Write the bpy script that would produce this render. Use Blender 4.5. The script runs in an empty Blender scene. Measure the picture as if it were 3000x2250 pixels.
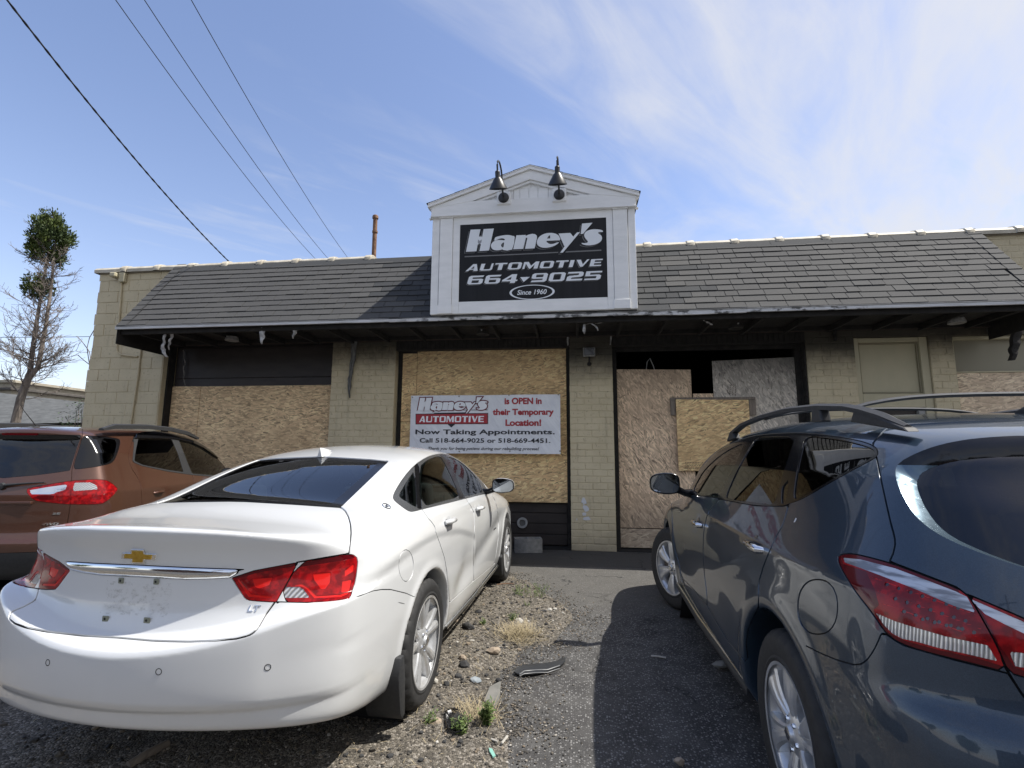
import bpy, bmesh, math, random
import numpy as np
from mathutils import Vector, Matrix

random.seed(7)
SC = bpy.context.scene
COL = SC.collection
# ------------------------------------------------------------------ camera, sky, sun, exposure
PITCH, YAW, ROLL, CAMH, FPX = 0.1401, -0.1229, 0.0054, 1.4128, 1451.56
_f = np.array([math.sin(YAW)*math.cos(PITCH), math.cos(YAW)*math.cos(PITCH), math.sin(PITCH)])
_r = np.array([math.cos(YAW), -math.sin(YAW), 0.0])
_u = np.cross(_r, _f)
CR = _r*math.cos(ROLL)+_u*math.sin(ROLL)
CU = -_r*math.sin(ROLL)+_u*math.cos(ROLL)
CF = _f
CP = np.array([0, 0, CAMH])
cam = bpy.data.objects.new('camera', bpy.data.cameras.new('camera'))
COL.objects.link(cam)
cam.data.sensor_width = 36.0
cam.data.lens = FPX*36/3000
cam.data.clip_start = 0.05
cam.data.clip_end = 2000
cam.matrix_world = Matrix(((CR[0], CU[0], -CF[0], CP[0]), (CR[1], CU[1], -CF[1], CP[1]), (CR[2], CU[2], -CF[2], CP[2]), (0, 0, 0, 1)))
SC.camera = cam

SUN_EL, SUN_DIR = math.radians(58.2), (-0.62, -0.035, -1.0)
sun = bpy.data.objects.new('sun', bpy.data.lights.new('sun', 'SUN'))
COL.objects.link(sun)
sun.data.energy = 2.0
sun.data.angle = math.radians(0.5)
sun.data.color = (1.0, 0.955, 0.88)
sun.rotation_euler = Vector(SUN_DIR).to_track_quat('-Z', 'Y').to_euler()

SC.view_settings.view_transform = 'Standard'
SC.view_settings.look = 'None'
SC.view_settings.gamma = 1.0
SC.view_settings.use_curve_mapping = False
SC.view_settings.exposure = 1.66
SC.cycles.max_bounces = 10
SC.cycles.glossy_bounces = 6
SC.cycles.transparent_max_bounces = 24


class NT:
    """small node-tree helper"""
    def __init__(s, tree):
        s.t = tree

    def n(s, typ, ins=None, **at):
        nd = s.t.nodes.new(typ)
        for k, v in at.items():
            setattr(nd, k, v)
        for k, v in (ins or {}).items():
            sock = nd.inputs[k]
            if isinstance(v, bpy.types.NodeSocket):
                s.t.links.new(v, sock)
            else:
                if sock.type == 'RGBA' and len(v) == 3:
                    v = (*v, 1)
                sock.default_value = v
        return nd

    def math(s, op, a, b=0.0, c=0.0, clamp=False):
        return s.n('ShaderNodeMath', {0: a, 1: b, 2: c}, operation=op, use_clamp=clamp).outputs[0]

    def mix(s, f, a, b, blend='MIX'):
        m = s.n('ShaderNodeMix', {}, data_type='RGBA', blend_type=blend)
        for i, v in ((0, f), (6, a), (7, b)):
            if isinstance(v, bpy.types.NodeSocket):
                s.t.links.new(v, m.inputs[i])
            else:
                m.inputs[i].default_value = v if i == 0 else ((*v, 1) if len(v) == 3 else v)
        return m.outputs[2]

    def ramp(s, f, stops, interp='LINEAR'):
        r = s.n('ShaderNodeValToRGB', {0: f})
        r.color_ramp.interpolation = interp
        el = r.color_ramp.elements
        while len(el) < len(stops):
            el.new(0.5)
        for e, (p, c) in zip(el, stops):
            e.position = p
            e.color = (*c, 1) if len(c) == 3 else c
        return r.outputs[0]

    def step(s, v, lo, hi):
        return s.n('ShaderNodeMapRange', {0: v, 1: lo, 2: hi, 3: 0.0, 4: 1.0}, interpolation_type='SMOOTHSTEP').outputs[0]

    def noise(s, vec, scale, detail=4, rough=0.55, dist=0.0):
        return s.n('ShaderNodeTexNoise', {'Vector': vec, 'Scale': scale, 'Detail': detail, 'Roughness': rough, 'Distortion': dist}).outputs[0]

    def vmap(s, vec, scale=(1, 1, 1), rot=(0, 0, 0), loc=(0, 0, 0)):
        return s.n('ShaderNodeMapping', {'Vector': vec, 'Scale': scale, 'Rotation': rot, 'Location': loc}).outputs[0]


def sky_world():
    w = bpy.data.worlds.new('World')
    SC.world = w
    w.use_nodes = True
    t = NT(w.node_tree)
    w.node_tree.nodes.clear()
    sky = t.n('ShaderNodeTexSky', sky_type='NISHITA', sun_disc=False, sun_elevation=SUN_EL, sun_rotation=math.radians(87), air_density=1.0, dust_density=0.6, ozone_density=2.0).outputs[0]
    tc = t.n('ShaderNodeTexCoord').outputs['Generated']
    sx = t.n('ShaderNodeSeparateXYZ', {0: tc})
    zc = t.math('MAXIMUM', sx.outputs[2], 0.06)
    # project the direction on a cloud layer plane
    px = t.math('DIVIDE', sx.outputs[0], zc)
    py = t.math('DIVIDE', sx.outputs[1], zc)
    pl = t.n('ShaderNodeCombineXYZ', {0: px, 1: py, 2: 0.0}).outputs[0]
    v1 = t.vmap(t.vmap(pl, (1, 1, 1), (0, 0, math.radians(-58))), (0.42, 1.05, 1), (0, 0, 0), (3.3, 1.7, 0))
    n1 = t.noise(v1, 1.0, 8, 0.60, 0.8)
    v2 = t.vmap(t.vmap(pl, (1, 1, 1), (0, 0, math.radians(-52))), (0.9, 3.0, 1), (0, 0, 0), (1.0, 0, 0))
    n2 = t.noise(v2, 1.3, 7, 0.56, 1.2)
    n3 = t.noise(t.vmap(pl, (0.25, 0.3, 1)), 0.7, 3, 0.5, 0.3)
    cl = t.math('MULTIPLY_ADD', n1, 0.85, t.math('MULTIPLY', n2, 0.60))
    # the veil thickens to east (right), horizon and, for added fill, behind the viewer
    bias = t.math('MULTIPLY_ADD', t.n('ShaderNodeVectorMath', {0: tc, 1: (0.72, -0.22, -0.30)}, operation='DOT_PRODUCT').outputs['Value'], 0.52, t.math('MULTIPLY', n3, 0.25))
    dens = t.step(t.math('ADD', cl, bias), 0.46, 1.10)
    dens = t.math('MULTIPLY', dens, 0.93)
    # haze near the horizon
    hz = t.math('POWER', t.math('SUBTRACT', 1.0, t.math('MAXIMUM', sx.outputs[2], 0.0), clamp=True), 5.0)
    dens = t.math('MAXIMUM', dens, t.math('MULTIPLY', hz, 0.55))
    blue = t.mix(1.0, sky, (0.525, 0.47, 0.475), 'MULTIPLY')
    col = t.mix(dens, blue, (1.72, 1.74, 1.82))
    bg = t.n('ShaderNodeBackground', {'Color': col, 'Strength': 0.15})
    out = t.n('ShaderNodeOutputWorld')
    t.t.links.new(bg.outputs[0], out.inputs[0])


sky_world()

MATS = {}


def pm(name, col, rough=0.6, metal=0.0, coat=0.0, spec=0.5, emit=None, coat_rough=0.03, trans=0.0, alpha=1.0, ior=1.5):
    """plain principled material with a little built-in tonal variation"""
    if name in MATS:
        return MATS[name]
    m = bpy.data.materials.new(name)
    m.use_nodes = True
    b = m.node_tree.nodes['Principled BSDF']
    b.inputs['Base Color'].default_value = (*col, 1)
    b.inputs['Roughness'].default_value = rough
    b.inputs['Metallic'].default_value = metal
    b.inputs['Coat Weight'].default_value = coat
    b.inputs['Coat Roughness'].default_value = coat_rough
    b.inputs['Specular IOR Level'].default_value = spec
    b.inputs['Transmission Weight'].default_value = trans
    b.inputs['IOR'].default_value = ior
    b.inputs['Alpha'].default_value = alpha
    MATS[name] = m
    return m


def nm(name, fn, **kw):
    """principled material whose nodes are made by fn(t, b, P, O)"""
    if name in MATS:
        return MATS[name]
    m = pm(name, (0.5, 0.5, 0.5), **kw)
    t = NT(m.node_tree)
    b = m.node_tree.nodes['Principled BSDF']
    g = t.n('ShaderNodeNewGeometry').outputs['Position']
    o = t.n('ShaderNodeTexCoord').outputs['Object']

    def L(src, name_):
        t.t.links.new(src, b.inputs[name_])

    def bump(h, dist=0.01, strength=1.0):
        bm_ = t.n('ShaderNodeBump', {'Height': h, 'Distance': dist, 'Strength': strength})
        L(bm_.outputs[0], 'Normal')
    fn(t, g, o, L, bump)
    return m


def soot_mask(t, g, amount=1.0):
    """how burnt the wall is at a place: fire came out of the third garage door and licked along the soffit"""
    s = t.n('ShaderNodeSeparateXYZ', {0: g})
    x, z = s.outputs[0], s.outputs[2]
    n = t.noise(g, 1.6, 5, 0.6)
    n2 = t.noise(g, 7.0, 4, 0.6)
    lift = t.math('MULTIPLY', t.step(t.math('ABSOLUTE', t.math('SUBTRACT', x, 1.2)), 6.5, 1.2), 0.42)
    zz = t.math('ADD', z, t.math('ADD', t.math('MULTIPLY', n, 0.55), t.math('MULTIPLY', n2, 0.2)))
    zz = t.math('ADD', zz, lift)
    m = t.math('MULTIPLY', t.step(zz, 3.12, 3.78), t.step(z, 3.55, 3.42))
    m = t.math('MULTIPLY', m, t.step(x, -7.3, -6.8))
    return t.math('MULTIPLY', m, amount)


def _paint(t, g, o, L, bump):
    n = t.noise(g, 3.0, 5)
    n2 = t.noise(g, 28.0, 4)
    base = t.ramp(n, [(0.25, (0.51, 0.435, 0.285)), (0.75, (0.61, 0.53, 0.36))])
    base = t.mix(t.math('MULTIPLY', t.step(n2, 0.60, 0.72), 0.6), base, (0.24, 0.20, 0.14))
    s0 = t.n('ShaderNodeSeparateXYZ', {0: g})
    foot = t.step(t.math('ADD', s0.outputs[2], t.math('MULTIPLY', n, 0.5)), 0.62, 0.22)
    base = t.mix(t.math('MULTIPLY', foot, 0.5), base, (0.19, 0.16, 0.12))
    drip = t.noise(t.vmap(g, (9, 9, 0.7)), 1.0, 5, 0.65)
    base = t.mix(t.math('MULTIPLY', t.step(drip, 0.56, 0.72), 0.35), base, (0.25, 0.22, 0.16))
    rnd = t.n('ShaderNodeObjectInfo').outputs['Random']
    base = t.mix(t.math('MULTIPLY', rnd, 0.12), base, (0.54, 0.49, 0.33))
    base = t.mix(soot_mask(t, g, 0.93), base, (0.012, 0.011, 0.010))
    L(base, 'Base Color')
    bump(t.noise(g, 60.0, 6, 0.7), 0.006, 0.55)


paint = nm('painted_masonry', _paint, rough=0.75)


def _char(t, g, o, L, bump):
    n = t.noise(g, 9.0, 6, 0.65)
    L(t.ramp(n, [(0.3, (0.008, 0.007, 0.007)), (0.62, (0.022, 0.02, 0.018)), (0.8, (0.06, 0.045, 0.033))]), 'Base Color')
    bump(t.noise(g, 30.0, 6, 0.7), 0.01, 0.8)


charred = nm('charred_wood', _char, rough=0.9)


def _osb(name, tint, dark, grain_rot, soot=0.0, seedv=0.0):
    def fn(t, g, o, L, bump):
        s = t.n('ShaderNodeSeparateXYZ', {0: g})
        v0 = t.n('ShaderNodeCombineXYZ', {0: s.outputs[0], 1: s.outputs[2], 2: 0.0}).outputs[0]
        best = None
        hsum = None
        for k, (ang, sc_) in enumerate([(grain_rot+1.3, 1.0), (grain_rot+0.7, 1.15), (grain_rot-0.75, 0.9), (grain_rot+0.1, 1.1), (grain_rot-0.35, 1.3)]):
            wob = t.n('ShaderNodeTexNoise', {'Vector': v0, 'Scale': 6.0, 'Detail': 2.0})
            vv = t.n('ShaderNodeVectorMath', {0: v0, 1: t.n('ShaderNodeVectorMath', {0: wob.outputs[1], 1: (0.05, 0.05, 0.0)}, operation='MULTIPLY').outputs[0]}, operation='ADD').outputs[0]
            v = t.vmap(t.vmap(vv, (1, 1, 1), (0, 0, ang)), (11*sc_, 46*sc_, 1), (0, 0, 0), (seedv+k*3.7, k*1.3, 0))
            vo = t.n('ShaderNodeTexVoronoi', {'Vector': v, 'Scale': 1.0, 'Randomness': 1.0}, voronoi_dimensions='2D')
            c = t.n('ShaderNodeSeparateColor', {0: vo.outputs['Color']})
            val = c.outputs[0]
            # each layer only shows some of its flakes
            show = t.math('GREATER_THAN', c.outputs[1], 0.52)
            if best is None:
                best = val
            else:
                mx = t.n('ShaderNodeMix', {0: show, 2: best, 3: val}, data_type='FLOAT')
                best = mx.outputs[0]
        fine = t.noise(t.vmap(t.vmap(v0, (1, 1, 1), (0, 0, grain_rot)), (30, 120, 1)), 1.0, 4)
        tone = t.math('ADD', t.math('MULTIPLY', best, 0.9), t.math('MULTIPLY', fine, 0.1))
        c = t.ramp(tone, [(0.04, tuple(x*0.42 for x in tint)), (0.16, tuple(x*0.85 for x in tint)), (0.60, tuple(x*1.25 for x in tint)), (0.92, tuple(min(.95, x*1.7) for x in tint))])
        big = t.noise(v0, 1.1, 6, 0.62)
        c = t.mix(t.math('MULTIPLY', t.step(big, 0.42, 0.66), 0.55), c, dark)
        # water-dark foot and soot near the top
        low = t.step(t.math('ADD', s.outputs[2], t.math('MULTIPLY', big, 0.3)), 0.98, 0.55)
        c = t.mix(t.math('MULTIPLY', low, 0.45), c, (0.12, 0.10, 0.08))
        if soot > 0:
            n = t.noise(v0, 5.0, 5, 0.65)
            top = t.step(t.math('ADD', s.outputs[2], t.math('MULTIPLY', n, 0.5)), 2.35, 3.35)
            c = t.mix(t.math('MULTIPLY', top, soot), c, (0.05, 0.05, 0.052))
        L(c, 'Base Color')
        bump(tone, 0.004, 0.5)
    return nm(name, fn, rough=0.8)


OSB_A = _osb('strand_board_fresh', (0.62, 0.44, 0.255), (0.50, 0.34, 0.19), 0.3, 0.25, 1.0)
OSB_B = _osb('strand_board_yellow', (0.66, 0.45, 0.23), (0.56, 0.37, 0.18), 0.05, 0.3, 5.0)
OSB_C = _osb('strand_board_brown', (0.58, 0.43, 0.29), (0.46, 0.33, 0.22), 1.3, 0.5, 9.0)
OSB_D = _osb('strand_board_grey', (0.50, 0.45, 0.38), (0.34, 0.31, 0.26), 1.45, 0.85, 14.0)
OSB_E = _osb('strand_board_bleached', (0.60, 0.47, 0.335), (0.50, 0.38, 0.26), 0.1, 0.1, 19.0)


def grained(name, c1, c2, scale=(8, 8, 8), rough=0.7, bumpd=0.002, nscale=1.0, **kw):
    def fn(t, g, o, L, bump):
        n = t.noise(t.vmap(g, scale), nscale, 6, 0.65)
        L(t.mix(t.step(n, 0.3, 0.7), c1, c2), 'Base Color')
        bump(n, bumpd, 0.6)
    return nm(name, fn, rough=rough, **kw)


white_trim = grained('white_painted_trim', (0.76, 0.765, 0.755), (0.84, 0.84, 0.83), (3, 3, 12), 0.5, 0.001)
coping_m = grained('coping_paint', (0.40, 0.36, 0.28), (0.56, 0.52, 0.43), (6, 6, 6), 0.6, 0.004)
tan_paint = grained('tan_flat_paint', (0.44, 0.40, 0.27), (0.48, 0.43, 0.29), (5, 5, 3), 0.6, 0.001)
brown_door = grained('dark_brown_steel', (0.020, 0.015, 0.0135), (0.034, 0.026, 0.023), (3, 3, 9), 0.55, 0.001)
grey_wood = grained('weathered_timber', (0.15, 0.125, 0.10), (0.25, 0.21, 0.17), (60, 8, 8), 0.85, 0.003)
steel_grey = grained('grey_metal', (0.25, 0.25, 0.24), (0.35, 0.35, 0.34), (9, 9, 9), 0.5, 0.001)
black_metal = pm('black_powder_coat', (0.014, 0.014, 0.016), 0.4)
rust = grained('rusted_steel', (0.11, 0.05, 0.028), (0.26, 0.15, 0.09), (16, 16, 10), 0.85, 0.003)
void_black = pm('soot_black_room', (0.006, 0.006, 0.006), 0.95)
rubber = grained('tyre_rubber', (0.016, 0.016, 0.017), (0.026, 0.026, 0.026), (40, 40, 40), 0.72, 0.001)
plastic_dark = grained('dark_textured_plastic', (0.02, 0.021, 0.023), (0.03, 0.031, 0.033), (60, 60, 60), 0.6, 0.001)
gloss_black = pm('gloss_black', (0.008, 0.008, 0.009), 0.12, spec=0.5)
chrome = pm('chrome', (0.78, 0.79, 0.80), 0.08, 1.0)
cabin = pm('cabin_cloth', (0.05, 0.052, 0.055), 0.85)
cabin_light = pm('cabin_light_cloth', (0.22, 0.21, 0.19), 0.85)


# ------------------------------------------------------------------ mesh helpers
def wloc(q):
    """world position of an unrotated object"""
    if q is None:
        return Vector((0, 0, 0))
    if q.parent is None:
        return q.location.copy()
    return wloc(q.parent)+q.matrix_parent_inverse.translation+q.location


def parent_to(o, parent):
    o.parent = parent
    if parent is not None:
        o.matrix_parent_inverse = Matrix.Translation(-wloc(parent))


def tag(o, label=None, cat=None, group=None, kind=None):
    if label: o['label'] = label
    if cat: o['category'] = cat
    if group: o['group'] = group
    if kind: o['kind'] = kind
    return o


def empty(name, loc, label, cat, group=None):
    o = bpy.data.objects.new(name, None)
    o.empty_display_size = 0.2
    COL.objects.link(o)
    o.location = loc
    return tag(o, label, cat, group)


def obj(name, mesh, parent=None):
    o = bpy.data.objects.new(name, mesh)
    COL.objects.link(o)
    if parent is not None:
        parent_to(o, parent)
    return o


class MB:
    """collects verts/faces in world coordinates"""
    def __init__(s):
        s.v = []; s.f = []; s.M = None

    def add(s, vs, fs):
        o = len(s.v)
        if s.M is not None:
            vs = [tuple(s.M @ Vector(v)) for v in vs]
        s.v += [tuple(v) for v in vs]
        s.f += [tuple(i+o for i in f) for f in fs]
        return s

    def box(s, x0, x1, y0, y1, z0, z1):
        return s.add([(x0, y0, z0), (x1, y0, z0), (x1, y1, z0), (x0, y1, z0), (x0, y0, z1), (x1, y0, z1), (x1, y1, z1), (x0, y1, z1)],
                     [(0, 3, 2, 1), (4, 5, 6, 7), (0, 1, 5, 4), (1, 2, 6, 5), (2, 3, 7, 6), (3, 0, 4, 7)])

    def prism(s, poly, a0, a1, axis='y'):
        """poly: 2-D outline; axis y: (x,z) extruded along y; z: (x,y) along z; x: (y,z) along x"""
        n = len(poly)
        def P(p, a):
            return (p[0], a, p[1]) if axis == 'y' else ((p[0], p[1], a) if axis == 'z' else (a, p[0], p[1]))
        vs = [P(p, a0) for p in poly]+[P(p, a1) for p in poly]
        fs = [tuple(range(n)), tuple(range(2*n-1, n-1, -1))]+[(i, i+n, (i+1) % n+n, (i+1) % n) for i in range(n)]
        return s.add(vs, fs)

    def tube(s, path, r, n=8, cap=True):
        path = [Vector(p) for p in path]
        rs = r if isinstance(r, (list, tuple)) else [r]*len(path)
        vs = []
        ref = Vector((0.123, 0.31, 0.94))
        for i, p in enumerate(path):
            d = (path[min(i+1, len(path)-1)]-path[max(i-1, 0)]).normalized()
            a = d.cross(ref)
            if a.length < 1e-3: a = d.cross(Vector((1, 0, 0)))
            a.normalize(); b = d.cross(a)
            for k in range(n):
                t = 2*math.pi*k/n
                vs.append(p+a*(rs[i]*math.cos(t))+b*(rs[i]*math.sin(t)))
        fs = []
        for i in range(len(path)-1):
            for k in range(n):
                fs.append((i*n+k, i*n+(k+1) % n, (i+1)*n+(k+1) % n, (i+1)*n+k))
        if cap:
            fs.append(tuple(range(n-1, -1, -1))); fs.append(tuple((len(path)-1)*n+k for k in range(n)))
        return s.add(vs, fs)

    def lathe(s, prof, origin, axis='z', n=24, M=None):
        """prof: (radius, along)"""
        vs = []
        for (r, a) in prof:
            for k in range(n):
                t = 2*math.pi*k/n
                c, d = r*math.cos(t), r*math.sin(t)
                p = (c, d, a) if axis == 'z' else ((c, a, d) if axis == 'y' else (a, c, d))
                if M is not None: p = M @ Vector(p)
                vs.append((p[0]+origin[0], p[1]+origin[1], p[2]+origin[2]))
        fs = []
        for i in range(len(prof)-1):
            for k in range(n):
                fs.append((i*n+k, i*n+(k+1) % n, (i+1)*n+(k+1) % n, (i+1)*n+k))
        return s.add(vs, fs)

    def mesh(s, name, mat, smooth=None, bevel=0.0, segs=1):
        me = bpy.data.meshes.new(name)
        me.from_pydata(s.v, [], s.f)
        bm = bmesh.new(); bm.from_mesh(me)
        bmesh.ops.recalc_face_normals(bm, faces=bm.faces)
        if bevel > 0:
            ed = [e for e in bm.edges if len(e.link_faces) == 2 and e.calc_face_angle(0) > 0.6]
            bmesh.ops.bevel(bm, geom=ed, offset=bevel, segments=segs, affect='EDGES', profile=0.5, clamp_overlap=True)
        if smooth is not None:
            for f in bm.faces: f.smooth = True
            for e in bm.edges:
                if len(e.link_faces) == 2 and e.calc_face_angle(0) > smooth: e.smooth = False
        bm.to_mesh(me); bm.free()
        if mat is not None: me.materials.append(mat)
        return me

    def build(s, name, mat, parent=None, smooth=None, bevel=0.0, segs=1):
        return obj(name, s.mesh(name, mat, smooth, bevel, segs), parent)


def box_part(name, mat, parent, x0, x1, y0, y1, z0, z1, bevel=0.004):
    return MB().box(x0, x1, y0, y1, z0, z1).build(name, mat, parent, bevel=bevel)


def np_mesh(name, V, F, mat=None, N=None, parent=None, smooth=True):
    """V (n,3); F list of index arrays, each (m,k)"""
    me = bpy.data.meshes.new(name)
    V = np.asarray(V, np.float32)
    Fs = [np.asarray(f, np.int32) for f in F if len(f)]
    nl = sum(f.size for f in Fs); nf = sum(len(f) for f in Fs)
    me.vertices.add(len(V)); me.vertices.foreach_set('co', V.ravel())
    me.loops.add(nl); me.loops.foreach_set('vertex_index', np.concatenate([f.ravel() for f in Fs]) if Fs else [])
    me.polygons.add(nf)
    tot = np.concatenate([np.full(len(f), f.shape[1], np.int32) for f in Fs]) if Fs else np.zeros(0, np.int32)
    st = np.concatenate([[0], np.cumsum(tot)[:-1]]).astype(np.int32) if nf else tot
    me.polygons.foreach_set('loop_start', st)
    me.update(calc_edges=True)
    if nf: me.polygons.foreach_set('use_smooth', np.full(nf, bool(smooth)))
    if mat is not None: me.materials.append(mat)
    if N is not None and nf:
        me.normals_split_custom_set_from_vertices(np.asarray(N, np.float32))
    if name is None: return me
    return obj(name, me, parent)


def ray(px):
    return (px[0]-1500)/FPX*CR-(px[1]-1125)/FPX*CU+CF


def at_y(px, y):
    """the point of the vertical plane at distance y in which a sight line of the survey photo ends"""
    d = ray(px); t = (y-CP[1])/d[1]
    return CP+t*d


def at_z(px, z=0.0):
    d = ray(px); t = (z-CP[2])/d[2]
    return CP+t*d
# ------------------------------------------------------------------ ground
D = 7.66                      # front plane of the garage


def _asph(t, g, o, L, bump):
    s = t.n('ShaderNodeSeparateXYZ', {0: g})
    v = t.n('ShaderNodeTexVoronoi', {'Vector': g, 'Scale': 78.0, 'Randomness': 1.0})
    c = t.n('ShaderNodeSeparateColor', {0: v.outputs['Color']})
    peb = t.math('MULTIPLY', t.step(v.outputs['Distance'], 0.55, 0.25), t.step(c.outputs[0], 0.40, 0.90))
    v2 = t.n('ShaderNodeTexVoronoi', {'Vector': g, 'Scale': 210.0, 'Randomness': 1.0})
    c2 = t.n('ShaderNodeSeparateColor', {0: v2.outputs['Color']})
    peb2 = t.math('MULTIPLY', t.step(v2.outputs['Distance'], 0.6, 0.3), t.step(c2.outputs[1], 0.5, 1.0))
    big = t.noise(g, 0.8, 5)
    mid = t.noise(g, 5.0, 5, 0.6)
    base = t.mix(t.step(big, 0.3, 0.7), (0.029, 0.028, 0.028), (0.050, 0.048, 0.046))
    base = t.mix(t.step(mid, 0.35, 0.75), base, (0.078, 0.076, 0.072))
    base = t.mix(t.math('MULTIPLY', peb2, 0.7), base, (0.17, 0.163, 0.155))
    base = t.mix(t.math('MULTIPLY', peb, 0.9), base, (0.27, 0.265, 0.255))
    # worn paler top coat away from the door apron, darker strip along the wall
    far = t.step(t.math('ADD', s.outputs[1], t.math('MULTIPLY', mid, 0.10)), 4.55, 5.3)
    base = t.mix(t.math('MULTIPLY', far, 0.55), base, (0.105, 0.100, 0.090))
    apron = t.step(t.math('ADD', s.outputs[1], t.math('MULTIPLY', mid, 0.15)), 6.66, 6.72)
    base = t.mix(t.math('MULTIPLY', apron, 0.8), base, (0.055, 0.053, 0.05))
    dust = t.step(t.noise(g, 2.2, 6, 0.7), 0.55, 0.8)
    base = t.mix(t.math('MULTIPLY', dust, 0.3), base, (0.15, 0.135, 0.11))
    # cracks
    cr = t.n('ShaderNodeTexVoronoi', {'Vector': t.n('ShaderNodeVectorMath', {0: g, 1: t.n('ShaderNodeTexNoise', {'Vector': g, 'Scale': 2.5, 'Detail': 4.0}).outputs[1]}, operation='ADD').outputs[0], 'Scale': 0.75}, feature='DISTANCE_TO_EDGE')
    ck = t.math('MULTIPLY', t.step(cr.outputs['Distance'], 0.010, 0.003), t.step(t.noise(g, 1.3, 2), 0.5, 0.56))
    base = t.mix(t.math('MULTIPLY', ck, 0.85), base, (0.02, 0.02, 0.02))
    L(base, 'Base Color')
    h = t.math('ADD', t.math('MULTIPLY', peb, 0.6), t.math('MULTIPLY', peb2, 0.4))
    h = t.math('SUBTRACT', h, t.math('MULTIPLY', ck, 2.0))
    bump(h, 0.006, 0.8)


asphalt = nm('asphalt', _asph, rough=0.88)


def _dirt(t, g, o, L, bump):
    v = t.n('ShaderNodeTexVoronoi', {'Vector': g, 'Scale': 105.0})
    c = t.n('ShaderNodeSeparateColor', {0: v.outputs['Color']})
    v2 = t.n('ShaderNodeTexVoronoi', {'Vector': g, 'Scale': 24.0})
    c2 = t.n('ShaderNodeSeparateColor', {0: v2.outputs['Color']})
    base = t.ramp(c.outputs[0], [(0.0, (0.045, 0.04, 0.033)), (0.45, (0.10, 0.088, 0.07)), (0.8, (0.17, 0.15, 0.12)), (1.0, (0.32, 0.29, 0.25))])
    base = t.mix(t.math('MULTIPLY', t.step(v2.outputs['Distance'], 0.4, 0.25), t.step(c2.outputs[1], 0.75, 0.9)), base, (0.22, 0.20, 0.17))
    n = t.noise(g, 3.0, 6, 0.65)
    base = t.mix(t.step(n, 0.5, 0.75), base, (0.05, 0.045, 0.038))
    L(base, 'Base Color')
    bump(t.math('ADD', t.math('SUBTRACT', 1.0, v.outputs['Distance']), t.math('MULTIPLY', n, 1.2)), 0.008, 0.9)


dirt = nm('gravelly_dirt', _dirt, rough=0.95)

tag(MB().add([(-400, -400, 0), (400, -400, 0), (400, 400, 0), (-400, 400, 0)], [(0, 1, 2, 3)]).build('ground', asphalt), kind='structure')

# edge of the asphalt between the sedan and the SUV (world x by y), the dirt lies left of it
EDGE = [at_z(p)[:2] for p in [(1492, 2330), (1488, 2249), (1490, 2152), (1476, 2138), (1452, 2110), (1449, 2083), (1419, 2060), (1435, 2022), (1471, 2003), (1463, 1968), (1508, 1948), (1518, 1914), (1552, 1889), (1618, 1893), (1650, 1849), (1677, 1819), (1672, 1794), (1640, 1765), (1598, 1744), (1560, 1712), (1500, 1688), (1470, 1676)]]


def dense(poly, n=8, jit=0.02, seed=1):
    r = random.Random(seed); out = []
    for a, b in zip(poly[:-1], poly[1:]):
        for k in range(n):
            f = k/n
            out.append((a[0]*(1-f)+b[0]*f+r.uniform(-jit, jit)*(k > 0), a[1]*(1-f)+b[1]*f+r.uniform(-jit, jit)*(k > 0)))
    return out+[tuple(poly[-1])]


edge_line = dense([tuple(e) for e in EDGE], 6, 0.012)
edge_line = [(edge_line[0][0]-0.02, 0.6)]+edge_line
dirt_poly = edge_line+[(-1.9, 6.05), (-3.1, 6.0), (-4.0, 5.9), (-4.1, 3.0), (-4.2, 0.6)]


def inpoly(px, py, poly):
    x, y = np.asarray(px), np.asarray(py)
    c = np.zeros(x.shape, bool)
    n = len(poly)
    for i in range(n):
        x1, y1 = poly[i]; x2, y2 = poly[(i+1) % n]
        cond = ((y1 > y) != (y2 > y)) & (x < (x2-x1)*(y-y1)/((y2-y1) if y2 != y1 else 1e-12)+x1)
        c ^= cond
    return c


def segdist(px, py, pts, closed=True):
    """distance of points to a polyline"""
    px = np.asarray(px, float); py = np.asarray(py, float)
    d = np.full(px.shape, 1e9)
    n = len(pts)
    for i in range(n if closed else n-1):
        x1, y1 = pts[i]; x2, y2 = pts[(i+1) % n]
        dx, dy = x2-x1, y2-y1
        L2 = dx*dx+dy*dy+1e-12
        t = np.clip(((px-x1)*dx+(py-y1)*dy)/L2, 0, 1)
        d = np.minimum(d, (px-x1-t*dx)**2+(py-y1-t*dy)**2)
    return np.sqrt(d)


def vnoise(x, y, s, seed=0):
    """cheap smooth value noise"""
    r = np.random.RandomState(seed); tab = r.rand(64, 64)
    X = np.asarray(x)*s+100.3; Y = np.asarray(y)*s+50.7
    i = np.floor(X).astype(int); j = np.floor(Y).astype(int)
    fx = X-i; fy = Y-j
    fx = fx*fx*(3-2*fx); fy = fy*fy*(3-2*fy)
    g = lambda a, b: tab[a % 64, b % 64]
    return (g(i, j)*(1-fx)+g(i+1, j)*fx)*(1-fy)+(g(i, j+1)*(1-fx)+g(i+1, j+1)*fx)*fy


def dirt_height(x, y):
    d = segdist(x, y, edge_line, False)
    lift = np.clip(d/0.35, 0, 1)*0.022
    return 0.004+lift*(0.4+0.9*vnoise(x, y, 3.0, 3))+0.012*vnoise(x, y, 12, 5)*np.clip(d/0.1, 0, 1)


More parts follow.
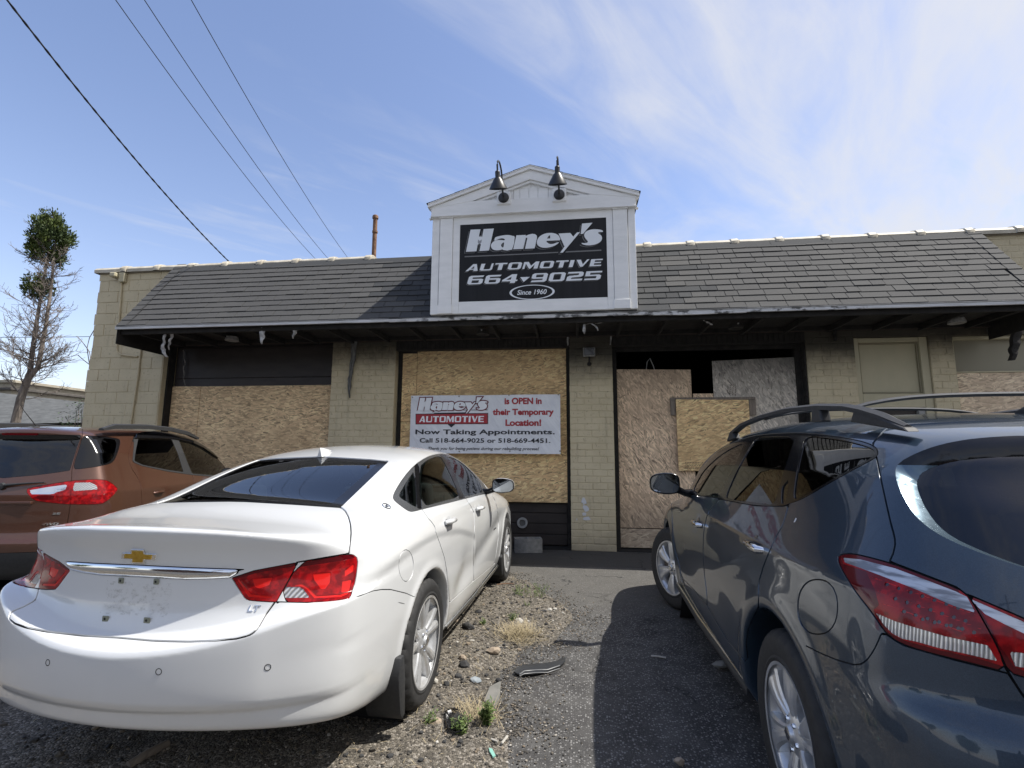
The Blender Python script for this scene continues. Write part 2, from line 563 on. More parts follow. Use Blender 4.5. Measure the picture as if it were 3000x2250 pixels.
def build_dirt():
    h = 0.045
    xs = np.arange(-4.3, 0.75, h); ys = np.arange(0.5, 6.4, h)
    X, Y = np.meshgrid(xs, ys, indexing='ij')
    ins = inpoly(X, Y, dirt_poly)
    sd = segdist(X, Y, dirt_poly)*np.where(ins, -1, 1)
    nx, ny = X.shape
    idx = np.arange(nx*ny).reshape(nx, ny)
    Q = np.stack([idx[:-1, :-1], idx[1:, :-1], idx[1:, 1:], idx[:-1, 1:]], -1).reshape(-1, 4)
    T = np.concatenate([Q[:, [0, 1, 2]], Q[:, [0, 2, 3]]])
    V = np.stack([X.ravel(), Y.ravel(), np.zeros(nx*ny)], -1)
    (Vi, Ni, Ti), _ = clip_mesh(V, np.tile([0, 0, 1.0], (len(V), 1)), T, sd.ravel())
    Vi[:, 2] = dirt_height(Vi[:, 0], Vi[:, 1])
    tag(np_mesh('dirt_strip', Vi, [Ti], dirt), kind='structure')


def clip_mesh(V, N, T, d):
    """split a triangle mesh by the scalar field d (per vertex): returns (part with d<0), (part with d>0)"""
    d = np.where(np.abs(d) < 1e-7, 1e-7, d)
    neg = d < 0
    k = neg[T].sum(1)
    extraV, extraN = [], []
    res = []
    base = len(V)
    mixed = T[(k == 1) | (k == 2)]
    # edges crossing
    E = np.concatenate([mixed[:, [0, 1]], mixed[:, [1, 2]], mixed[:, [2, 0]]])
    E = E[neg[E[:, 0]] != neg[E[:, 1]]]
    E = np.unique(np.sort(E, 1), axis=0) if len(E) else np.zeros((0, 2), int)
    a, b = E[:, 0], E[:, 1]
    t = (d[a]/(d[a]-d[b]))[:, None] if len(E) else np.zeros((0, 1))
    NV = V[a]*(1-t)+V[b]*t
    NN = N[a]*(1-t)+N[b]*t
    key = a.astype(np.int64)*(len(V)+1)+b

    def ev(p, q):
        lo, hi = np.minimum(p, q), np.maximum(p, q)
        return base+np.searchsorted(key, lo.astype(np.int64)*(len(V)+1)+hi)
    AV = np.concatenate([V, NV]); AN = np.concatenate([N, NN])
    out = []
    for side in (True, False):
        sel = neg if side else ~neg
        ks = sel[T].sum(1)
        tris = [T[ks == 3]]
        t1 = T[ks == 1]
        if len(t1):
            s = np.argmax(sel[t1], 1)
            r = np.arange(len(t1))
            A = t1[r, s]; B = t1[r, (s+1) % 3]; C_ = t1[r, (s+2) % 3]
            tris.append(np.stack([A, ev(A, B), ev(A, C_)], 1))
        t2 = T[ks == 2]
        if len(t2):
            s = np.argmin(sel[t2], 1)
            r = np.arange(len(t2))
            A = t2[r, s]; B = t2[r, (s+1) % 3]; C_ = t2[r, (s+2) % 3]
            ab, ac = ev(A, B), ev(A, C_)
            tris.append(np.stack([ab, B, C_], 1)); tris.append(np.stack([ab, C_, ac], 1))
        TT = np.concatenate(tris)
        used = np.unique(TT)
        remap = np.zeros(len(AV), int); remap[used] = np.arange(len(used))
        out.append((AV[used], AN[used], remap[TT]))
    return out


build_dirt()

# ------------------------------------------------------------------ the garage building
B = empty('brick_garage', (-1.4, D, 0), 'long single storey tan brick garage with burnt bays, boarded openings and a shingled mansard', 'building')

shell = MB()
shell.box(-8.47, -8.2, D+0.02, 20, 0, 4.55)          # left side wall
shell.box(13.8, 14, D+0.4, 20, 0, 4.55)
shell.box(-8.47, 14, 19.8, 20, 0, 4.55)
shell.build('side_wall', paint, B)
box_part('flat_roof', charred, B, -8.2, 13.8, D+0.25, 19.8, 4.30, 4.42)
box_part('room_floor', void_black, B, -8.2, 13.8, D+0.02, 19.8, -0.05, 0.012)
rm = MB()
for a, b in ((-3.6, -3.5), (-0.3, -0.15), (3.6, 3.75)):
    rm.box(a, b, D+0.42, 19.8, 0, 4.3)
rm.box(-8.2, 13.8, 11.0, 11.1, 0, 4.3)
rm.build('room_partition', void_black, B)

MORT = 0.008   # how far bricks stand proud of the core
cores = {}


def core(name, x0, x1, z0, z1, y1=D+0.42):
    return box_part(name, paint, B, x0, x1, D+MORT, y1, z0, z1, bevel=0)


def unit_block(seed, w=1.0, h=1.0, bev=0.03, jit=0.02):
    """a brick face with softened, slightly uneven edges (unit size, 0..1)"""
    r = random.Random(seed)
    v = [(0, 1, 0), (1, 1, 0), (1, 1, 1), (0, 1, 1)]
    vs = []
    for (x, y, z) in v: vs.append((x, 1.0, z))
    for (x, y, z) in v: vs.append((x+r.uniform(-jit, jit)*0.4, 0.25, z+r.uniform(-jit, jit)))
    bx, bz = bev*0.35, bev
    for (x, y, z) in v:
        vs.append((x+(bx if x == 0 else -bx)+r.uniform(-jit, jit)*0.3, r.uniform(-0.12, 0.08), z+(bz if z == 0 else -bz)+r.uniform(-jit, jit)))
    fs = []
    for a in (0, 4):
        for i in range(4):
            j = (i+1) % 4
            fs.append((a+i, a+j, a+4+j, a+4+i))
    fs.append((8, 9, 10, 11))
    me = bpy.data.meshes.new('brick')
    me.from_pydata(vs, [], fs)
    bm = bmesh.new(); bm.from_mesh(me); bmesh.ops.recalc_face_normals(bm, faces=bm.faces); bm.to_mesh(me); bm.free()
    me.materials.append(paint)
    return me


BRICKS = [unit_block(s, bev=0.10, jit=0.05) for s in range(8)]
BLOCKS = [unit_block(s+50, bev=0.035, jit=0.014) for s in range(6)]
rb = random.Random(3)


def lay(parent, x0, x1, z0, z1, bw, bh, meshes, name, gap=0.007, objs=True, jitx=0.0, first_half=False, ragged=False):
    row = 0; z = z0
    stuffV = []
    inv = Matrix.Translation(-wloc(parent))
    merged = MB()
    while z < z1-0.02:
        hh = min(bh, z1-z)
        x = x0-(bw/2 if (row % 2) ^ first_half else 0)
        while x < x1-0.015:
            a = max(x, x0); b = min(x+bw, x1)
            if b-a > 0.03:
                if ragged and a == x0: a -= rb.uniform(-0.012, 0.028)
                me = rb.choice(meshes)
                loc = (a+gap/2, D+rb.uniform(-0.003, 0.003), z+gap/2); sc_ = (b-a-gap, MORT+0.004, hh-gap)
                if objs:
                    o = bpy.data.objects.new(name, me); COL.objects.link(o)
                    o.parent = parent; o.matrix_parent_inverse = inv
                    o.location = loc; o.scale = sc_
                else:
                    merged.add([(loc[0]+v.co[0]*sc_[0], loc[1]+v.co[1]*sc_[1], loc[2]+v.co[2]*sc_[2]) for v in me.vertices], [tuple(p.vertices) for p in me.polygons])
            x += bw
        z += bh; row += 1
    if not objs and merged.v:
        o = merged.build(name+'_field', meshes[0].materials[0], parent)
        tag(o, kind='stuff')


BW, BH = 0.218, 0.0985
# block wall at the left end
w = core('block_wall', -8.47, -7.05, 0, 4.60)
lay(w, -8.49, -7.06, 0.0, 4.60, 0.4064, 0.2032, BLOCKS, 'concrete_block', 0.006, ragged=True)
p1 = core('brick_pier', -3.95, -2.863, 0, 3.30)
zc1 = BH*14
lay(p1, -3.955, -2.86, 0, zc1, BW, BH, BRICKS, 'lower_brick', objs=False)
lay(p1, -3.955, -2.86, zc1, 3.27, BW, BH, BRICKS, 'brick')
p2 = core('brick_pier', -0.045, 0.613, 0, 3.30)
lay(p2, -0.048, 0.616, 0, 3.27, BW+0.003, BH, BRICKS, 'brick')
p3 = core('brick_pier', 3.43, 4.10, 0, 3.30)
zc3 = BH*17
lay(p3, 3.427, 4.10, 0, zc3, BW, BH, BRICKS, 'lower_brick', objs=False)
lay(p3, 3.427, 4.10, zc3, 3.27, BW+0.005, BH, BRICKS, 'brick', first_half=True)
p4 = core('brick_pier', 5.10, 5.41, 0, 3.30)
lay(p4, 5.10, 5.413, zc3, 3.27, BW, BH, BRICKS, 'brick')
core('wall_below_window', 5.41, 7.6, 0, 1.0)
core('brick_pier', 7.6, 13.99, 0, 3.30)
# wall above the openings, with the parapet
core('parapet_wall', -7.05, 13.99, 3.30, 4.60, D+0.25)
up = core('parapet_end', 5.9, 7.3, 3.302, 4.598, D+0.02) if False else None
pw_ = box_part('parapet_brickwork', paint, B, 5.86, 8.2, D+0.004, D+MORT+0.01, 3.31, 4.595, bevel=0)
lay(pw_, 5.88, 7.1, 3.85, 4.59, BW, BH, BRICKS, 'brick')
# block reveal next to the first bay, soot-black reveals in the burnt bays
box_part('reveal', paint, B, -7.052, -7.048, D+0.02, D+0.42, 0, 3.3, 0)
box_part('burnt_jamb', charred, B, 3.415, 3.428, D+0.02, D+0.42, 0, 3.1, 0)
jb = box_part('burnt_jamb', charred, B, 3.395, 3.413, D+0.10, D+0.42, 0, 3.1, 0)
# bricks seen in the burnt right reveal
z = 0.0
rv = MB()
while z < 3.05:
    rv.box(3.404+rb.uniform(-0.006, 0.004), 3.42, D+0.004, D+0.10, z+0.005, z+BH-0.005)
    z += BH
tag(rv.build('burnt_reveal_bricks', charred, B, bevel=0.004), kind='stuff')
# lintels: soldier courses scorched black
for (a, b) in ((-2.86, -0.05), (0.62, 3.42)):
    lt = box_part('lintel', charred, B, a, b, D+MORT, D+0.30, 3.08, 3.30, 0)
    x = a+0.003
    sb = bpy.data.meshes.new('soldier_brick')
    while x < b-0.05:
        o = MB().box(x, x+0.066, D-0.003+rb.uniform(-0.004, 0.003), D+MORT+0.002, 3.085, 3.285).build('soldier_brick', charred, lt, bevel=0.004)
        x += 0.074
box_part('lintel', charred, B, -7.05, -3.95, D+0.02, D+0.42, 3.27, 3.30, 0)
box_part('lintel', paint, B, 4.10, 7.6, D+0.006, D+0.42, 3.13, 3.30, 0.003)
# door-frame timbers in the bays
for (a, b, zt) in ((-2.863, -0.045, 3.08), (0.613, 3.40, 3.08)):
    f = MB()
    f.box(a+0.002, a+0.075, D+0.14, D+0.225, 0.01, zt); f.box(b-0.055, b-0.002, D+0.14, D+0.225, 0.01, zt); f.box(a+0.077, b-0.057, D+0.14, D+0.215, zt-0.06, zt-0.002)
    f.build('door_frame', charred, B, bevel=0.004)
for a, b in ((-7.048, -7.02), (-3.975, -3.952)):
    box_part('door_jamb', charred, B, a, b, D+0.10, D+0.24, 0, 3.27, 0)

# --- overhead doors
dr = box_part('overhead_door', brown_door, B, -7.02, -3.975, D+0.262, D+0.30, 0.02, 3.262, 0.003)
for k in range(6):
    z0 = 0.03+k*0.535
    box_part('door_section', brown_door, dr, -7.0, -3.99, D+0.245, D+0.26, z0, z0+0.527, 0.004)
dr2 = box_part('overhead_door', brown_door, B, -2.785, -0.10, D+0.262, D+0.30, 0.02, 0.70, 0.003)
for k in range(4):
    z0 = 0.03+k*0.16
    box_part('door_section', brown_door, dr2, -2.785, -0.102, D+0.245, D+0.26, z0, z0+0.152, 0.006)
hp = MB().lathe([(0.048, -0.02), (0.052, -0.03), (0.078, -0.032), (0.083, -0.02), (0.083, 0.0)], (-0.80, D+0.243, 0.352), 'y', 28)
hp.build('exhaust_port', steel_grey, dr2, smooth=0.6)
MB().lathe([(0.0, -0.006), (0.05, -0.006), (0.05, 0.0)], (-0.80, D+0.243, 0.352), 'y', 24).build('port_flap', pm('port_flap_grey', (0.12, 0.12, 0.115), 0.6), dr2)

# --- right-hand entrance with flat panel over the door
dp = box_part('door_surround', tan_paint, B, 4.102, 5.098, D+0.09, D+0.13, 2.10, 3.128, 0.003)
f = MB()
f.box(4.104, 4.17, D+0.03, D+0.088, 0.0, 3.126); f.box(4.99, 5.096, D+0.03, D+0.088, 0.0, 3.126)
f.box(4.172, 4.988, D+0.032, D+0.088, 3.06, 3.124); f.box(4.172, 4.988, D+0.032, D+0.088, 2.10, 2.30)
f.build('door_frame', tan_paint, B, bevel=0.005)
f = MB()
for (a, b, c, d) in ((4.172, 4.196, 2.302, 3.058), (4.964, 4.988, 2.302, 3.058), (4.198, 4.962, 2.302, 2.326), (4.198, 4.962, 3.034, 3.058)):
    f.box(a, b, D+0.062, D+0.089, c, d)
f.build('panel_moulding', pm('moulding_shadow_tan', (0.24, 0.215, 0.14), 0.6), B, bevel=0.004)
ent = box_part('entrance_door', brown_door, B, 4.172, 4.90, D+0.10, D+0.14, 0.02, 2.09, 0.004)
box_part('door_glass', gloss_black, ent, 4.28, 4.80, D+0.09, D+0.098, 1.0, 1.95, 0.002)
box_part('door_stop', steel_grey, B, 4.902, 4.988, D+0.05, D+0.12, 0.0, 2.10, 0.003)

# --- window at the right, panel above and boards
wp = box_part('window_panel', pm('grey_tan_panel', (0.27, 0.25, 0.185), 0.7), B, 5.412, 7.598, D+0.14, D+0.18, 2.60, 3.128, 0.003)
f = MB(); f.box(5.413, 5.46, D+0.06, D+0.138, 1.0, 3.126); f.box(5.462, 7.59, D+0.06, D+0.138, 3.08, 3.126); f.box(5.462, 7.59, D+0.1, D+0.138, 2.60, 2.62)
f.build('window_frame', tan_paint, B, bevel=0.004)
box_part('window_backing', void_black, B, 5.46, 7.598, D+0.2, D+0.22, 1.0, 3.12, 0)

# --- parapet coping: glazed tiles with a collar at one end of each
PITCH_T = 0.655


def coping_mesh(seed, L=PITCH_T-0.012):
    r = random.Random(seed)
    prof = [(-0.175, -0.055), (-0.18, 0.0), (-0.14, 0.045), (-0.05, 0.075), (0.05, 0.078), (0.14, 0.045), (0.18, 0.0), (0.175, -0.055)]
    vs = []; xs = [(0, 1.0, 0.0), (0.42*L, 1.0, 0), (L-0.12, 1.0, 0), (L-0.112, 1.10, 0.008), (L-0.02, 1.13, 0.010), (L, 1.05, 0.004)]
    for (x, s, dz) in xs:
        for (y, z) in prof:
            vs.append((x, y*s, z*s+dz+r.uniform(-0.002, 0.002)))
    n = len(prof); fs = []
    for i in range(len(xs)-1):
        for k in range(n-1):
            fs.append((i*n+k, i*n+k+1, (i+1)*n+k+1, (i+1)*n+k))
    fs.append(tuple(range(n-1, -1, -1))); fs.append(tuple((len(xs)-1)*n+k for k in range(n)))
    me = bpy.data.meshes.new('coping_tile'); me.from_pydata(vs, [], fs)
    bm = bmesh.new(); bm.from_mesh(me); bmesh.ops.recalc_face_normals(bm, faces=bm.faces)
    for fc in bm.faces: fc.smooth = True
    for e in bm.edges:
        if e.calc_face_angle(0) > 0.7: e.smooth = False
    bm.to_mesh(me); bm.free()
    me.materials.append(coping_m)
    return me


CPM = [coping_mesh(s) for s in range(4)]
cb = box_part('coping_bed', coping_m, B, -8.5, 13.99, D+0.0, D+0.262, 4.602, 4.63, 0)
x = -8.56; k = 0
while x < 13.2:
    if not (-3.35 < x < -2.6):
        o = obj('coping_tile', CPM[k % 4], B)
        o.location = Vector((x, D+0.12, 4.665+rb.uniform(-0.004, 0.004)))
        o.rotation_euler = (0, rb.uniform(-0.006, 0.006), rb.uniform(-0.01, 0.01))
    x += PITCH_T; k += 1
# broken stumps where tiles are missing
f = MB()
for a in (-3.25, -2.98, -2.74):
    f.prism([(a, 4.632), (a+0.22, 4.632), (a+0.2, 4.665), (a+0.12, 4.655), (a+0.05, 4.675)], D+0.03, D+0.22)
f.build('broken_coping', charred, B, bevel=0.004)
# rusty flue on the roof
f = MB().tube([(-4.02, 9.3, 4.4), (-4.03, 9.3, 6.26)], 0.045, 14)
f.build('flue_pipe', rust, B, smooth=0.7)
MB().lathe([(0.046, -0.03), (0.062, -0.03), (0.062, 0.0), (0.058, 0.03), (0.04, 0.045), (0.0, 0.045)], (-4.03, 9.3, 6.27), 'z', 16).build('flue_cap', rust, B, smooth=0.6)
MB().lathe([(0.046, -0.02), (0.056, -0.02), (0.056, 0.02), (0.046, 0.02)], (-4.025, 9.3, 5.95), 'z', 16).build('flue_band', rust, B)

# ------------------------------------------------------------------ mansard
EY, EZ, RY, RZ = 6.65, 3.335, 7.60, 4.625
MX0, MX1 = -6.95, 5.88
sl = math.hypot(RY-EY, RZ-EZ)
ux, uz = (RY-EY)/sl, (RZ-EZ)/sl              # up-slope direction (y,z)
nx_, nz_ = -uz, ux                           # outward normal (y,z)


def on_slope(x, s, h):
    return (x, EY+ux*s+nx_*h, EZ+uz*s+nz_*h)


mr = MB()
mr.prism([(EY, EZ-0.0), (RY, RZ), (RY+0.04, RZ-0.02), (RY+0.04, EZ-0.1), (RY-0.02, EZ-0.1), (RY-0.02, RZ-0.12), (EY+0.05, EZ-0.03)], MX0, MX1, 'x')
mroof = mr.build('mansard_roof', charred, B)
# gable triangles that close the ends
for xx in (MX0-0.012, MX1):
    MB().prism([(EY, EZ-0.02), (RY, RZ-0.02), (D, RZ-0.02), (D, EZ-0.28), (EY, EZ-0.28)], xx, xx+0.012, 'x').build('mansard_cheek', charred, B)


def _shingle(t, g, o, L, bump):
    rnd = t.n('ShaderNodeObjectInfo').outputs['Random']
    s = t.n('ShaderNodeSeparateXYZ', {0: g})
    cell = t.n('ShaderNodeTexWhiteNoise', {'Vector': t.n('ShaderNodeVectorMath', {0: t.vmap(g, (2.1, 0.0, 7.9)), 1: (0, 0, 0)}, operation='FLOOR').outputs[0]}).outputs[0]
    n = t.noise(g, 150.0, 3, 0.7)
    n2 = t.noise(g, 1.1, 4, 0.6)
    a = t.mix(rnd, (0.046, 0.046, 0.047), (0.064, 0.064, 0.063))
    a = t.mix(t.math('MULTIPLY', t.step(n, 0.35, 0.7), 0.5), a, (0.095, 0.094, 0.09))
    a = t.mix(t.math('MULTIPLY', t.step(n2, 0.4, 0.7), 0.3), a, (0.08, 0.078, 0.073))
    # darker repair shingles beside the sign
    rep = t.math('MULTIPLY', t.step(t.math('ABSOLUTE', t.math('SUBTRACT', s.outputs[0], -0.35)), 2.75, 2.70), 0.0)
    L(a, 'Base Color')
    bump(n, 0.002, 0.7)


shingle_m = nm('asphalt_shingle', _shingle, rough=0.9)


def _shingle_dark(t, g, o, L, bump):
    rnd = t.n('ShaderNodeObjectInfo').outputs['Random']
    n = t.noise(g, 150.0, 3, 0.7)
    a = t.mix(rnd, (0.026, 0.028, 0.030), (0.042, 0.044, 0.046))
    a = t.mix(t.math('MULTIPLY', t.step(n, 0.35, 0.7), 0.4), a, (0.06, 0.062, 0.064))
    L(a, 'Base Color')
    bump(n, 0.002, 0.7)


shingle_dark = nm('repair_shingle', _shingle_dark, rough=0.9)
NC = 12
ex = sl/NC
rs = random.Random(11)
cand = []
for c in range(NC):
    x = MX0+0.16
    xr = MX1-0.16
    # courses left of the sign: 3-tab, right of it: random laminated
    x -= (0.15 if c % 2 else 0.0)
    while x < xr-0.02:
        w_ = 0.31 if x < -2.0 else rs.choice([0.17, 0.22, 0.27, 0.34, 0.42])
        a, b = max(x, MX0+0.16), min(x+w_, xr)
        if b-a > 0.04: cand.append((c, a, b))
        x += w_


def shingle_verts(c, a, b, g=0.004):
    s0, s1 = c*ex-0.006, (c+1)*ex+0.02
    lift = 0.017+rs.uniform(-0.003, 0.004)
    dz = rs.uniform(-0.004, 0.004)
    a += g; b -= g
    pts = [on_slope(a, s0+dz, lift), on_slope(b, s0+dz+rs.uniform(-0.003, 0.003), lift), on_slope(b, s1, 0.004), on_slope(a, s1, 0.004),
           on_slope(a, s0+dz, lift-0.010), on_slope(b, s0+dz, lift-0.010), on_slope(b, s1, -0.002), on_slope(a, s1, -0.002)]
    return pts, [(0, 1, 2, 3), (0, 4, 5, 1), (1, 5, 6, 2), (3, 7, 4, 0)]


def vis(c, a, b):
    m = (a+b)/2
    if -1.95 < m < 0.85 and c > 0: return -1          # behind the sign
    return (b-a)*2.0/(1+0.08*abs(m)) + (1.0 if m > 0.88 else 0)


cand.sort(key=lambda q: -vis(*q))
rest = {0: MB(), 1: MB()}
n_ind = 0
for (c, a, b) in cand:
    if vis(c, a, b) < 0: continue
    m = (a+b)/2
    # patch of newer dark shingles on both sides of the sign
    dk = ((-3.2-0.12*c+0.0 < m < -1.9 and (m > -2.55+0.10*((c*7) % 5) or (m > -3.0 and c > 9) or (m > -2.95 and 3 < c < 7)))) or (0.8 < m < 1.15+0.28*((c*5) % 4))
    if n_ind < 298:
        v, fc = shingle_verts(c, a, b)
        me = bpy.data.meshes.new('shingle'); me.from_pydata(v, [], fc)
        me.materials.append(shingle_dark if dk else shingle_m)
        obj('shingle', me, mroof)
        n_ind += 1
    else:
        v, fc = shingle_verts(c, a, b)
        rest[int(dk)].add(v, fc)
for k_, mm in ((0, shingle_m), (1, shingle_dark)):
    if rest[k_].v:
        tag(rest[k_].build('shingle_field', mm, mroof), kind='stuff')
# rake and ridge shingle strips
f = MB()
for side in (0, 1):
    f = MB()
    for c in range(NC+1):
        s0, s1 = c*ex*0.98-0.01, (c+1)*ex*0.98+0.02
        x0, x1 = (MX0-0.015, MX0+0.158) if side == 0 else (MX1-0.158, MX1+0.015)
        l = 0.022+0.002*(c % 2)
        f.add([on_slope(x0, s0, l), on_slope(x1, s0, l), on_slope(x1, s1, 0.012), on_slope(x0, s1, 0.012), on_slope(x0, s0, 0.0), on_slope(x1, s0, 0.0)], [(0, 1, 2, 3), (0, 4, 5, 1), (0, 3, 4)])
    f.build('rake_shingle_strip', shingle_m, mroof)
f = MB()
x = MX0
while x < MX1:
    w_ = rs.uniform(0.7, 1.3)
    f.add([on_slope(x, sl-0.13, 0.017), on_slope(min(MX1, x+w_-0.006), sl-0.13, 0.017), on_slope(min(MX1, x+w_-0.006), sl+0.02, 0.014), on_slope(x, sl+0.02, 0.014)], [(0, 1, 2, 3)])
    x += w_
f.build('ridge_strip', shingle_dark, mroof)
# starter strip and drip edge along the eave
f = MB(); f.add([on_slope(MX0-0.01, -0.03, 0.012), on_slope(MX1+0.01, -0.03, 0.012), on_slope(MX1+0.01, 0.05, 0.010), on_slope(MX0-0.01, 0.05, 0.010), on_slope(MX0-0.01, -0.03, 0.0), on_slope(MX1+0.01, -0.03, 0.0)], [(0, 1, 2, 3), (0, 4, 5, 1)])
f.build('starter_strip', shingle_dark, mroof)


def _fascia(t, g, o, L, bump):
    n = t.noise(t.vmap(g, (2.0, 2, 20)), 2.0, 5, 0.65)
    s = t.n('ShaderNodeSeparateXYZ', {0: g})
    burn = t.math('MULTIPLY', t.step(t.noise(t.vmap(g, (7, 1, 14)), 1.0, 5, 0.6), 0.50, 0.62), t.step(t.math('ABSOLUTE', t.math('SUBTRACT', s.outputs[0], 0.8)), 3.6, 2.6))
    c = t.mix(t.step(n, 0.35, 0.7), (0.60, 0.60, 0.60), (0.44, 0.44, 0.43))
    c = t.mix(t.math('MULTIPLY', burn, 0.92), c, (0.03, 0.028, 0.026))
    L(c, 'Base Color')


fascia = nm('scorched_white_fascia', _fascia, rough=0.5)
for (a, b, dz, tl) in ((MX0-0.03, -2.6, 0.0, 0), (-2.598, 1.02, -0.004, 0.002), (1.022, 2.28, -0.012, 0.004), (2.282, MX1+0.03, -0.002, 0.0)):
    n = max(4, int((b-a)/0.18)); vs = []; fs = []
    for i in range(n+1):
        x = a+(b-a)*i/n
        wv = (0.007 if -3.4 < x < 2.3 else 0.002)*math.sin(x*7.0)+(0.006*math.sin(x*17) if -3 < x < 2.3 else 0)
        for (y, z) in ((EY-0.012, EZ-0.004), (EY-0.022, EZ-0.008), (EY-0.024+wv, EZ-0.058+dz+wv*0.6), (EY-0.002+wv, EZ-0.060+dz+wv*0.6), (EY+0.0, EZ-0.02)):
            vs.append((x, y, z+tl*math.sin(x*3)))
    for i in range(n):
        for k in range(5):
            fs.append((i*5+k, i*5+(k+1) % 5, (i+1)*5+(k+1) % 5, (i+1)*5+k))
    MB().add(vs, fs).build('eave_fascia', fascia, B, smooth=0.9)

# soffit framing, all scorched
brown_char = grained('singed_brown_timber', (0.018, 0.012, 0.010), (0.055, 0.032, 0.024), (5, 12, 12), 0.85, 0.004)
box_part('eave_beam', charred, B, MX0, MX1, EY+0.05, EY+0.09, EZ-0.125, EZ-0.045, 0.004)
box_part('ledger_board', brown_char, B, MX0, MX1, D-0.045, D-0.006, 3.23, 3.33, 0.004)
x = MX0+0.3
while x < MX1-0.1:
    box_part('joist', charred, B, x, x+0.04, EY+0.092, D-0.047, EZ-0.13+rs.uniform(-0.01, 0.01), EZ-0.05, 0.003)
    x += 0.61
MB().prism([(EY+0.08, EZ-0.04), (D-0.01, EZ-0.04), (D-0.01, EZ-0.02), (EY+0.08, EZ-0.02)], MX0, MX1, 'x').build('soffit_backing', charred, B)
can_m = grained('sooty_white_metal', (0.14, 0.14, 0.135), (0.30, 0.29, 0.28), (20, 20, 20), 0.6, 0.001)
for px in ((681, 978), (1415, 935), (2800, 918), (2155, 945)):
    p = at_y(px, EY+0.42)
    c = MB().lathe([(0.0, 0.012), (0.05, 0.012), (0.07, 0.0), (0.098, -0.004), (0.10, 0.0), (0.085, 0.06)], (p[0], EY+0.42, 3.165), 'z', 26).build('recessed_lamp', can_m if px[0] != 1415 and px[0] != 2155 else charred, B, smooth=0.8)
    MB().box(p[0]-0.008, p[0]+0.008, EY+0.3, EY+0.54, 3.20, 3.215).build('lamp_hanger', steel_grey, c)


# molten vinyl strips and charred scraps hanging from the soffit
vinyl = grained('melted_white_vinyl', (0.16, 0.16, 0.155), (0.50, 0.49, 0.48), (18, 18, 9), 0.6, 0.003)


def hanging(path, widths, mat, name, tw=0.0, th=0.004, y=None):
    """a limp ribbon through photo pixels at depth y"""
    pts = [Vector(at_y(p, y)) for p in path]
    P = []; W_ = []
    for i in range(len(pts)-1):
        for k in range(4):
            f_ = k/4; P.append(pts[i].lerp(pts[i+1], f_)); W_.append(widths[i]*(1-f_)+widths[i+1]*f_)
    P.append(pts[-1]); W_.append(widths[-1])
    vs = []; fs = []
    for i, (p, wd) in enumerate(zip(P, W_)):
        wd *= rs.uniform(0.8, 1.15)
        a = tw*i/len(P)
        d = Vector((math.cos(a), math.sin(a), rs.uniform(-0.1, 0.1)))*wd/2
        c = Vector((0, 0.012*math.sin(i*1.7), 0))
        for q in (p-d+c, p+Vector((0, -0.012, 0))+c, p+d+c, p+d+Vector((0, th, 0))+c, p+Vector((0, th-0.012, 0))+c, p-d+Vector((0, th, 0))+c):
            vs.append(tuple(q))
    for i in range(len(P)-1):
        for k in range(6):
            fs.append((i*6+k, i*6+(k+1) % 6, (i+1)*6+(k+1) % 6, (i+1)*6+k))
    fs.append(tuple(range(6))); fs.append(tuple((len(P)-1)*6+k for k in range(6)))
    return MB().add(vs, fs).build(name, mat, B, smooth=0.9)


hanging([(484, 968), (480, 1000), (476, 1022), (487, 1046)], [0.05, 0.045, 0.06, 0.03], vinyl, 'hanging_soffit_strip', 0.5, y=EY+0.1)
hanging([(508, 966), (503, 985), (496, 1004), (494, 1024)], [0.05, 0.045, 0.035, 0.01], vinyl, 'hanging_soffit_strip', 0.4, y=EY+0.12)
hanging([(768, 960), (768, 985), (766, 1008)], [0.105, 0.085, 0.02], vinyl, 'hanging_soffit_strip', 0.2, y=EY+0.06)
hanging([(890, 955), (868, 960), (863, 975), (857, 992)], [0.05, 0.06, 0.05, 0.01], vinyl, 'hanging_soffit_strip', 0.6, y=EY+0.08)
hanging([(1712, 950), (1711, 968), (1712, 978)], [0.03, 0.045, 0.012], vinyl, 'hanging_soffit_strip', 0.3, y=EY+0.06)
hanging([(1714, 951), (1732, 947), (1748, 958), (1752, 968)], [0.02, 0.03, 0.03, 0.015], vinyl, 'hanging_soffit_strip', 0.2, y=EY+0.06)
hanging([(1745, 948), (1765, 946)], [0.03, 0.05], vinyl, 'hanging_soffit_strip', 0.2, y=EY+0.06)
hanging([(2062, 938), (2075, 945), (2086, 952)], [0.02, 0.05, 0.03], vinyl, 'hanging_soffit_strip', 0.2, y=EY+0.2)
hanging([(1037, 992), (1035, 1040), (1027, 1090), (1022, 1130), (1023, 1165)], [0.10, 0.085, 0.06, 0.05, 0.015], grained('grey_ash_timber', (0.05, 0.05, 0.048), (0.17, 0.17, 0.16), (40, 40, 6), 0.9, 0.003), 'charred_scrap', 0.2, 0.02, y=D-0.05)
hanging([(2450, 958), (2446, 975), (2448, 998)], [0.07, 0.06, 0.03], charred, 'charred_scrap', 0.2, 0.02, y=D-0.05)
hanging([(2984, 945), (2982, 985), (2976, 1020), (2971, 1054)], [0.10, 0.10, 0.09, 0.06], charred, 'charred_scrap', 0.1, 0.06, y=D-0.30)
hanging([(1664, 975), (1663, 995), (1664, 1012)], [0.02, 0.03, 0.015], vinyl, 'charred_scrap', 0.1, 0.005, y=D-0.02)
hanging([(1790, 972), (1790, 990), (1788, 1010)], [0.02, 0.03, 0.015], vinyl, 'charred_scrap', 0.1, 0.005, y=D-0.02)
hanging([(537, 1025), (541, 1060), (538, 1090), (541, 1128)], [0.012, 0.016, 0.012, 0.008], vinyl, 'hanging_soffit_strip', 0.1, 0.004, y=D+0.2)
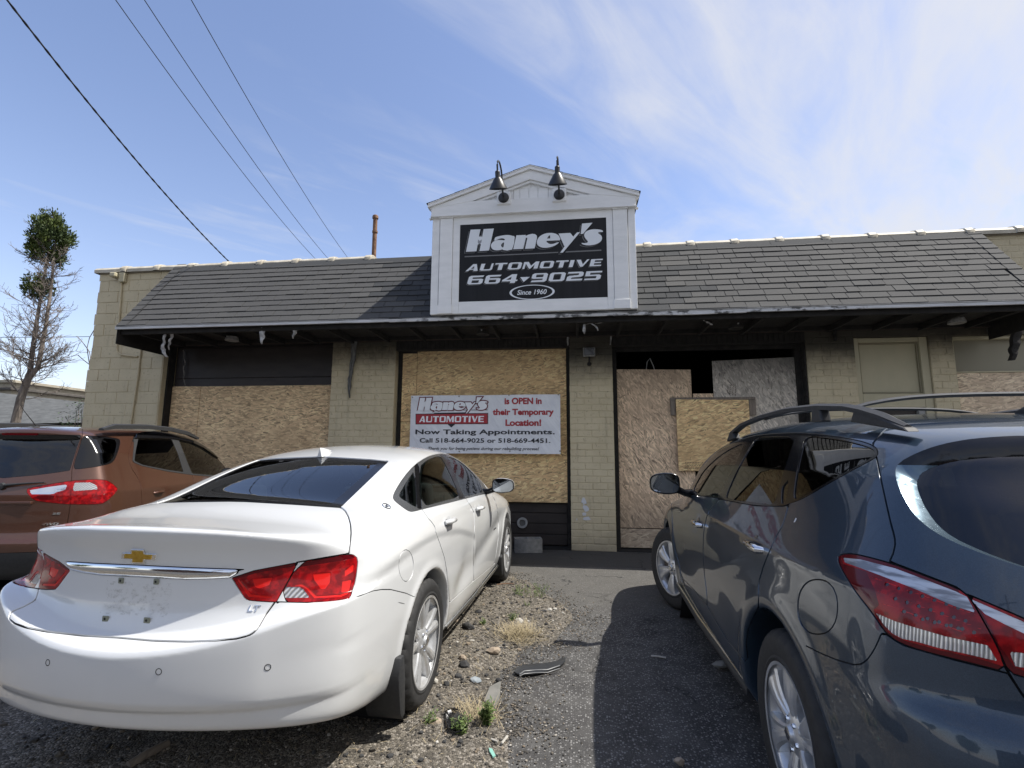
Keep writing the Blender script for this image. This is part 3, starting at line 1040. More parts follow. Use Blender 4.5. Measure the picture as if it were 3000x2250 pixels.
MB().tube([at_y((1893, 1085), D+0.3), at_y((1896, 1060), D+0.3), at_y((1904, 1050), D+0.3), at_y((1914, 1072), D+0.3), at_y((1918, 1085), D+0.3)], 0.008, 6).build('bent_strap', steel_grey, B, smooth=0.8)

# conduit and small lights on the wall
cd = MB().tube([(-8.02, D-0.02, 4.42), (-7.99, D-0.02, 3.85), (-7.975, D-0.02, 3.29), (-7.95, D-0.02, 3.16), (-7.86, D-0.02, 3.10), (-7.53, D-0.02, 3.06)], 0.017, 8)
cd.tube([(-7.49, D-0.02, 3.32), (-7.485, D-0.02, 2.75), (-7.52, D-0.02, 1.95), (-7.54, D-0.02, 0.1)], 0.017, 8)
cd.build('conduit', paint, B, smooth=0.8)
cbx = box_part('junction_box', tan_paint, B, -8.05, -7.93, D-0.07, D-0.003, 4.42, 4.60, 0.01)
box_part('lamp_head', tan_paint, cbx, -8.17, -8.052, D-0.14, D-0.02, 4.50, 4.58, 0.015)
fl = box_part('flood_lamp', grained('sooty_lamp_body', (0.16, 0.16, 0.155), (0.27, 0.27, 0.26), (20, 20, 20), 0.5, 0.001), B, 0.165, 0.352, D-0.10, D-0.03, 2.905, 3.045, 0.01)
box_part('lamp_lens', gloss_black, fl, 0.182, 0.335, D-0.108, D-0.098, 2.922, 3.028, 0.003)
MB().tube([(0.26, D-0.06, 2.905), (0.26, D-0.05, 2.84), (0.26, D-0.01, 2.80)], 0.014, 8).build('lamp_bracket', charred, fl, smooth=0.8)
MB().lathe([(0.0, -0.022), (0.03, -0.02), (0.035, 0.0)], (0.26, D-0.004, 2.80), 'y', 14).build('lamp_base', charred, fl, smooth=0.8)
# burst of paint chips on the middle pier
chips = MB()
for (cx, cz, w_, h_) in ((1711, 1468, 16, 26), (1716, 1490, 22, 18), (1713, 1506, 14, 14), (1720, 1519, 24, 12), (1690, 1522, 4, 8)):
    p = at_y((cx, cz), D-0.008); n = 11; out = []
    for i in range(n):
        a = 2*math.pi*i/n; r_ = rs.uniform(0.55, 1.1)
        out.append((p[0]+math.cos(a)*w_/2/190*r_, p[2]+math.sin(a)*h_/2/190*r_))
    MB().prism(out, D-0.0045-0.0004*w_/9, D-0.0015).build('bare_paint_patch', pm('old_white_primer', (0.60, 0.61, 0.63), 0.7), p2)
# ------------------------------------------------------------------ lettering helpers
def curve_mesh(name, splines, extrude=0.0, offset=0.0):
    cu = bpy.data.curves.new(name, 'CURVE')
    cu.dimensions = '2D'; cu.fill_mode = 'BOTH'; cu.extrude = extrude; cu.offset = offset
    for pts in splines:
        s = cu.splines.new('POLY'); s.points.add(len(pts)-1)
        for q, p in zip(s.points, pts): q.co = (p[0], p[1], 0, 1)
        s.use_cyclic_u = True
    o = bpy.data.objects.new(name, cu); COL.objects.link(o)
    bpy.context.view_layer.update()
    me = bpy.data.meshes.new_from_object(o.evaluated_get(bpy.context.evaluated_depsgraph_get()))
    bpy.data.objects.remove(o); bpy.data.curves.remove(cu)
    return me


def text_mesh(body, offset=0.0, extrude=0.004, space=1.0):
    cu = bpy.data.curves.new('lettering', 'FONT')
    cu.body = body; cu.offset = offset; cu.extrude = extrude; cu.resolution_u = 5; cu.space_character = space
    o = bpy.data.objects.new('lettering', cu); COL.objects.link(o)
    bpy.context.view_layer.update()
    me = bpy.data.meshes.new_from_object(o.evaluated_get(bpy.context.evaluated_depsgraph_get()))
    bpy.data.objects.remove(o); bpy.data.curves.remove(cu)
    return me


def put_flat(me, mat, parent, y, fit=None, cap=None, shear=0.0, depth=0.003, name='lettering'):
    """lay a glyph mesh (xy) on a vertical plane facing the yard. fit=(x0,x1,z0,z1); cap: source y-range taken as z0..z1"""
    n = len(me.vertices); a = np.zeros(n*3, np.float32); me.vertices.foreach_get('co', a); a = a.reshape(-1, 3).astype(float)
    if shear: a[:, 0] += shear*a[:, 1]
    x0, x1 = a[:, 0].min(), a[:, 0].max()
    y0, y1 = cap if cap else (a[:, 1].min(), a[:, 1].max())
    zz = a[:, 2]; zr = max(zz.max()-zz.min(), 1e-6)
    out = np.zeros_like(a)
    out[:, 0] = fit[0]+(a[:, 0]-x0)/(x1-x0)*(fit[1]-fit[0])
    out[:, 2] = fit[2]+(a[:, 1]-y0)/(y1-y0)*(fit[3]-fit[2])
    out[:, 1] = y-(zz-zz.min())/zr*depth
    me.vertices.foreach_set('co', out.astype(np.float32).ravel()); me.update()
    me.materials.clear(); me.materials.append(mat)
    return obj(name, me, parent)


def flat_shapes(splines_px, y, mat, parent, name, depth=0.003, dx=0.0, dz=0.0, offset=0.0):
    """splines given as photo pixels, unprojected to plane y"""
    sp = []
    for s in splines_px:
        sp.append([(at_y(p, y)[0]+dx, at_y(p, y)[2]+dz) for p in s])
    me = curve_mesh(name, sp, 0.001, offset)
    n = len(me.vertices); a = np.zeros(n*3, np.float32); me.vertices.foreach_get('co', a); a = a.reshape(-1, 3).astype(float)
    zz = a[:, 2]; zr = max(zz.max()-zz.min(), 1e-6)
    out = np.stack([a[:, 0], y-(zz-zz.min())/zr*depth, a[:, 1]], 1)
    me.vertices.foreach_set('co', out.astype(np.float32).ravel()); me.update()
    me.materials.clear(); me.materials.append(mat)
    return obj(name, me, parent)


def smooth_loop(p, k=3):
    """Catmull-Rom closed loop"""
    n = len(p); out = []
    for i in range(n):
        a, b, c, d = (np.array(p[(i+j) % n], float) for j in (-1, 0, 1, 2))
        for s in range(k):
            t = s/k
            out.append(tuple(0.5*((2*b)+(-a+c)*t+(2*a-5*b+4*c-d)*t*t+(-a+3*b-3*c+d)*t**3)))
    return out


LOGO = dict(
    H=[(190, 212), (333, 206), (309, 313), (358, 311), (379, 203), (525, 195), (455, 510), (318, 520), (338, 425), (319, 395), (292, 430), (275, 522), (124, 530)],
    a=[(535, 372), (545, 325), (590, 308), (640, 297), (700, 289), (750, 290), (800, 303), (825, 322), (788, 497), (655, 503), (658, 488), (625, 502), (580, 508), (535, 505), (500, 485), (483, 448), (497, 405), (540, 373), (600, 360), (675, 365), (682, 348), (650, 336), (600, 343)],
    a_=[(672, 395), (645, 408), (629, 435), (638, 458), (662, 466)],
    n=[(850, 293), (985, 287), (980, 302), (1030, 282), (1080, 271), (1120, 277), (1145, 300), (1146, 330), (1112, 480), (975, 487), (1008, 335), (1000, 326), (985, 332), (948, 488), (805, 493)],
    e=[(1470, 364), (1474, 330), (1455, 295), (1415, 270), (1360, 259), (1290, 262), (1220, 285), (1168, 328), (1144, 385), (1155, 432), (1200, 463), (1260, 472), (1330, 465), (1400, 442), (1458, 402), (1450, 392), (1390, 413), (1340, 418), (1305, 405), (1287, 372)],
    e_=[(1335, 290), (1310, 305), (1290, 340), (1336, 338)],
    y=[(1458, 268), (1625, 258), (1668, 312), (1722, 252), (1765, 248), (1520, 541), (1480, 543), (1543, 455)],
    q=[(1795, 124), (1945, 112), (1812, 270), (1776, 274)],
    s=[(2093, 226), (2060, 213), (2000, 206), (1940, 208), (1880, 224), (1840, 252), (1826, 290), (1838, 328), (1865, 362), (1880, 385), (1862, 402), (1820, 406), (1790, 402), (1797, 418), (1840, 432), (1900, 437), (1970, 428), (2030, 406), (2070, 372), (2083, 332), (2068, 292), (2025, 262), (2042, 246), (2092, 244)])
ROUND = {'a', 'a_', 's', 'e'}


def logo(map_fn, keys=('H', 'a', 'a_', 'n', 'e', 'e_', 'y', 'q', 's')):
    out = []
    for k in keys:
        pts = [map_fn(p) for p in LOGO[k]]
        out.append(pts)
    return out


# ------------------------------------------------------------------ the sign tower over the door
SY = 6.60
S = empty('shop_sign', (-0.55, SY, 3.35), 'white gabled sign tower with black name panel and two black lamps, standing on the mansard', 'sign')
sx0, sx1, sz0, sz1 = -1.985, 0.880, 3.352, 4.93
ax, az = -0.565, 5.485            # gable apex
bxm = MB()
bxm.prism([(sx0, sz0), (sx1, sz0), (sx1, sz1), (ax, az-0.05), (sx0, sz1)], SY+0.025, 8.3)
bxm.build('sign_box', white_trim, S)


def z4(px, py, y=SY):
    p = at_y((1200+px*0.33907, 450+py*0.33907), y); return (p[0], p[2])


panel = [z4(425, 1275), z4(1712, 1250), z4(1697, 555), z4(440, 620)]
px0, px1 = (panel[0][0]+panel[3][0])/2, (panel[1][0]+panel[2][0])/2
pz0, pz1 = (panel[0][1]+panel[1][1])/2, (panel[2][1]+panel[3][1])/2
sl0, sl1 = z4(262, 900)[0], z4(372, 900)[0]      # left pilaster shaft
sr0, sr1 = z4(1763, 900)[0], z4(1888, 900)[0]
zcap = (z4(320, 548)[1]+z4(1820, 470)[1])/2      # underside of the frieze
zbase = (z4(290, 1308)[1]+z4(1840, 1270)[1])/2
e_ = 0.002


def sb(name, x0, x1, z0, z1, out, bev=0.003, mat=None):
    return box_part(name, mat or white_trim, S, x0, x1, SY-out, SY+0.0245, z0, z1, bev)


sb('corner_board', sx0, sl0-0.012, sz0, zcap, 0.010)
sb('corner_board', sr1+0.012, sx1, sz0, zcap, 0.010)
for (a, b) in ((sl0, sl1), (sr0, sr1)):
    sb('pilaster_shaft', a, b, zbase+e_, zcap-0.035, 0.030)
    sb('pilaster_base', a-0.012, b+0.012, sz0, zbase, 0.042)
    sb('pilaster_cap', a-0.014, b+0.014, zcap-0.033, zcap-e_, 0.045)
sb('face_board', sl1+0.003, px0-0.001, sz0, pz1, 0.016)
sb('face_board', px1+0.001, sr0-0.003, sz0, pz1, 0.016)
sb('face_board', px0, px1, sz0, pz0-0.001, 0.014)
sb('face_board', sl1+0.003, sr0-0.003, pz1+0.001, zcap-e_, 0.012)
zf1 = zcap+0.195
sb('frieze_board', sx0-0.012, sx1+0.012, zcap, zf1, 0.055)
sb('frieze_moulding', sx0-0.02, sx1+0.02, zcap-0.016, zcap-0.001, 0.066)
f = MB()      # siding of the gable with vertical joints
xx = sx0+0.22
while xx < sx1-0.2:
    w_ = rs.choice([0.09, 0.11, 0.13, 0.15])
    h_ = min(az-0.13-abs(xx+w_/2-ax)*0.385, 5.42)
    h_ = az-0.20-abs(xx+w_/2-ax)*((az-0.20-zf1)/(1.12))
    if h_ > zf1+0.02:
        m_ = (zf1+h_)/2 if False else zf1+0.175
        if h_ > m_+0.02:
            box_part('gable_shake', white_trim, S, xx, xx+w_-0.004, SY-0.004, SY+0.024, zf1+0.001, m_, 0.002)
            box_part('gable_shake', white_trim, S, xx+0.03, xx+w_+0.026, SY-0.0005, SY+0.024, m_+0.001, h_+0.05, 0.002)
        else:
            box_part('gable_shake', white_trim, S, xx, xx+w_-0.004, SY-0.004, SY+0.024, zf1+0.001, h_+0.05, 0.002)
    xx += w_
# raking boards (two layers each side) and roof
RISE = (5.44-4.985)


def rake(side, drop0, drop1, out, name, mat=white_trim, x_over=0.06, back=None):
    xe = (sx0-x_over) if side < 0 else (sx1+x_over)
    ze = 4.985
    def zt(x): return az-(abs(x-ax)/(abs(xe-ax)))*(az-ze)
    a = [(ax, zt(ax)-drop0), (xe, zt(xe)-drop0), (xe, zt(xe)-drop1), (ax, zt(ax)-drop1)]
    return MB().prism(a, SY-out, back if back is not None else SY+0.0245).build(name, mat, S, bevel=0.002)


def clipz(side, drop0, drop1, out, name):
    """raking board whose lower end runs into the frieze"""
    xe = (sx0-0.045) if side < 0 else (sx1+0.045)
    def zt(x): return az-(abs(x-ax)/(abs(xe-ax)))*(az-4.985)
    # lower edge stops at the frieze top
    zlow = zcap
    pts = [(ax, zt(ax)-drop0), (xe, zt(xe)-drop0), (xe, max(zlow, zt(xe)-drop1))]
    if zt(xe)-drop1 < zf1:
        fx = (az-drop1-zf1)/((az-4.985)/abs(xe-ax))
        xs_ = ax+(fx if side > 0 else -fx)
        pts = [(ax, zt(ax)-drop0), (xe, zt(xe)-drop0), (xe, zf1+0.002 if zt(xe)-drop0 > zf1+0.002 else zt(xe)-drop0-0.01), (xs_, zf1+0.002)]
    pts.append((ax, zt(ax)-drop1))
    return MB().prism(pts, SY-out, SY+0.0245).build(name, white_trim, S, bevel=0.002)


for sd in (-1, 1):
    rake(sd, 0.02, 0.062, 0.085, 'crown_moulding')
    clipz(sd, 0.064, 0.205, 0.058, 'rake_board')
    clipz(sd, 0.207, 0.245, 0.036, 'rake_moulding')
    rake(sd, 0.004, 0.018, 0.092, 'gable_roof', white_trim, 0.055, 8.35)
    xe = (sx0-0.062) if sd < 0 else (sx1+0.062)
    n = 7
    for i in range(n):      # shingle edges that give the stepped outline
        f0, f1 = i/n, (i+1)/n+0.02
        xa, xb = ax+(xe-ax)*f0, ax+(xe-ax)*min(f1, 1.01)
        za, zb = az+(4.985-az)*f0, az+(4.985-az)*min(f1, 1.01)
        MB().prism([(xa, za-0.004), (xb, zb-0.003), (xb, zb+0.004), (xa, za-0.002)], SY-0.094, 8.34).build('roof_shingle', shingle_dark, S)

panel_m = grained('sign_panel_black', (0.007, 0.0075, 0.009), (0.012, 0.0125, 0.015), (14, 2, 1.5), 0.45, 0.0006, spec=0.25)
sp = box_part('name_panel', panel_m, S, px0, px1, SY-0.010, SY+0.0245, pz0, pz1, 0)
let_w = pm('vinyl_letter_white', (0.74, 0.77, 0.80), 0.45)
let_g = pm('vinyl_letter_grey', (0.16, 0.16, 0.16), 0.45)
let_k = pm('vinyl_letter_black', (0.012, 0.012, 0.014), 0.45)
zl = lambda p: (1340+p[0]*0.20344, 630+p[1]*0.20344)
L_ = [smooth_loop(s, 2) if k in ROUND else s for k, s in zip(('H', 'a', 'a_', 'n', 'e', 'e_', 'y', 'q', 's'), logo(zl))]
flat_shapes(L_, SY-0.0105, let_g, S, 'logo_shadow', 0.002, -0.0255, -0.024)
flat_shapes(L_, SY-0.013, let_k, S, 'logo_shadow', 0.002, -0.018, -0.017)
flat_shapes(L_, SY-0.0155, let_w, S, 'logo_lettering', 0.003)
flat_shapes([[zl(p) for p in [(318, 300), (363, 298), (360, 313), (309, 314)]], [zl(p) for p in [(300, 352), (320, 372), (352, 352), (345, 395), (318, 425), (292, 395)]]], SY-0.0187, pm('vinyl_grey_light', (0.30, 0.31, 0.33), 0.45), S, 'logo_motif', 0.001)
flat_shapes([[zl(p) for p in [(105, 592), (620, 570), (1240, 541), (1455, 530), (1450, 545), (1240, 556), (620, 585), (105, 608)]], [zl(p) for p in [(1565, 523), (2072, 498), (2072, 516), (1552, 541)]]], SY-0.0105, let_g, S, 'logo_rule', 0.002)


def zl2(px, py, y=SY):
    p = at_y((1340+px*0.20344, 740+py*0.20344), y); return (p[0], p[2])


def cap_range(me):
    a = np.zeros(len(me.vertices)*3, np.float32); me.vertices.foreach_get('co', a); a = a.reshape(-1, 3)
    return a[:, 1].min(), a[:, 1].max()


# wide square-shouldered display capitals, drawn as strokes on a 0..1 x 0..1 cell (thick verticals)
def wide_glyphs():
    T = 0.24; t = 0.17   # vertical and horizontal stroke weights
    c = 0.13
    def ring(x0, x1, y0, y1, cc=c): return [(x0+cc, y0), (x1-cc, y0), (x1, y0+cc), (x1, y1-cc), (x1-cc, y1), (x0+cc, y1), (x0, y1-cc), (x0, y0+cc)]
    G = {}
    G['O'] = ([ring(0, 1, 0, 1), ring(T+0.02, 1-T-0.02, t, 1-t, 0.05)], 1)
    G['0'] = G['O']
    G['A'] = ([[(0, 0), (0.22, 0), (0.30, 0.2), (0.62, 0.2), (0.60, 0), (0.95, 0), (0.72, 1), (0.45, 1)], [(0.36, 0.34), (0.62, 0.34), (0.57, 0.72)]], 0.95)
    G['U'] = ([[(0, 1), (0.30, 1), (0.27, 0.2), (0.30, t), (0.72, t), (0.78, 0.24), (0.80, 1), (0.95, 1), (0.95, 0.12), (0.84, 0), (0.12, 0), (0, 0.12)]], 0.95)
    G['T'] = ([[(0, 1), (0.92, 1), (0.92, 0.80), (0.62, 0.83), (0.62, 0), (0.30, 0), (0.30, 0.83), (0, 0.80)]], 0.92)
    G['M'] = ([[(0, 0), (0, 1), (0.34, 1), (0.60, 0.42), (0.88, 1), (1.15, 1), (1.15, 0), (0.85, 0), (0.85, 0.62), (0.60, 0.0), (0.52, 0.0), (0.16, 0.75), (0.16, 0)]], 1.15)
    G['I'] = ([[(0, 0), (0.30, 0), (0.30, 1), (0, 1)]], 0.30)
    G['V'] = ([[(0, 1), (0.32, 1), (0.56, 0.32), (0.78, 1), (0.95, 1), (0.60, 0), (0.40, 0)]], 0.95)
    G['E'] = ([[(0, 0), (0.85, 0), (0.85, t), (0.30, t), (0.30, 0.42), (0.78, 0.42), (0.78, 0.58), (0.30, 0.58), (0.30, 1-t), (0.85, 1-t), (0.85, 1), (0, 1)]], 0.85)
    G['6'] = ([[(1, 1), (c, 1), (0, 1-c), (0, c), (c, 0), (1-c, 0), (1, c), (1, 0.62-c/2), (1-c, 0.62), (T+0.03, 0.62), (T+0.03, 0.80), (0.94, 0.82)], [(T+0.03, 0.46), (0.74, 0.46), (0.74, 0.15), (T+0.03, 0.15)]], 1)
    G['9'] = ([[(1-a, 1-b) for a, b in s] for s in G['6'][0]], 1)
    G['4'] = ([[(0.55, 1), (0.88, 1), (0.88, 0.36), (1, 0.36), (1, 0.2), (0.88, 0.2), (0.88, 0), (0.56, 0), (0.56, 0.2), (0, 0.2), (0, 0.36)], [(0.56, 0.38), (0.56, 0.74), (0.24, 0.38)]], 1)
    G['2'] = ([[(0, 1), (1-c, 1), (1, 1-c), (1, 0.54), (1-c, 0.42), (0.3, 0.36), (0.27, 0.2), (1, 0.2), (1, 0), (0, 0), (0, 0.44), (c, 0.56), (0.70, 0.62), (0.72, 0.82), (0.0, 0.82)]], 1)
    G['5'] = ([[(1, 1), (0, 1), (0, 0.44), (0.72, 0.44), (0.72, 0.17), (0, 0.17), (0, 0), (1-c, 0), (1, c), (1, 0.48), (1-c, 0.6), (0.28, 0.6), (0.28, 0.82), (1, 0.82)]], 1)
    G['^'] = ([[(0, 0.62), (0.62, 0.62), (0.31, 0.05)]], 0.62)
    return G


WG = wide_glyphs()


def wide_text(body, rect, y, mat, parent, slant=0.12, gap=0.14, depth=0.003, dx=0, dz=0, name='lettering'):
    x = 0; sp_ = []
    for ch in body:
        g, w_ = WG[ch]
        for s in g: sp_.append([(x+p[0]+slant*p[1], p[1]) for p in s])
        x += w_+gap
    tot = x-gap+slant
    x0, x1, z0, z1 = rect
    sp_ = [[(x0+p[0]/tot*(x1-x0)+dx, z0+p[1]*(z1-z0)+dz) for p in s] for s in sp_]
    me = curve_mesh(name, sp_, 0.001)
    a = np.zeros(len(me.vertices)*3, np.float32); me.vertices.foreach_get('co', a); a = a.reshape(-1, 3).astype(float)
    zz = a[:, 2]
    out = np.stack([a[:, 0], y-(zz-zz.min())/0.002*depth, a[:, 1]], 1)
    me.vertices.foreach_set('co', out.astype(np.float32).ravel()); me.update(); me.materials.clear(); me.materials.append(mat)
    return obj(name, me, parent)


ra = (zl2(120, 278)[0], zl2(2095, 100)[0], (zl2(240, 278)[1]+zl2(2010, 193)[1])/2, (zl2(240, 178)[1]+zl2(2010, 95)[1])/2)
rn = (zl2(140, 460)[0], zl2(2088, 300)[0], (zl2(240, 462)[1]+zl2(1950, 400)[1])/2, (zl2(240, 342)[1]+zl2(1950, 272)[1])/2)
for body, rc in (('AUTOMOTIVE', ra), ('664^9025', rn)):
    wide_text(body, rc, SY-0.0105, let_g, S, 0.16, depth=0.002, dx=-0.014, dz=-0.013, name='lettering_shadow')
    wide_text(body, rc, SY-0.013, let_k, S, 0.16, depth=0.002, dx=-0.008, dz=-0.007, name='lettering_shadow')
    wide_text(body, rc, SY-0.0155, let_w, S, 0.16)
ec = zl2(1075, 573); er = (zl2(1400, 573)[0]-zl2(750, 573)[0])/2; eh = (zl2(1075, 467)[1]-zl2(1075, 680)[1])/2
cs = [(math.cos(2*math.pi*i/56), math.sin(2*math.pi*i/56)) for i in range(56)]
me = curve_mesh('date_ring', [[(ec[0]+er*c, ec[1]+eh*s) for c, s in cs], [(ec[0]+er*0.90*c, ec[1]+eh*0.90*s) for c, s in cs]], 0.001)
a = np.zeros(len(me.vertices)*3, np.float32); me.vertices.foreach_get('co', a); a = a.reshape(-1, 3).astype(float)
me.vertices.foreach_set('co', np.stack([a[:, 0], SY-0.0105-(a[:, 2]+0.001), a[:, 1]], 1).astype(np.float32).ravel()); me.update(); me.materials.append(let_w)
obj('date_ring', me, S)
tm = text_mesh('Since 1960', 0.018, 0.01)
put_flat(tm, let_w, S, SY-0.0105, (zl2(862, 600)[0], zl2(1288, 600)[0], zl2(1075, 608)[1], zl2(1075, 537)[1]), None, 0.22)

# gooseneck lamps
for (bx_, bz_, cx_, tipz, rimx) in (((1475, 578)), ()) if False else []:
    pass
lamp_in = pm('lamp_inside_white', (0.5, 0.5, 0.48), 0.5)
for (base, rim_c, neck_top, rim_w) in (((1475, 578), (1460, 554), (1461, 486), 50), ((1638, 569), (1633.5, 541), (1631, 475), 51)):
    bp = at_y(base, SY-0.09)
    yo = SY-0.42                                     # the shade hangs well in front of the face
    rp = at_y(rim_c, yo); R_ = rim_w/2*(yo/FPX)*1.17
    tp = at_y(neck_top, yo+0.05)
    gl = empty('gooseneck_lamp', (bp[0], SY-0.09, bp[2]), None, None); parent_to(gl, S)
    pl_ = MB().box(bp[0]-0.10, bp[0]+0.10, SY-0.075, SY-0.03, bp[2]-0.10, bp[2]+0.10).build('mounting_block', white_trim, gl, bevel=0.012)
    MB().lathe([(0.0, -0.028), (0.05, -0.026), (0.072, -0.018), (0.077, 0.0)], (bp[0], SY-0.076, bp[2]), 'y', 26).build('wall_plate', black_metal, gl, smooth=0.8)
    tl_ = math.radians(24); zt_ = tp[2]+0.02
    path = [(bp[0], SY-0.10, bp[2]), (bp[0], SY-0.16, bp[2]+0.03)]
    path += [(bp[0]+(rp[0]-bp[0])*0.15, SY-0.20, bp[2]+0.12), (bp[0]+(rp[0]-bp[0])*0.3, SY-0.20, zt_-0.15)]
    yn = yo-0.235*math.sin(tl_)-0.02; c0 = ((yn+SY-0.20)/2); rr = (SY-0.20-yn)/2
    for k in range(9):
        a_ = math.pi*k/8
        path.append((bp[0]+(rp[0]-bp[0])*(0.3+0.7*k/8), c0+rr*math.cos(a_), zt_-0.10+0.115*math.sin(a_)))
    path.append((rp[0], yo-0.235*math.sin(tl_), rp[2]+0.235*math.cos(tl_)))
    MB().tube(path, 0.0125, 10).build('lamp_arm', black_metal, gl, smooth=0.9)
    sh = MB().lathe([(0.014, 0.235), (0.03, 0.225), (0.034, 0.215), (0.034, 0.15), (0.040, 0.142), (0.055, 0.128), (R_*0.97, 0.012), (R_, 0.0), (R_*0.95, 0.004), (0.045, 0.12), (0.0, 0.13)], (rp[0], yo, rp[2]), 'z', 32, Matrix.Rotation(tl_, 3, 'X'))
    # slight tilt towards the panel
    sh.build('lamp_shade', black_metal, gl, smooth=0.7)

# ------------------------------------------------------------------ boards over the bays
def board(mat, x0, x1, y, z0, z1, label, tl=(0, 0, 0, 0), group=None, th=0.014, name='strand_board'):
    """tl: small z offsets of the corners (bottom-left, bottom-right, top-right, top-left)"""
    b_ = MB().prism([(x0, z0+tl[0]), (x1, z0+tl[1]), (x1, z1+tl[2]), (x0, z1+tl[3])], y, y+th).build(name, mat, None, bevel=0.002)
    tag(b_, label, 'board')
    # screws
    return b_


YB = D+0.225
bd = []
bd.append(board(OSB_A, -7.045, -6.478, YB, 0.12, 2.56, 'narrow strand board at the far left of the boarded left bay'))
bd.append(board(OSB_A, -6.470, -3.955, YB, 0.12, 2.555, 'wide strand board filling the left bay under the dark door panel'))
bd.append(board(OSB_B, -2.786, -2.542, YB-0.09, 1.925, 3.05, 'narrow upper strand board at the left edge of the bay with the banner', (0, 0, 0, 0)))
bd.append(board(OSB_B, -2.537, -0.10, YB-0.09, 1.925, 3.088, 'large yellow strand board above the white banner', (0, 0, 0.012, -0.008)))
bd.append(board(OSB_B, -2.786, -0.055, YB-0.082, 0.675, 1.921, 'large strand board behind and below the white banner'))
bd.append(board(OSB_C, 0.662, 1.822, YB-0.02, 0.318, 2.735, 'tall brown strand board leaning in the left of the burnt-out bay', (0, 0.0, -0.012, 0.012)))
bd.append(board(OSB_D, 2.146, 3.392, YB-0.02, 0.318, 2.865, 'tall grey sooty strand board in the right of the burnt-out bay', (0, 0, 0.03, -0.012)))
bd.append(board(OSB_E, 0.655, 2.9, YB-0.02, 0.03, 0.306, 'low strip of strand board at the foot of the burnt-out bay'))
bd.append(board(OSB_B, 1.568, 2.628, YB-0.085, 1.172, 2.238, 'square yellow strand board nailed over the middle of the burnt-out bay', (0.004, -0.004, 0.0, 0.016)))
bd.append(board(OSB_C, 1.836, 2.135, YB-0.035, 2.20, 2.345, 'small brown board scrap between the two tall boards'))
fr_ = empty('timber_frame', (2.1, YB-0.06, 2.0), 'weathered timber rail and cleats behind the square yellow board', 'timber')
box_part('rail', grey_wood, fr_, 1.487, 2.735, YB-0.068, YB-0.038, 2.243, 2.283, 0.003)
box_part('cleat', grey_wood, fr_, 1.487, 1.563, YB-0.066, YB-0.038, 2.008, 2.241, 0.003)
box_part('cleat', grey_wood, fr_, 2.634, 2.735, YB-0.066, YB-0.038, 2.008, 2.241, 0.003)
bd.append(board(OSB_E, 5.463, 7.59, D+0.112, 1.02, 2.598, 'pale strand board over the window at the far right'))
screw_m = pm('screw_dark', (0.03, 0.022, 0.018), 0.6)
for i, b_ in enumerate(bd):
    xs_ = [v.co.x for v in b_.data.vertices]; zs_ = [v.co.z for v in b_.data.vertices]; ys_ = min(v.co.y for v in b_.data.vertices)
    x0, x1, z0, z1 = min(xs_)+0.05, max(xs_)-0.05, min(zs_)+0.05, max(zs_)-0.06
    nx2 = max(2, int((x1-x0)/0.30)+1); nz2 = max(2, int((z1-z0)/0.38)+1)
    f = MB()
    for k in range(nx2):
        for j in range(nz2):
            cx, cz = x0+(x1-x0)*k/(nx2-1)+rs.uniform(-0.02, 0.02), z0+(z1-z0)*j/(nz2-1)+rs.uniform(-0.02, 0.02)
            f.add([(cx+0.0055*math.cos(q*math.pi/3), ys_-0.0008, cz+0.0055*math.sin(q*math.pi/3)) for q in range(6)], [tuple(range(6))])
    tag(f.build('screw_heads', screw_m, b_), kind='stuff')
# mill stamps printed on boards
stamp = pm('stamp_ink', (0.05, 0.03, 0.02), 0.8)


def stamp_lines(parent, x, z, y, w_, rows, rot=False, seed=1):
    r = random.Random(seed); f = MB()
    for k in range(rows):
        a = 0
        while a < w_:
            c = r.uniform(0.008, 0.035)
            if rot: f.add([(x+k*0.022, y, z-a), (x+k*0.022+0.008, y, z-a), (x+k*0.022+0.008, y, z-a-c), (x+k*0.022, y, z-a-c)], [(0, 1, 2, 3)])
            else: f.add([(x+a, y, z-k*0.022), (x+a+c, y, z-k*0.022), (x+a+c, y, z-k*0.022-0.007), (x+a, y, z-k*0.022-0.007)], [(0, 1, 2, 3)])
            a += c+0.008
    f.build('mill_stamp', stamp, parent)


stamp_lines(bd[6], 2.35, 2.48, YB-0.0215, 0.14, 6, True, 3)
stamp_lines(bd[8], 1.66, 1.30, YB-0.0865, 0.42, 5, False, 5)
stamp_lines(bd[4], -2.78, 1.905, YB-0.0835, 0.10, 1, False, 5)
stamp_lines(bd[2], -2.77, 2.10, YB-0.0915, 0.16, 4, False, 9)

# ------------------------------------------------------------------ banner
BY = D-0.02


def bz(px, py): p = at_y((1150+px*0.24864, 1120+py*0.24864), BY); return (p[0], p[2])


bx0, bx1 = -2.572, -0.193
bz0, bz1 = 1.415, 2.328
bann = empty('vinyl_banner', (-1.38, BY, 1.41), 'white vinyl banner with red and black lettering hanging on the boards', 'banner')


def _ban(t, g, o, L, bump):
    n = t.noise(t.vmap(g, (1, 1, 1), (0, 0.8, 0)), 3.0, 4, 0.55)
    L(t.mix(t.step(n, 0.35, 0.7), (0.68, 0.70, 0.74), (0.77, 0.79, 0.82)), 'Base Color')
    w = t.noise(t.vmap(t.vmap(g, (1, 1, 1), (0, 0.6, 0)), (9, 1, 1.6)), 1.0, 3, 0.5)
    bump(w, 0.05, 0.8)


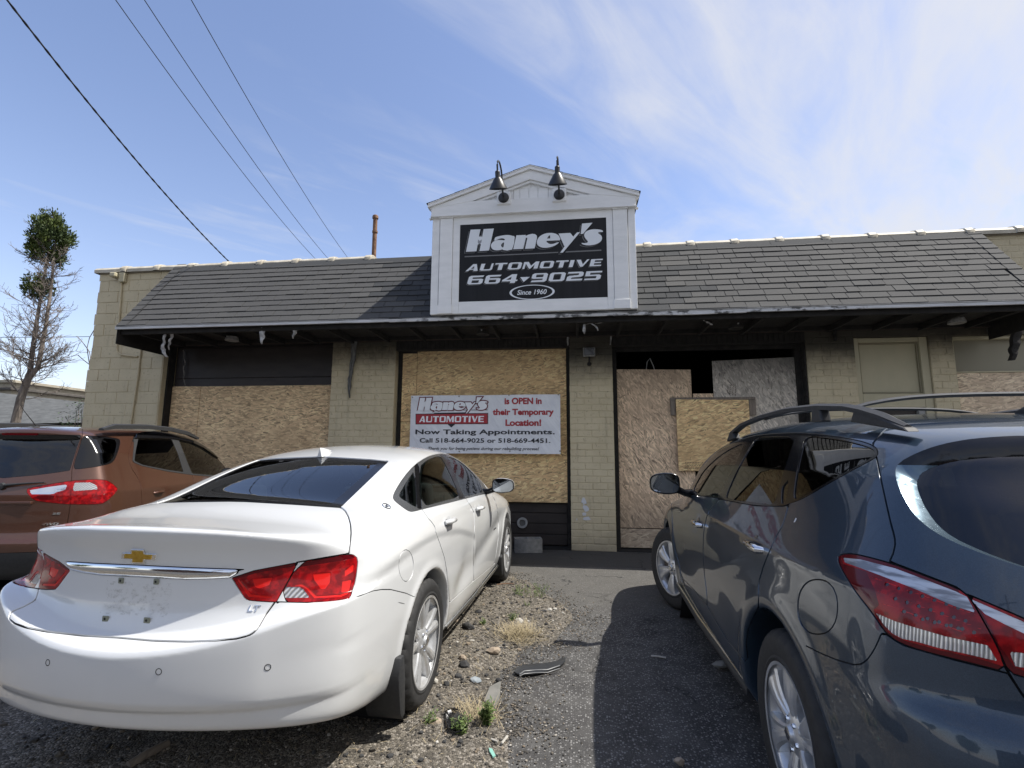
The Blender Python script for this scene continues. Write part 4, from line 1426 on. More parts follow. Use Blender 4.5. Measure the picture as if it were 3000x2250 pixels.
ban_m = nm('banner_vinyl', _ban, rough=0.4)
nxb, nzb = 60, 24
vs = []; fs = []
for i in range(nxb+1):
    for j in range(nzb+1):
        u, v = i/nxb, j/nzb
        x = bx0+(bx1-bx0)*u; z = bz0+(bz1-bz0)*v
        cor = math.exp(-((u-0)**2*60+(v-1)**2*18))+math.exp(-((u-1)**2*60+(v-1)**2*18))+0.5*math.exp(-((u-0)**2*60+(v-0)**2*18))
        y = BY+0.0+0.012*cor*math.sin((u+v*0.4)*90)*0.35+0.0015*math.sin(u*23+v*4)
        z += 0.004*math.sin(u*math.pi*3)*(v-0.5)
        vs.append((x, y, z))
for i in range(nxb):
    for j in range(nzb):
        a = i*(nzb+1)+j
        fs.append((a, a+nzb+1, a+nzb+2, a+1))
MB().add(vs, fs).build('banner_sheet', ban_m, bann, smooth=1.5)
b_red = pm('banner_red', (0.36, 0.022, 0.032), 0.42)
b_dark = pm('banner_navy', (0.012, 0.014, 0.022), 0.42)
b_wht = pm('banner_white_ink', (0.80, 0.82, 0.85), 0.42)
YT = BY-0.008


def btext(body, x0, x1, ztop, zbase, px_mid, mat, shear=0.0, off=0.0, cap_chars='H'):
    """x0,x1 and vertical span in zoomed-crop pixels"""
    ref = text_mesh(cap_chars, off, 0.01); cr = cap_range(ref); bpy.data.meshes.remove(ref)
    m_ = text_mesh(body, off, 0.01)
    put_flat(m_, mat, bann, YT+0.004, (bz(x0, zbase)[0], bz(x1, zbase)[0], bz(px_mid, zbase)[1], bz(px_mid, ztop)[1]), cr, shear, 0.002)


btext('is OPEN in', 1320, 1757, 182, 258, 1540, b_red, 0, 0.036)
btext('their Temporary', 1180, 1900, 312, 385, 1540, b_red, 0, 0.036)
btext('Location!', 1330, 1752, 437, 514, 1540, b_red, 0, 0.036)
btext('Now Taking Appointments.', 270, 1912, 556, 612, 1090, b_dark, 0, 0.022)
btext('Call 518-664-9025 or 518-669-4451.', 320, 1860, 660, 712, 1090, b_dark, 0, 0.018)
btext('Thank you for being patient during our rebuilding process!', 420, 1727, 764, 797, 1075, b_dark, 0.22, 0.008)
# logo on the banner
g0, g1 = (105, 543), (2092, 112)


def bl(p):
    u = (p[0]-105)/(2092-105); v = (p[1]-112-(1-u)*0+0)/(545-112)
    # undo the sign's perspective slope so that the word sits level
    vv = (p[1]-(145-u*75))/430
    return (1150+(290+u*(1117-290))*0.24864, 1120+(150+vv*200+u*8)*0.24864)


BLs = [smooth_loop(s, 2) if k in ROUND else s for k, s in zip(('H', 'a', 'a_', 'n', 'e', 'e_', 'y', 'q', 's'), logo(bl))]
outer = [s for k, s in zip(('H', 'a', 'a_', 'n', 'e', 'e_', 'y', 'q', 's'), BLs) if not k.endswith('_')]
maroon = pm('banner_maroon', (0.13, 0.010, 0.022), 0.42)
for s in outer:
    flat_shapes([s], YT+0.0035, maroon, bann, 'logo_outline', 0.0012, 0, 0, 0.016)
flat_shapes(BLs, YT+0.0018, b_wht, bann, 'logo_lettering', 0.0012)


def brect(pts, mat, y, name='banner_bar'):
    MB().prism([bz(*p) for p in pts], y-0.001, y).build(name, mat, bann)


brect([(500, 328), (1120, 322), (1120, 328), (500, 334)], b_dark, YT+0.004, 'logo_rule')
brect([(272, 371), (1126, 362), (1126, 492), (272, 496)], b_dark, YT+0.004)
brect([(280, 379), (1119, 370), (1119, 485), (280, 489)], b_red, YT+0.002)
brect([(485, 361), (905, 353), (885, 368), (500, 374)], b_dark, YT+0.0028, 'banner_wedge')
brect([(648, 492), (692, 533), (742, 491)], b_dark, YT+0.0028, 'banner_wedge')
wide_text('AUTOMOTIVE', (bz(315, 470)[0], bz(1078, 470)[0], bz(692, 470)[1], bz(692, 398)[1]), YT+0.0008, b_wht, bann, 0.04, 0.13, 0.001)
gm = MB()
for (gx, gy) in ((237, 177), (785, 165), (1372, 152), (1953, 146), (1972, 810), (1383, 812), (788, 815), (232, 820)):
    p = bz(gx, gy)
    gm.lathe([(0.004, -0.003), (0.010, -0.003), (0.011, 0.0)], (p[0], YT, p[1]), 'y', 12)
gm.build('grommets', pm('grommet_brass', (0.22, 0.20, 0.15), 0.35, 1.0), bann)
# ------------------------------------------------------------------ things on the ground
def rock_mesh(name, seed, mat, flat=0.6, sub=2, rough=0.22):
    r = random.Random(seed)
    bm = bmesh.new(); bmesh.ops.create_icosphere(bm, subdivisions=sub, radius=1.0)
    ph = [(Vector((r.uniform(-1, 1), r.uniform(-1, 1), r.uniform(-1, 1))).normalized(), r.uniform(0.45, 1.0)) for _ in range(7)]
    for v in bm.verts:
        n = v.co.normalized(); k = 1.0
        for d, a in ph:
            t_ = n.dot(d)
            if t_*1.0 > a: k = min(k, a/t_)
        k *= 1+r.uniform(-rough, rough)*0.15
        v.co = n*k
        v.co.z *= flat
    me = bpy.data.meshes.new(name); bm.to_mesh(me); bm.free()
    me.materials.append(mat)
    return me


def stone_mat(name, c1, c2):
    return grained(name, c1, c2, (12, 12, 12), 0.85, 0.004, 1.5)


st_tan = stone_mat('tan_stone', (0.26, 0.20, 0.145), (0.36, 0.30, 0.23))
st_grey = stone_mat('grey_stone', (0.16, 0.16, 0.155), (0.26, 0.26, 0.25))
st_dark = stone_mat('asphalt_lump', (0.018, 0.018, 0.019), (0.05, 0.05, 0.05))
st_pale = stone_mat('pale_stone', (0.36, 0.34, 0.30), (0.50, 0.48, 0.43))
st_blue = stone_mat('bluish_stone', (0.20, 0.23, 0.25), (0.30, 0.33, 0.35))


def rock(px, size, mat, label, seed, flat=0.55, cat='rock', rot=0.0, asp=0.75):
    p = at_z(px, 0.02)
    o = bpy.data.objects.new('rock', rock_mesh('rock', seed, mat, flat)); COL.objects.link(o)
    o.location = (p[0], p[1], 0.012+size*flat*0.42)
    o.scale = (size/2, size/2*asp, size/2); o.rotation_euler = (0, 0, rot)
    return tag(o, label, cat)


rock((1444, 1912), 0.115, st_tan, 'smooth round tan cobble on the gravel right of the white car', 1, 0.5)
rock((1357, 1936), 0.075, st_tan, 'small tan pebble touching a black lump beside the white car rear wheel', 2, 0.7)
rock((1362, 1953), 0.085, st_dark, 'black asphalt lump against the small tan pebble', 3, 0.6)
rock((1372, 1842), 0.125, st_dark, 'large dark square asphalt chunk in the gravel beside the white car', 4, 0.5)
rock((1395, 1993), 0.085, st_blue, 'flat pale bluish stone in the gravel between the cars', 5, 0.35)
rock((1333, 1820), 0.10, st_tan, 'brownish stone near the sill of the white car', 6, 0.35)
rock((1520, 1825), 0.085, st_pale, 'pale beige stone behind the weeds in mid gravel', 7, 0.6)
rock((1401, 1797), 0.075, st_dark, 'small black burnt lump beside the white car door', 8, 0.6)
rock((1317, 1903), 0.06, st_pale, 'pale oval pebble close to the white car rear wheel', 9, 0.5)
rock((1386, 1882), 0.075, st_pale, 'flat cream stone left of the dry grass tuft', 10, 0.4)
rock((1271, 2000), 0.06, st_pale, 'white pebble at the foot of the white car rear tyre', 11, 0.7)
rock((2108, 1951), 0.115, st_grey, 'broken grey concrete crumb beside the dark SUV', 12, 0.5)
rock((1990, 2237), 0.052, st_tan, 'lone tan pebble on the shaded asphalt at the bottom edge', 13, 0.7)
rock((1275, 2118), 0.075, st_tan, 'tan stone left of the black plastic shard', 14, 0.5)
rock((1462, 1995), 0.05, st_dark, 'little dark lump at the asphalt edge', 15, 0.6)
rock((1340, 1985), 0.06, st_dark, 'dark lump in the gravel below the bluish stone', 16, 0.6)
rock((1310, 2008), 0.07, st_dark, 'dark lump nearest to the white car rear tyre', 17, 0.6)
rock((1610, 1788), 0.05, st_pale, 'left one of two small pale pebbles at the far gravel edge', 18, 0.6)
rock((1625, 1786), 0.05, st_pale, 'right one of two small pale pebbles at the far gravel edge', 19, 0.6)
# broken slab of old paving at the asphalt edge
p = [at_z(q) for q in [(1449, 2083), (1419, 2062), (1436, 2022), (1470, 2004), (1467, 2045), (1462, 2070)]]
tag(MB().prism([(q[0]-0.005, q[1]) for q in p], 0.004, 0.022, 'z').build('paving_fragment', grained('old_concrete', (0.12, 0.12, 0.11), (0.19, 0.185, 0.17), (8, 8, 8), 0.9, 0.003), None, bevel=0.004), 'broken flat grey slab fragment at the asphalt edge', 'slab')

# loose gravel over the dirt, and scattered grit on the asphalt
rg = np.random.RandomState(5)


def scatter(name, n, gen, smin, smax, mat, parent=None, seed=0, zfun=None, power=2.2):
    """n small faceted stones merged in one mesh"""
    protos = []
    for k in range(6):
        bm = bmesh.new(); bmesh.ops.create_icosphere(bm, subdivisions=1, radius=1.0)
        r = random.Random(seed+k)
        V = np.array([v.co[:] for v in bm.verts]); F = np.array([[v.index for v in f.verts] for f in bm.faces])
        V *= 1+rg.uniform(-0.28, 0.18, (len(V), 1)); V[:, 2] *= 0.6; V[:, 1] *= 0.8
        protos.append((V, F)); bm.free()
    P = gen(n); s = smin+(smax-smin)*rg.rand(len(P))**power
    AV, AF, off = [], [], 0
    for k in range(6):
        idx = np.where(np.arange(len(P)) % 6 == k)[0]
        V, F = protos[k]
        a = rg.rand(len(idx))*6.28; c, sn = np.cos(a), np.sin(a)
        tx = rg.uniform(-0.4, 0.4, len(idx))
        X = V[None, :, 0]*c[:, None]-V[None, :, 1]*sn[:, None]; Y = V[None, :, 0]*sn[:, None]+V[None, :, 1]*c[:, None]
        Z = V[None, :, 2]+X*tx[:, None]*0.5
        W_ = np.stack([X*s[idx, None]+P[idx, 0, None], Y*s[idx, None]+P[idx, 1, None], Z*s[idx, None]+P[idx, 2, None]+s[idx, None]*0.25], -1)
        AV.append(W_.reshape(-1, 3)); AF.append((F[None]+(np.arange(len(idx))*len(V))[:, None, None]).reshape(-1, 3)+off); off += len(idx)*len(V)
    o = np_mesh(name, np.concatenate(AV), [np.concatenate(AF)], mat, None, parent, smooth=False)
    return tag(o, kind='stuff')


def _grav(t, g, o, L, bump):
    isl = t.n('ShaderNodeNewGeometry').outputs['Random Per Island']
    c = t.ramp(isl, [(0.0, (0.035, 0.033, 0.03)), (0.45, (0.085, 0.075, 0.06)), (0.72, (0.14, 0.12, 0.095)), (0.88, (0.21, 0.165, 0.115)), (0.96, (0.33, 0.30, 0.25)), (1.0, (0.50, 0.48, 0.44))])
    L(c, 'Base Color')


gravel_m = nm('loose_gravel_stone', _grav, rough=0.85)


def gen_dirt(n):
    # denser close to the viewer's open strip
    x = rg.uniform(-4.1, 0.7, n*3); y = rg.uniform(0.6, 6.1, n*3)
    ok = inpoly(x, y, dirt_poly) & ((x > -1.7) | (rg.rand(n*3) < 0.35))
    x, y = x[ok][:n], y[ok][:n]
    return np.stack([x, y, dirt_height(x, y)], -1)


def gen_edge(n):
    e = np.array(edge_line); i = rg.randint(0, len(e)-1, n); f_ = rg.rand(n)[:, None]
    p = e[i]*(1-f_)+e[i+1]*f_; p = p+np.stack([np.abs(rg.normal(0, 0.16, n)), rg.normal(0, 0.03, n)], -1)
    return np.concatenate([p, np.full((n, 1), 0.002)], 1)


def gen_asph(n):
    x = rg.uniform(-1.0, 2.2, n); y = rg.uniform(1.4, 7.0, n)
    return np.stack([x, y, np.full(n, 0.001)], -1)


scatter('gravel', 17000, gen_dirt, 0.0025, 0.013, gravel_m, power=3.0)
scatter('coarse_gravel', 520, gen_dirt, 0.010, 0.026, gravel_m, power=3.0, seed=9)
scatter('dark_crumbs', 1500, gen_dirt, 0.004, 0.024, st_dark, power=2.6, seed=44)
scatter('edge_grit', 2600, gen_edge, 0.0025, 0.010, gravel_m, seed=20)
scatter('asphalt_grit', 1100, gen_asph, 0.002, 0.007, gravel_m, seed=30, power=3.5)


# dead grass and straw on the dirt
def straw(name, n, gen, l0, l1, mat, zup=0.25, w=0.0012):
    P = gen(n); a = rg.rand(n)*6.28; l = rg.uniform(l0, l1, n); up = rg.rand(n)*zup
    d = np.stack([np.cos(a), np.sin(a), up], -1)*l[:, None]; s = np.stack([-np.sin(a), np.cos(a), np.zeros(n)], -1)*w
    P = P+np.array([0, 0, 0.006])
    V = np.stack([P-s, P+s, P+d*0.5+s+np.array([0, 0, 0.004]), P+d*0.5-s+np.array([0, 0, 0.004]), P+d], 1).reshape(-1, 3)
    k = (np.arange(n)*5)[:, None]
    return tag(np_mesh(name, V, [k+np.array([[0, 1, 2, 3]]), k+np.array([[3, 2, 4]])], mat, smooth=False), kind='stuff')


straw_m = pm('straw', (0.34, 0.28, 0.17), 0.8)


def gen_around(cx, cy, r):
    def g(n):
        x, y = cx+rg.normal(0, r, n), cy+rg.normal(0, r, n)
        return np.stack([x, y, dirt_height(x, y)], -1)
    return g


straw('straw_litter', 1700, gen_dirt, 0.015, 0.07, straw_m)
c_ = at_z((1510, 1868))
straw('dry_grass_tuft', 700, gen_around(c_[0]+0.03, c_[1], 0.085), 0.05, 0.14, straw_m, 0.7)
c_ = at_z((1370, 2110)); straw('dry_grass_tuft', 260, gen_around(c_[0]+0.05, c_[1]+0.03, 0.06), 0.04, 0.12, straw_m, 0.8)


# weeds
def _leafm(t, g, o, L, bump):
    isl = t.n('ShaderNodeNewGeometry').outputs['Random Per Island']
    L(t.ramp(isl, [(0.0, (0.045, 0.075, 0.018)), (0.6, (0.09, 0.14, 0.03)), (1.0, (0.17, 0.22, 0.06))]), 'Base Color')


leaf_m = nm('weed_leaf', _leafm, rough=0.6)


def weed(px, h, n, spread, label, seed):
    r = random.Random(seed); c = at_z(px)
    root = empty('weed', (c[0], c[1], 0.01), label, 'weed')
    leaves = MB(); stems = MB()
    for k in range(n):
        a = r.uniform(0, 6.28); tilt = r.uniform(0.1, 1.0)*min(spread, .06); hh = h*r.uniform(0.45, 1.0)
        so = spread*(1.0 if spread > 0.1 else 0.4); b = Vector((c[0]+r.uniform(-1, 1)*so, c[1]+r.uniform(-1, 1)*so, 0.01))
        pts = [b+Vector((math.cos(a)*tilt*f_*f_, math.sin(a)*tilt*f_*f_, hh*f_)) for f_ in (0, 0.35, 0.7, 1)]
        stems.tube(pts, [0.0016, 0.0014, 0.001, 0.0006], 4, False)
        for j in range(9):
            f_ = 0.25+0.75*j/8; q = b+Vector((math.cos(a)*tilt*f_*f_, math.sin(a)*tilt*f_*f_, hh*f_))
            la = r.uniform(0, 6.28); ll = h*r.uniform(0.14, 0.30); lw = ll*0.17
            d = Vector((math.cos(la), math.sin(la), r.uniform(-0.1, 0.7))).normalized()*ll; s_ = Vector((-math.sin(la), math.cos(la), 0))*lw
            leaves.add([q, q+d*0.45+s_+Vector((0, 0, 0.003)), q+d, q+d*0.45-s_], [(0, 1, 2, 3)])
    leaves.build('leaves', leaf_m, root); tag(stems.build('stems', leaf_m, root), kind='stuff')


weed((1553, 1742), 0.07, 60, 0.17, 'wide low green weed clump at the far end of the gravel', 1)
weed((1503, 1828), 0.08, 22, 0.05, 'green weed in front of the pale beige stone', 2)
weed((1414, 1838), 0.07, 12, 0.05, 'green weed beside the dark asphalt chunk', 3)
weed((1425, 2130), 0.12, 30, 0.05, 'upright leafy weed at the asphalt edge in the foreground', 4)
weed((1350, 2160), 0.09, 26, 0.06, 'low weed growing in front of the black plastic shard', 5)
weed((1256, 2135), 0.08, 12, 0.05, 'leftmost weed beside the tan stone in the foreground', 6)
weed((1545, 1782), 0.05, 8, 0.04, 'tiny sprout in front of the wide weed clump', 7)

# twig, bone-white sticks, litter
tag(MB().tube([at_z((1455, 1713), 0.03), at_z((1480, 1709), 0.035), at_z((1505, 1711), 0.03)], 0.006, 6).build('stick', rust, None, smooth=0.9), 'brown stick lying at the far end of the gravel', 'stick')
tag(MB().tube([at_z((1907, 1921), 0.01), at_z((1930, 1923), 0.012), at_z((1951, 1927), 0.01)], 0.006, 6).build('stick', st_pale, None, smooth=0.9), 'thin pale stick on the shaded asphalt', 'stick')
tag(MB().tube([at_z((375, 2245), 0.03), at_z((430, 2210), 0.04), at_z((490, 2180), 0.03)], 0.02, 8).build('stick', grey_wood, None, smooth=0.9), 'thick branch on the ground under the white car bumper', 'branch')
for px, px2, lb in (((1470, 2178), (1486, 2157), 'white splinter at the asphalt edge near the upright weed'), ((1440, 2165), (1458, 2172), 'small white splinter left of the longer one')):
    tag(MB().tube([at_z(px, 0.02), at_z(px2, 0.02)], 0.006, 5).build('splinter', st_pale, None), lb, 'splinter')
tag(MB().prism([at_z(q)[:2] for q in [(1432, 2205), (1442, 2208), (1452, 2228), (1444, 2232), (1434, 2215)]], 0.016, 0.022, 'z').build('litter', pm('mint_plastic', (0.22, 0.45, 0.38), 0.5)), 'mint green plastic scrap in the foreground gravel', 'litter')

# curved black grille trim on the asphalt
tr_o = [(1505, 1978), (1512, 1966), (1530, 1958), (1560, 1954), (1600, 1952), (1630, 1946), (1645, 1938), (1658, 1934), (1656, 1946), (1640, 1962), (1610, 1974), (1575, 1982), (1540, 1986), (1515, 1984)]
tr = empty('trim_piece', tuple(at_z((1580, 1965))), 'curved black plastic grille trim lying on the asphalt', 'trim piece')
zt2 = 0.012
MB().prism([at_z(q)[:2] for q in tr_o], zt2, zt2+0.012, 'z').build('trim_body', pm('scuffed_black_plastic', (0.03, 0.032, 0.035), 0.35), tr, smooth=0.5, bevel=0.005, segs=2)
for off, w_ in ((0, 0.004), (8, 0.003)):
    MB().tube([tuple(Vector(at_z((x, y+off), zt2+0.014))) for x, y in [(1522, 1976-off*0.4), (1536, 1966), (1570, 1963), (1605, 1962), (1640, 1950)]], w_, 6).build('trim_rib', pm('scuffed_grey_plastic', (0.16, 0.165, 0.17), 0.3), tr, smooth=0.9)
# broken black lens housing in the gravel
sh_ = [(1302, 2108), (1316, 2098), (1340, 2100), (1358, 2112), (1366, 2132), (1362, 2150), (1345, 2160), (1318, 2164), (1306, 2150)]
shd = empty('plastic_shard', tuple(at_z((1335, 2130))), 'glossy black broken plastic shard in the foreground gravel', 'plastic shard')
MB().prism([at_z(q)[:2] for q in sh_], 0.03, 0.045, 'z').build('shard_body', gloss_black, shd, smooth=0.5, bevel=0.006, segs=2)
MB().prism([at_z(q)[:2] for q in [(1310, 2112), (1320, 2108), (1323, 2115), (1313, 2119)]], 0.046, 0.05, 'z').build('shard_label', pm('white_sticker', (0.6, 0.6, 0.6), 0.6), shd)
MB().tube([at_z((1312, 2140), 0.052), at_z((1335, 2146), 0.054), at_z((1352, 2140), 0.052)], 0.004, 6).build('shard_rib', gloss_black, shd, smooth=0.9)

# hollow concrete block leaning at the door
def concrete_block():
    L_, W_, H_ = 0.397, 0.194, 0.194
    f = MB(); w_ = 0.033
    a = math.radians(10)
    f.M = Matrix.Translation((-0.655, 7.44, 0.004)) @ Matrix.Rotation(a, 4, 'Z')
    out = [(-L_/2, 0), (L_/2, 0), (L_/2, W_), (-L_/2, W_)]
    me_s = [out, [(-L_/2+w_, w_), (-w_/2, w_), (-w_/2, W_-w_), (-L_/2+w_, W_-w_)], [(w_/2, w_), (L_/2-w_, w_), (L_/2-w_, W_-w_), (w_/2, W_-w_)]]
    me = curve_mesh('concrete_block', me_s, H_/2)
    o = obj('concrete_block', me); me.materials.clear()
    me.materials.append(grained('grey_block', (0.20, 0.20, 0.19), (0.30, 0.295, 0.28), (20, 20, 20), 0.95, 0.004))
    o.location = (-0.655, 7.36, H_/2+0.004); o.rotation_euler = (0, 0, a)
    tag(o, 'grey hollow concrete block standing before the roll-up door', 'concrete block')


concrete_block()

# ------------------------------------------------------------------ overhead wires
def wire(p0, d0, p1, d1, r, label, sag=0.25, n=26, twist=0.0, group=None):
    a = Vector(CP+ray(p0)*d0); b = Vector(CP+ray(p1)*d1)
    a2 = a+(a-b)*0.0
    pts = []
    for i in range(n+1):
        t_ = i/n; q = a.lerp(b, t_); q.z -= sag*4*t_*(1-t_)
        pts.append(q)
    m_ = MB().tube(pts, r, 6, True)
    if twist:
        for k in range(2):
            pp = []
            for i in range(n*8+1):
                t_ = i/(n*8); q = a.lerp(b, t_); q.z -= sag*4*t_*(1-t_)
                an = t_*twist+k*math.pi
                pp.append(q+Vector((math.cos(an), 0.2*math.sin(an), math.sin(an)))*r*0.75)
            m_.tube(pp, r*0.62, 5, True)
    o = m_.build('overhead_wire', pm('wire_black', (0.012, 0.012, 0.013), 0.6), None, smooth=1.0)
    tag(o, label, 'wire', group)


wire((-170, -250), 4.6, (690, 785), 9.6, 0.0095, 'thick twisted black service cable sloping down at the far left', 0.16, 26, 120)
wire((205, -190), 10, (935, 770), 26, 0.010, 'leftmost of the three thin parallel wires', 0.35)
wire((300, -190), 10, (972, 770), 26, 0.010, 'middle one of the three thin parallel wires', 0.35)
wire((455, -190), 10, (1030, 770), 26, 0.010, 'rightmost of the three thin parallel wires, nearest the flue pipe', 0.35)
wire((-200, 985), 15, (262, 986), 15, 0.008, 'thin horizontal line behind the bare tree', 0.03)

# ------------------------------------------------------------------ far left: roofs and trees
def bgpt(px, y): return at_y(px, y)


hb = empty('grey_roofed_house', (-26, 26, 0), 'low building with a pale grey shingle roof behind the bare tree', 'building')
roof_far = grained('far_grey_shingles', (0.10, 0.105, 0.105), (0.16, 0.165, 0.165), (2, 2, 9), 0.9, 0.01)
a = at_y((-260, 1128), 24); b = at_y((235, 1190), 24)
r0, r1 = at_y((-260, 1245), 21), at_y((262, 1238), 21)
MB().add([tuple(r0), tuple(r1), tuple(b), tuple(a), (a[0], 27, r0[2]), (b[0]+0.5, 27, r1[2])], [(0, 1, 2, 3), (3, 2, 5, 4)]).build('roof', roof_far, hb)
n_ = 11
for i in range(n_):       # visible shingle courses
    f0 = i/n_
    q0 = r0*(1-f0)+a*f0; q1 = r1*(1-f0)+b*f0
    MB().add([(q0[0], q0[1]-0.05, q0[2]+0.0), (q1[0], q1[1]-0.05, q1[2]+0.0), (q1[0], q1[1]+0.22, q1[2]+0.30), (q0[0], q0[1]+0.22, q0[2]+0.30)], [(0, 1, 2, 3)]).build('shingle_course', roof_far, hb)
MB().box(r0[0], r1[0], 21.2, 27, 0, min(r0[2], r1[2])-0.02).build('wall', tan_paint, hb)
cb_ = empty('stone_building', (-34, 30, 0), 'old cream stone building with a dark cornice at the left edge', 'building')
s0, s1 = at_y((-300, 1112), 30), at_y((38, 1118), 30)
stone_m = grained('cream_stone', (0.30, 0.27, 0.21), (0.42, 0.385, 0.31), (1.5, 1.5, 3), 0.85, 0.01)
MB().box(s0[0], s1[0], 30, 38, 0, s1[2]-0.1).build('wall', stone_m, cb_)
MB().box(s0[0], s1[0]+0.25, 29.8, 38.2, s1[2]-0.1, s1[2]+0.12).build('parapet', stone_m, cb_, bevel=0.03)
MB().box(s0[0], s1[0]+0.3, 29.7, 38.2, s1[2]-0.62, s1[2]-0.42).build('cornice', grained('dark_cornice', (0.06, 0.055, 0.05), (0.11, 0.10, 0.09), (3, 3, 3), 0.8, 0.01), cb_, bevel=0.03)

bark = grained('grey_brown_bark', (0.12, 0.10, 0.085), (0.24, 0.205, 0.18), (16, 16, 4), 0.95, 0.01)


def _cedar(t, g, o, L, bump):
    isl = t.n('ShaderNodeNewGeometry').outputs['Random Per Island']
    n = t.noise(g, 3.0, 3)
    L(t.mix(t.step(n, 0.35, 0.65), t.ramp(isl, [(0.0, (0.014, 0.028, 0.007)), (1.0, (0.04, 0.07, 0.015))]), t.ramp(isl, [(0.0, (0.04, 0.07, 0.012)), (1.0, (0.11, 0.14, 0.025))])), 'Base Color')


cedar_m = nm('cedar_foliage', _cedar, rough=0.75)
TY = 11.0


def tree():
    base = at_y((35, 1300), TY)
    T = empty('half_bare_cedar', (base[0], TY, 0), 'tall mostly dead cedar with bare twigs and two green tufts, left of the garage', 'tree')
    r = random.Random(21)
    P = lambda px: Vector(at_y(px, TY))
    g0 = P((35, 1300)); g0.z = 0
    main = [g0, P((45, 1240)), P((60, 1170)), P((78, 1120)), P((88, 1095))]
    st1 = [P((88, 1095)), P((92, 1055)), P((99, 1000)), P((108, 940)), P((118, 880)), P((128, 820)), P((138, 765)), P((145, 700)), P((150, 640))]
    st2 = [P((82, 1112)), P((112, 1075)), P((122, 1020)), P((135, 950)), P((145, 880)), P((152, 820)), P((158, 760)), P((162, 700))]
    tr_ = MB().tube(main, [0.12, 0.10, 0.09, 0.082, 0.072], 10)
    tr_.tube(st1, [0.062, 0.055, 0.050, 0.044, 0.038, 0.032, 0.026, 0.02, 0.010], 8)
    tr_.tube(st2, [0.065, 0.058, 0.052, 0.044, 0.038, 0.032, 0.026, 0.015], 8)
    tr_.build('trunk', bark, T, smooth=1.0)
    tw = MB()

    def twig(p, d, L, rad, lvl):
        n = 6; pts = [p]; q = p.copy(); dd = d.copy()
        kids = []
        for i in range(n):
            dd = (dd+Vector((r.uniform(-0.22, 0.22), r.uniform(-0.22, 0.22), r.uniform(-0.05, 0.20)))).normalized()
            q = q+dd*L/n; pts.append(q.copy())
            if lvl < 2 and i > 0:
                for _ in range(2 if lvl == 0 else 1):
                    if r.random() < 0.8: kids.append((q.copy(), (dd+Vector((r.uniform(-1, 1), r.uniform(-1, 1), r.uniform(-0.7, 0.7)))).normalized()))
        tw.tube(pts, [max(0.0035, rad*(1-i/(n+0.5))) for i in range(n+1)], 4 if lvl == 0 else 3, False)
        for (k, kd) in kids: twig(k, kd, L*r.uniform(0.3, 0.5), rad*0.5, lvl+1)
    for st, num in ((st1, 50), (st2, 54), (main[2:], 8)):
        for k in range(num):
            f_ = r.random()*(len(st)-1.5); i = int(f_); p = st[i].lerp(st[i+1], f_-i)
            hfac = (p.z-2.2)/4.2
            L = max(0.22, 1.05-0.55*max(0, hfac))*r.uniform(0.5, 1.1)
            a = r.uniform(0, 6.28)
            d = Vector((math.cos(a), math.sin(a)*0.8, r.uniform(0.0, 0.8))).normalized()
            twig(p, d, L, 0.015, 0)
    o = tw.build('twigs', bark, T)
    tag(o, kind='stuff')

    def tuft(name, cpx, rx, rz, n, seed):
        c = P(cpx); sx = rx/FPX*TY*1.02; sz = rz/FPX*TY*1.02
        R = np.random.RandomState(seed)
        # clumpy: gather leaves about random clump centres on an egg
        K = 95
        u = R.normal(size=(K, 3)); u /= np.linalg.norm(u, axis=1)[:, None]
        rad = R.uniform(0.15, 1.0, (K, 1))**0.5
        cc = u*rad*np.array([sx, sx, sz])*0.92
        cc[:, 0] *= 1-0.18*np.clip(cc[:, 2]/sz, -1, 1)
        idx = R.randint(0, K, n)
        p = cc[idx]+R.normal(size=(n, 3))*np.array([0.05, 0.05, 0.085])*sx/0.5
        p += np.array(c)
        d = R.normal(size=(n, 3))*0.6+np.array([0, 0, 0.9])+(p-np.array(c))*1.4; d /= np.linalg.norm(d, axis=1)[:, None]
        s = np.cross(d, R.normal(size=(n, 3))); s /= np.linalg.norm(s, axis=1)[:, None]
        ln = R.uniform(0.05, 0.11, (n, 1)); w_ = ln*0.20
        V = np.stack([p, p+d*ln*0.5+s*w_, p+d*ln, p+d*ln*0.5-s*w_], 1).reshape(-1, 3)
        F = (np.arange(n)*4)[:, None]+np.array([[0, 1, 2, 3]])
        tag(np_mesh('crown', V, [F], cedar_m, None, T, smooth=False), kind='stuff')
    tuft('crown', (146, 702), 62, 98, 8500, 3)
    tuft('crown', (112, 842), 46, 42, 1500, 4)


tree()


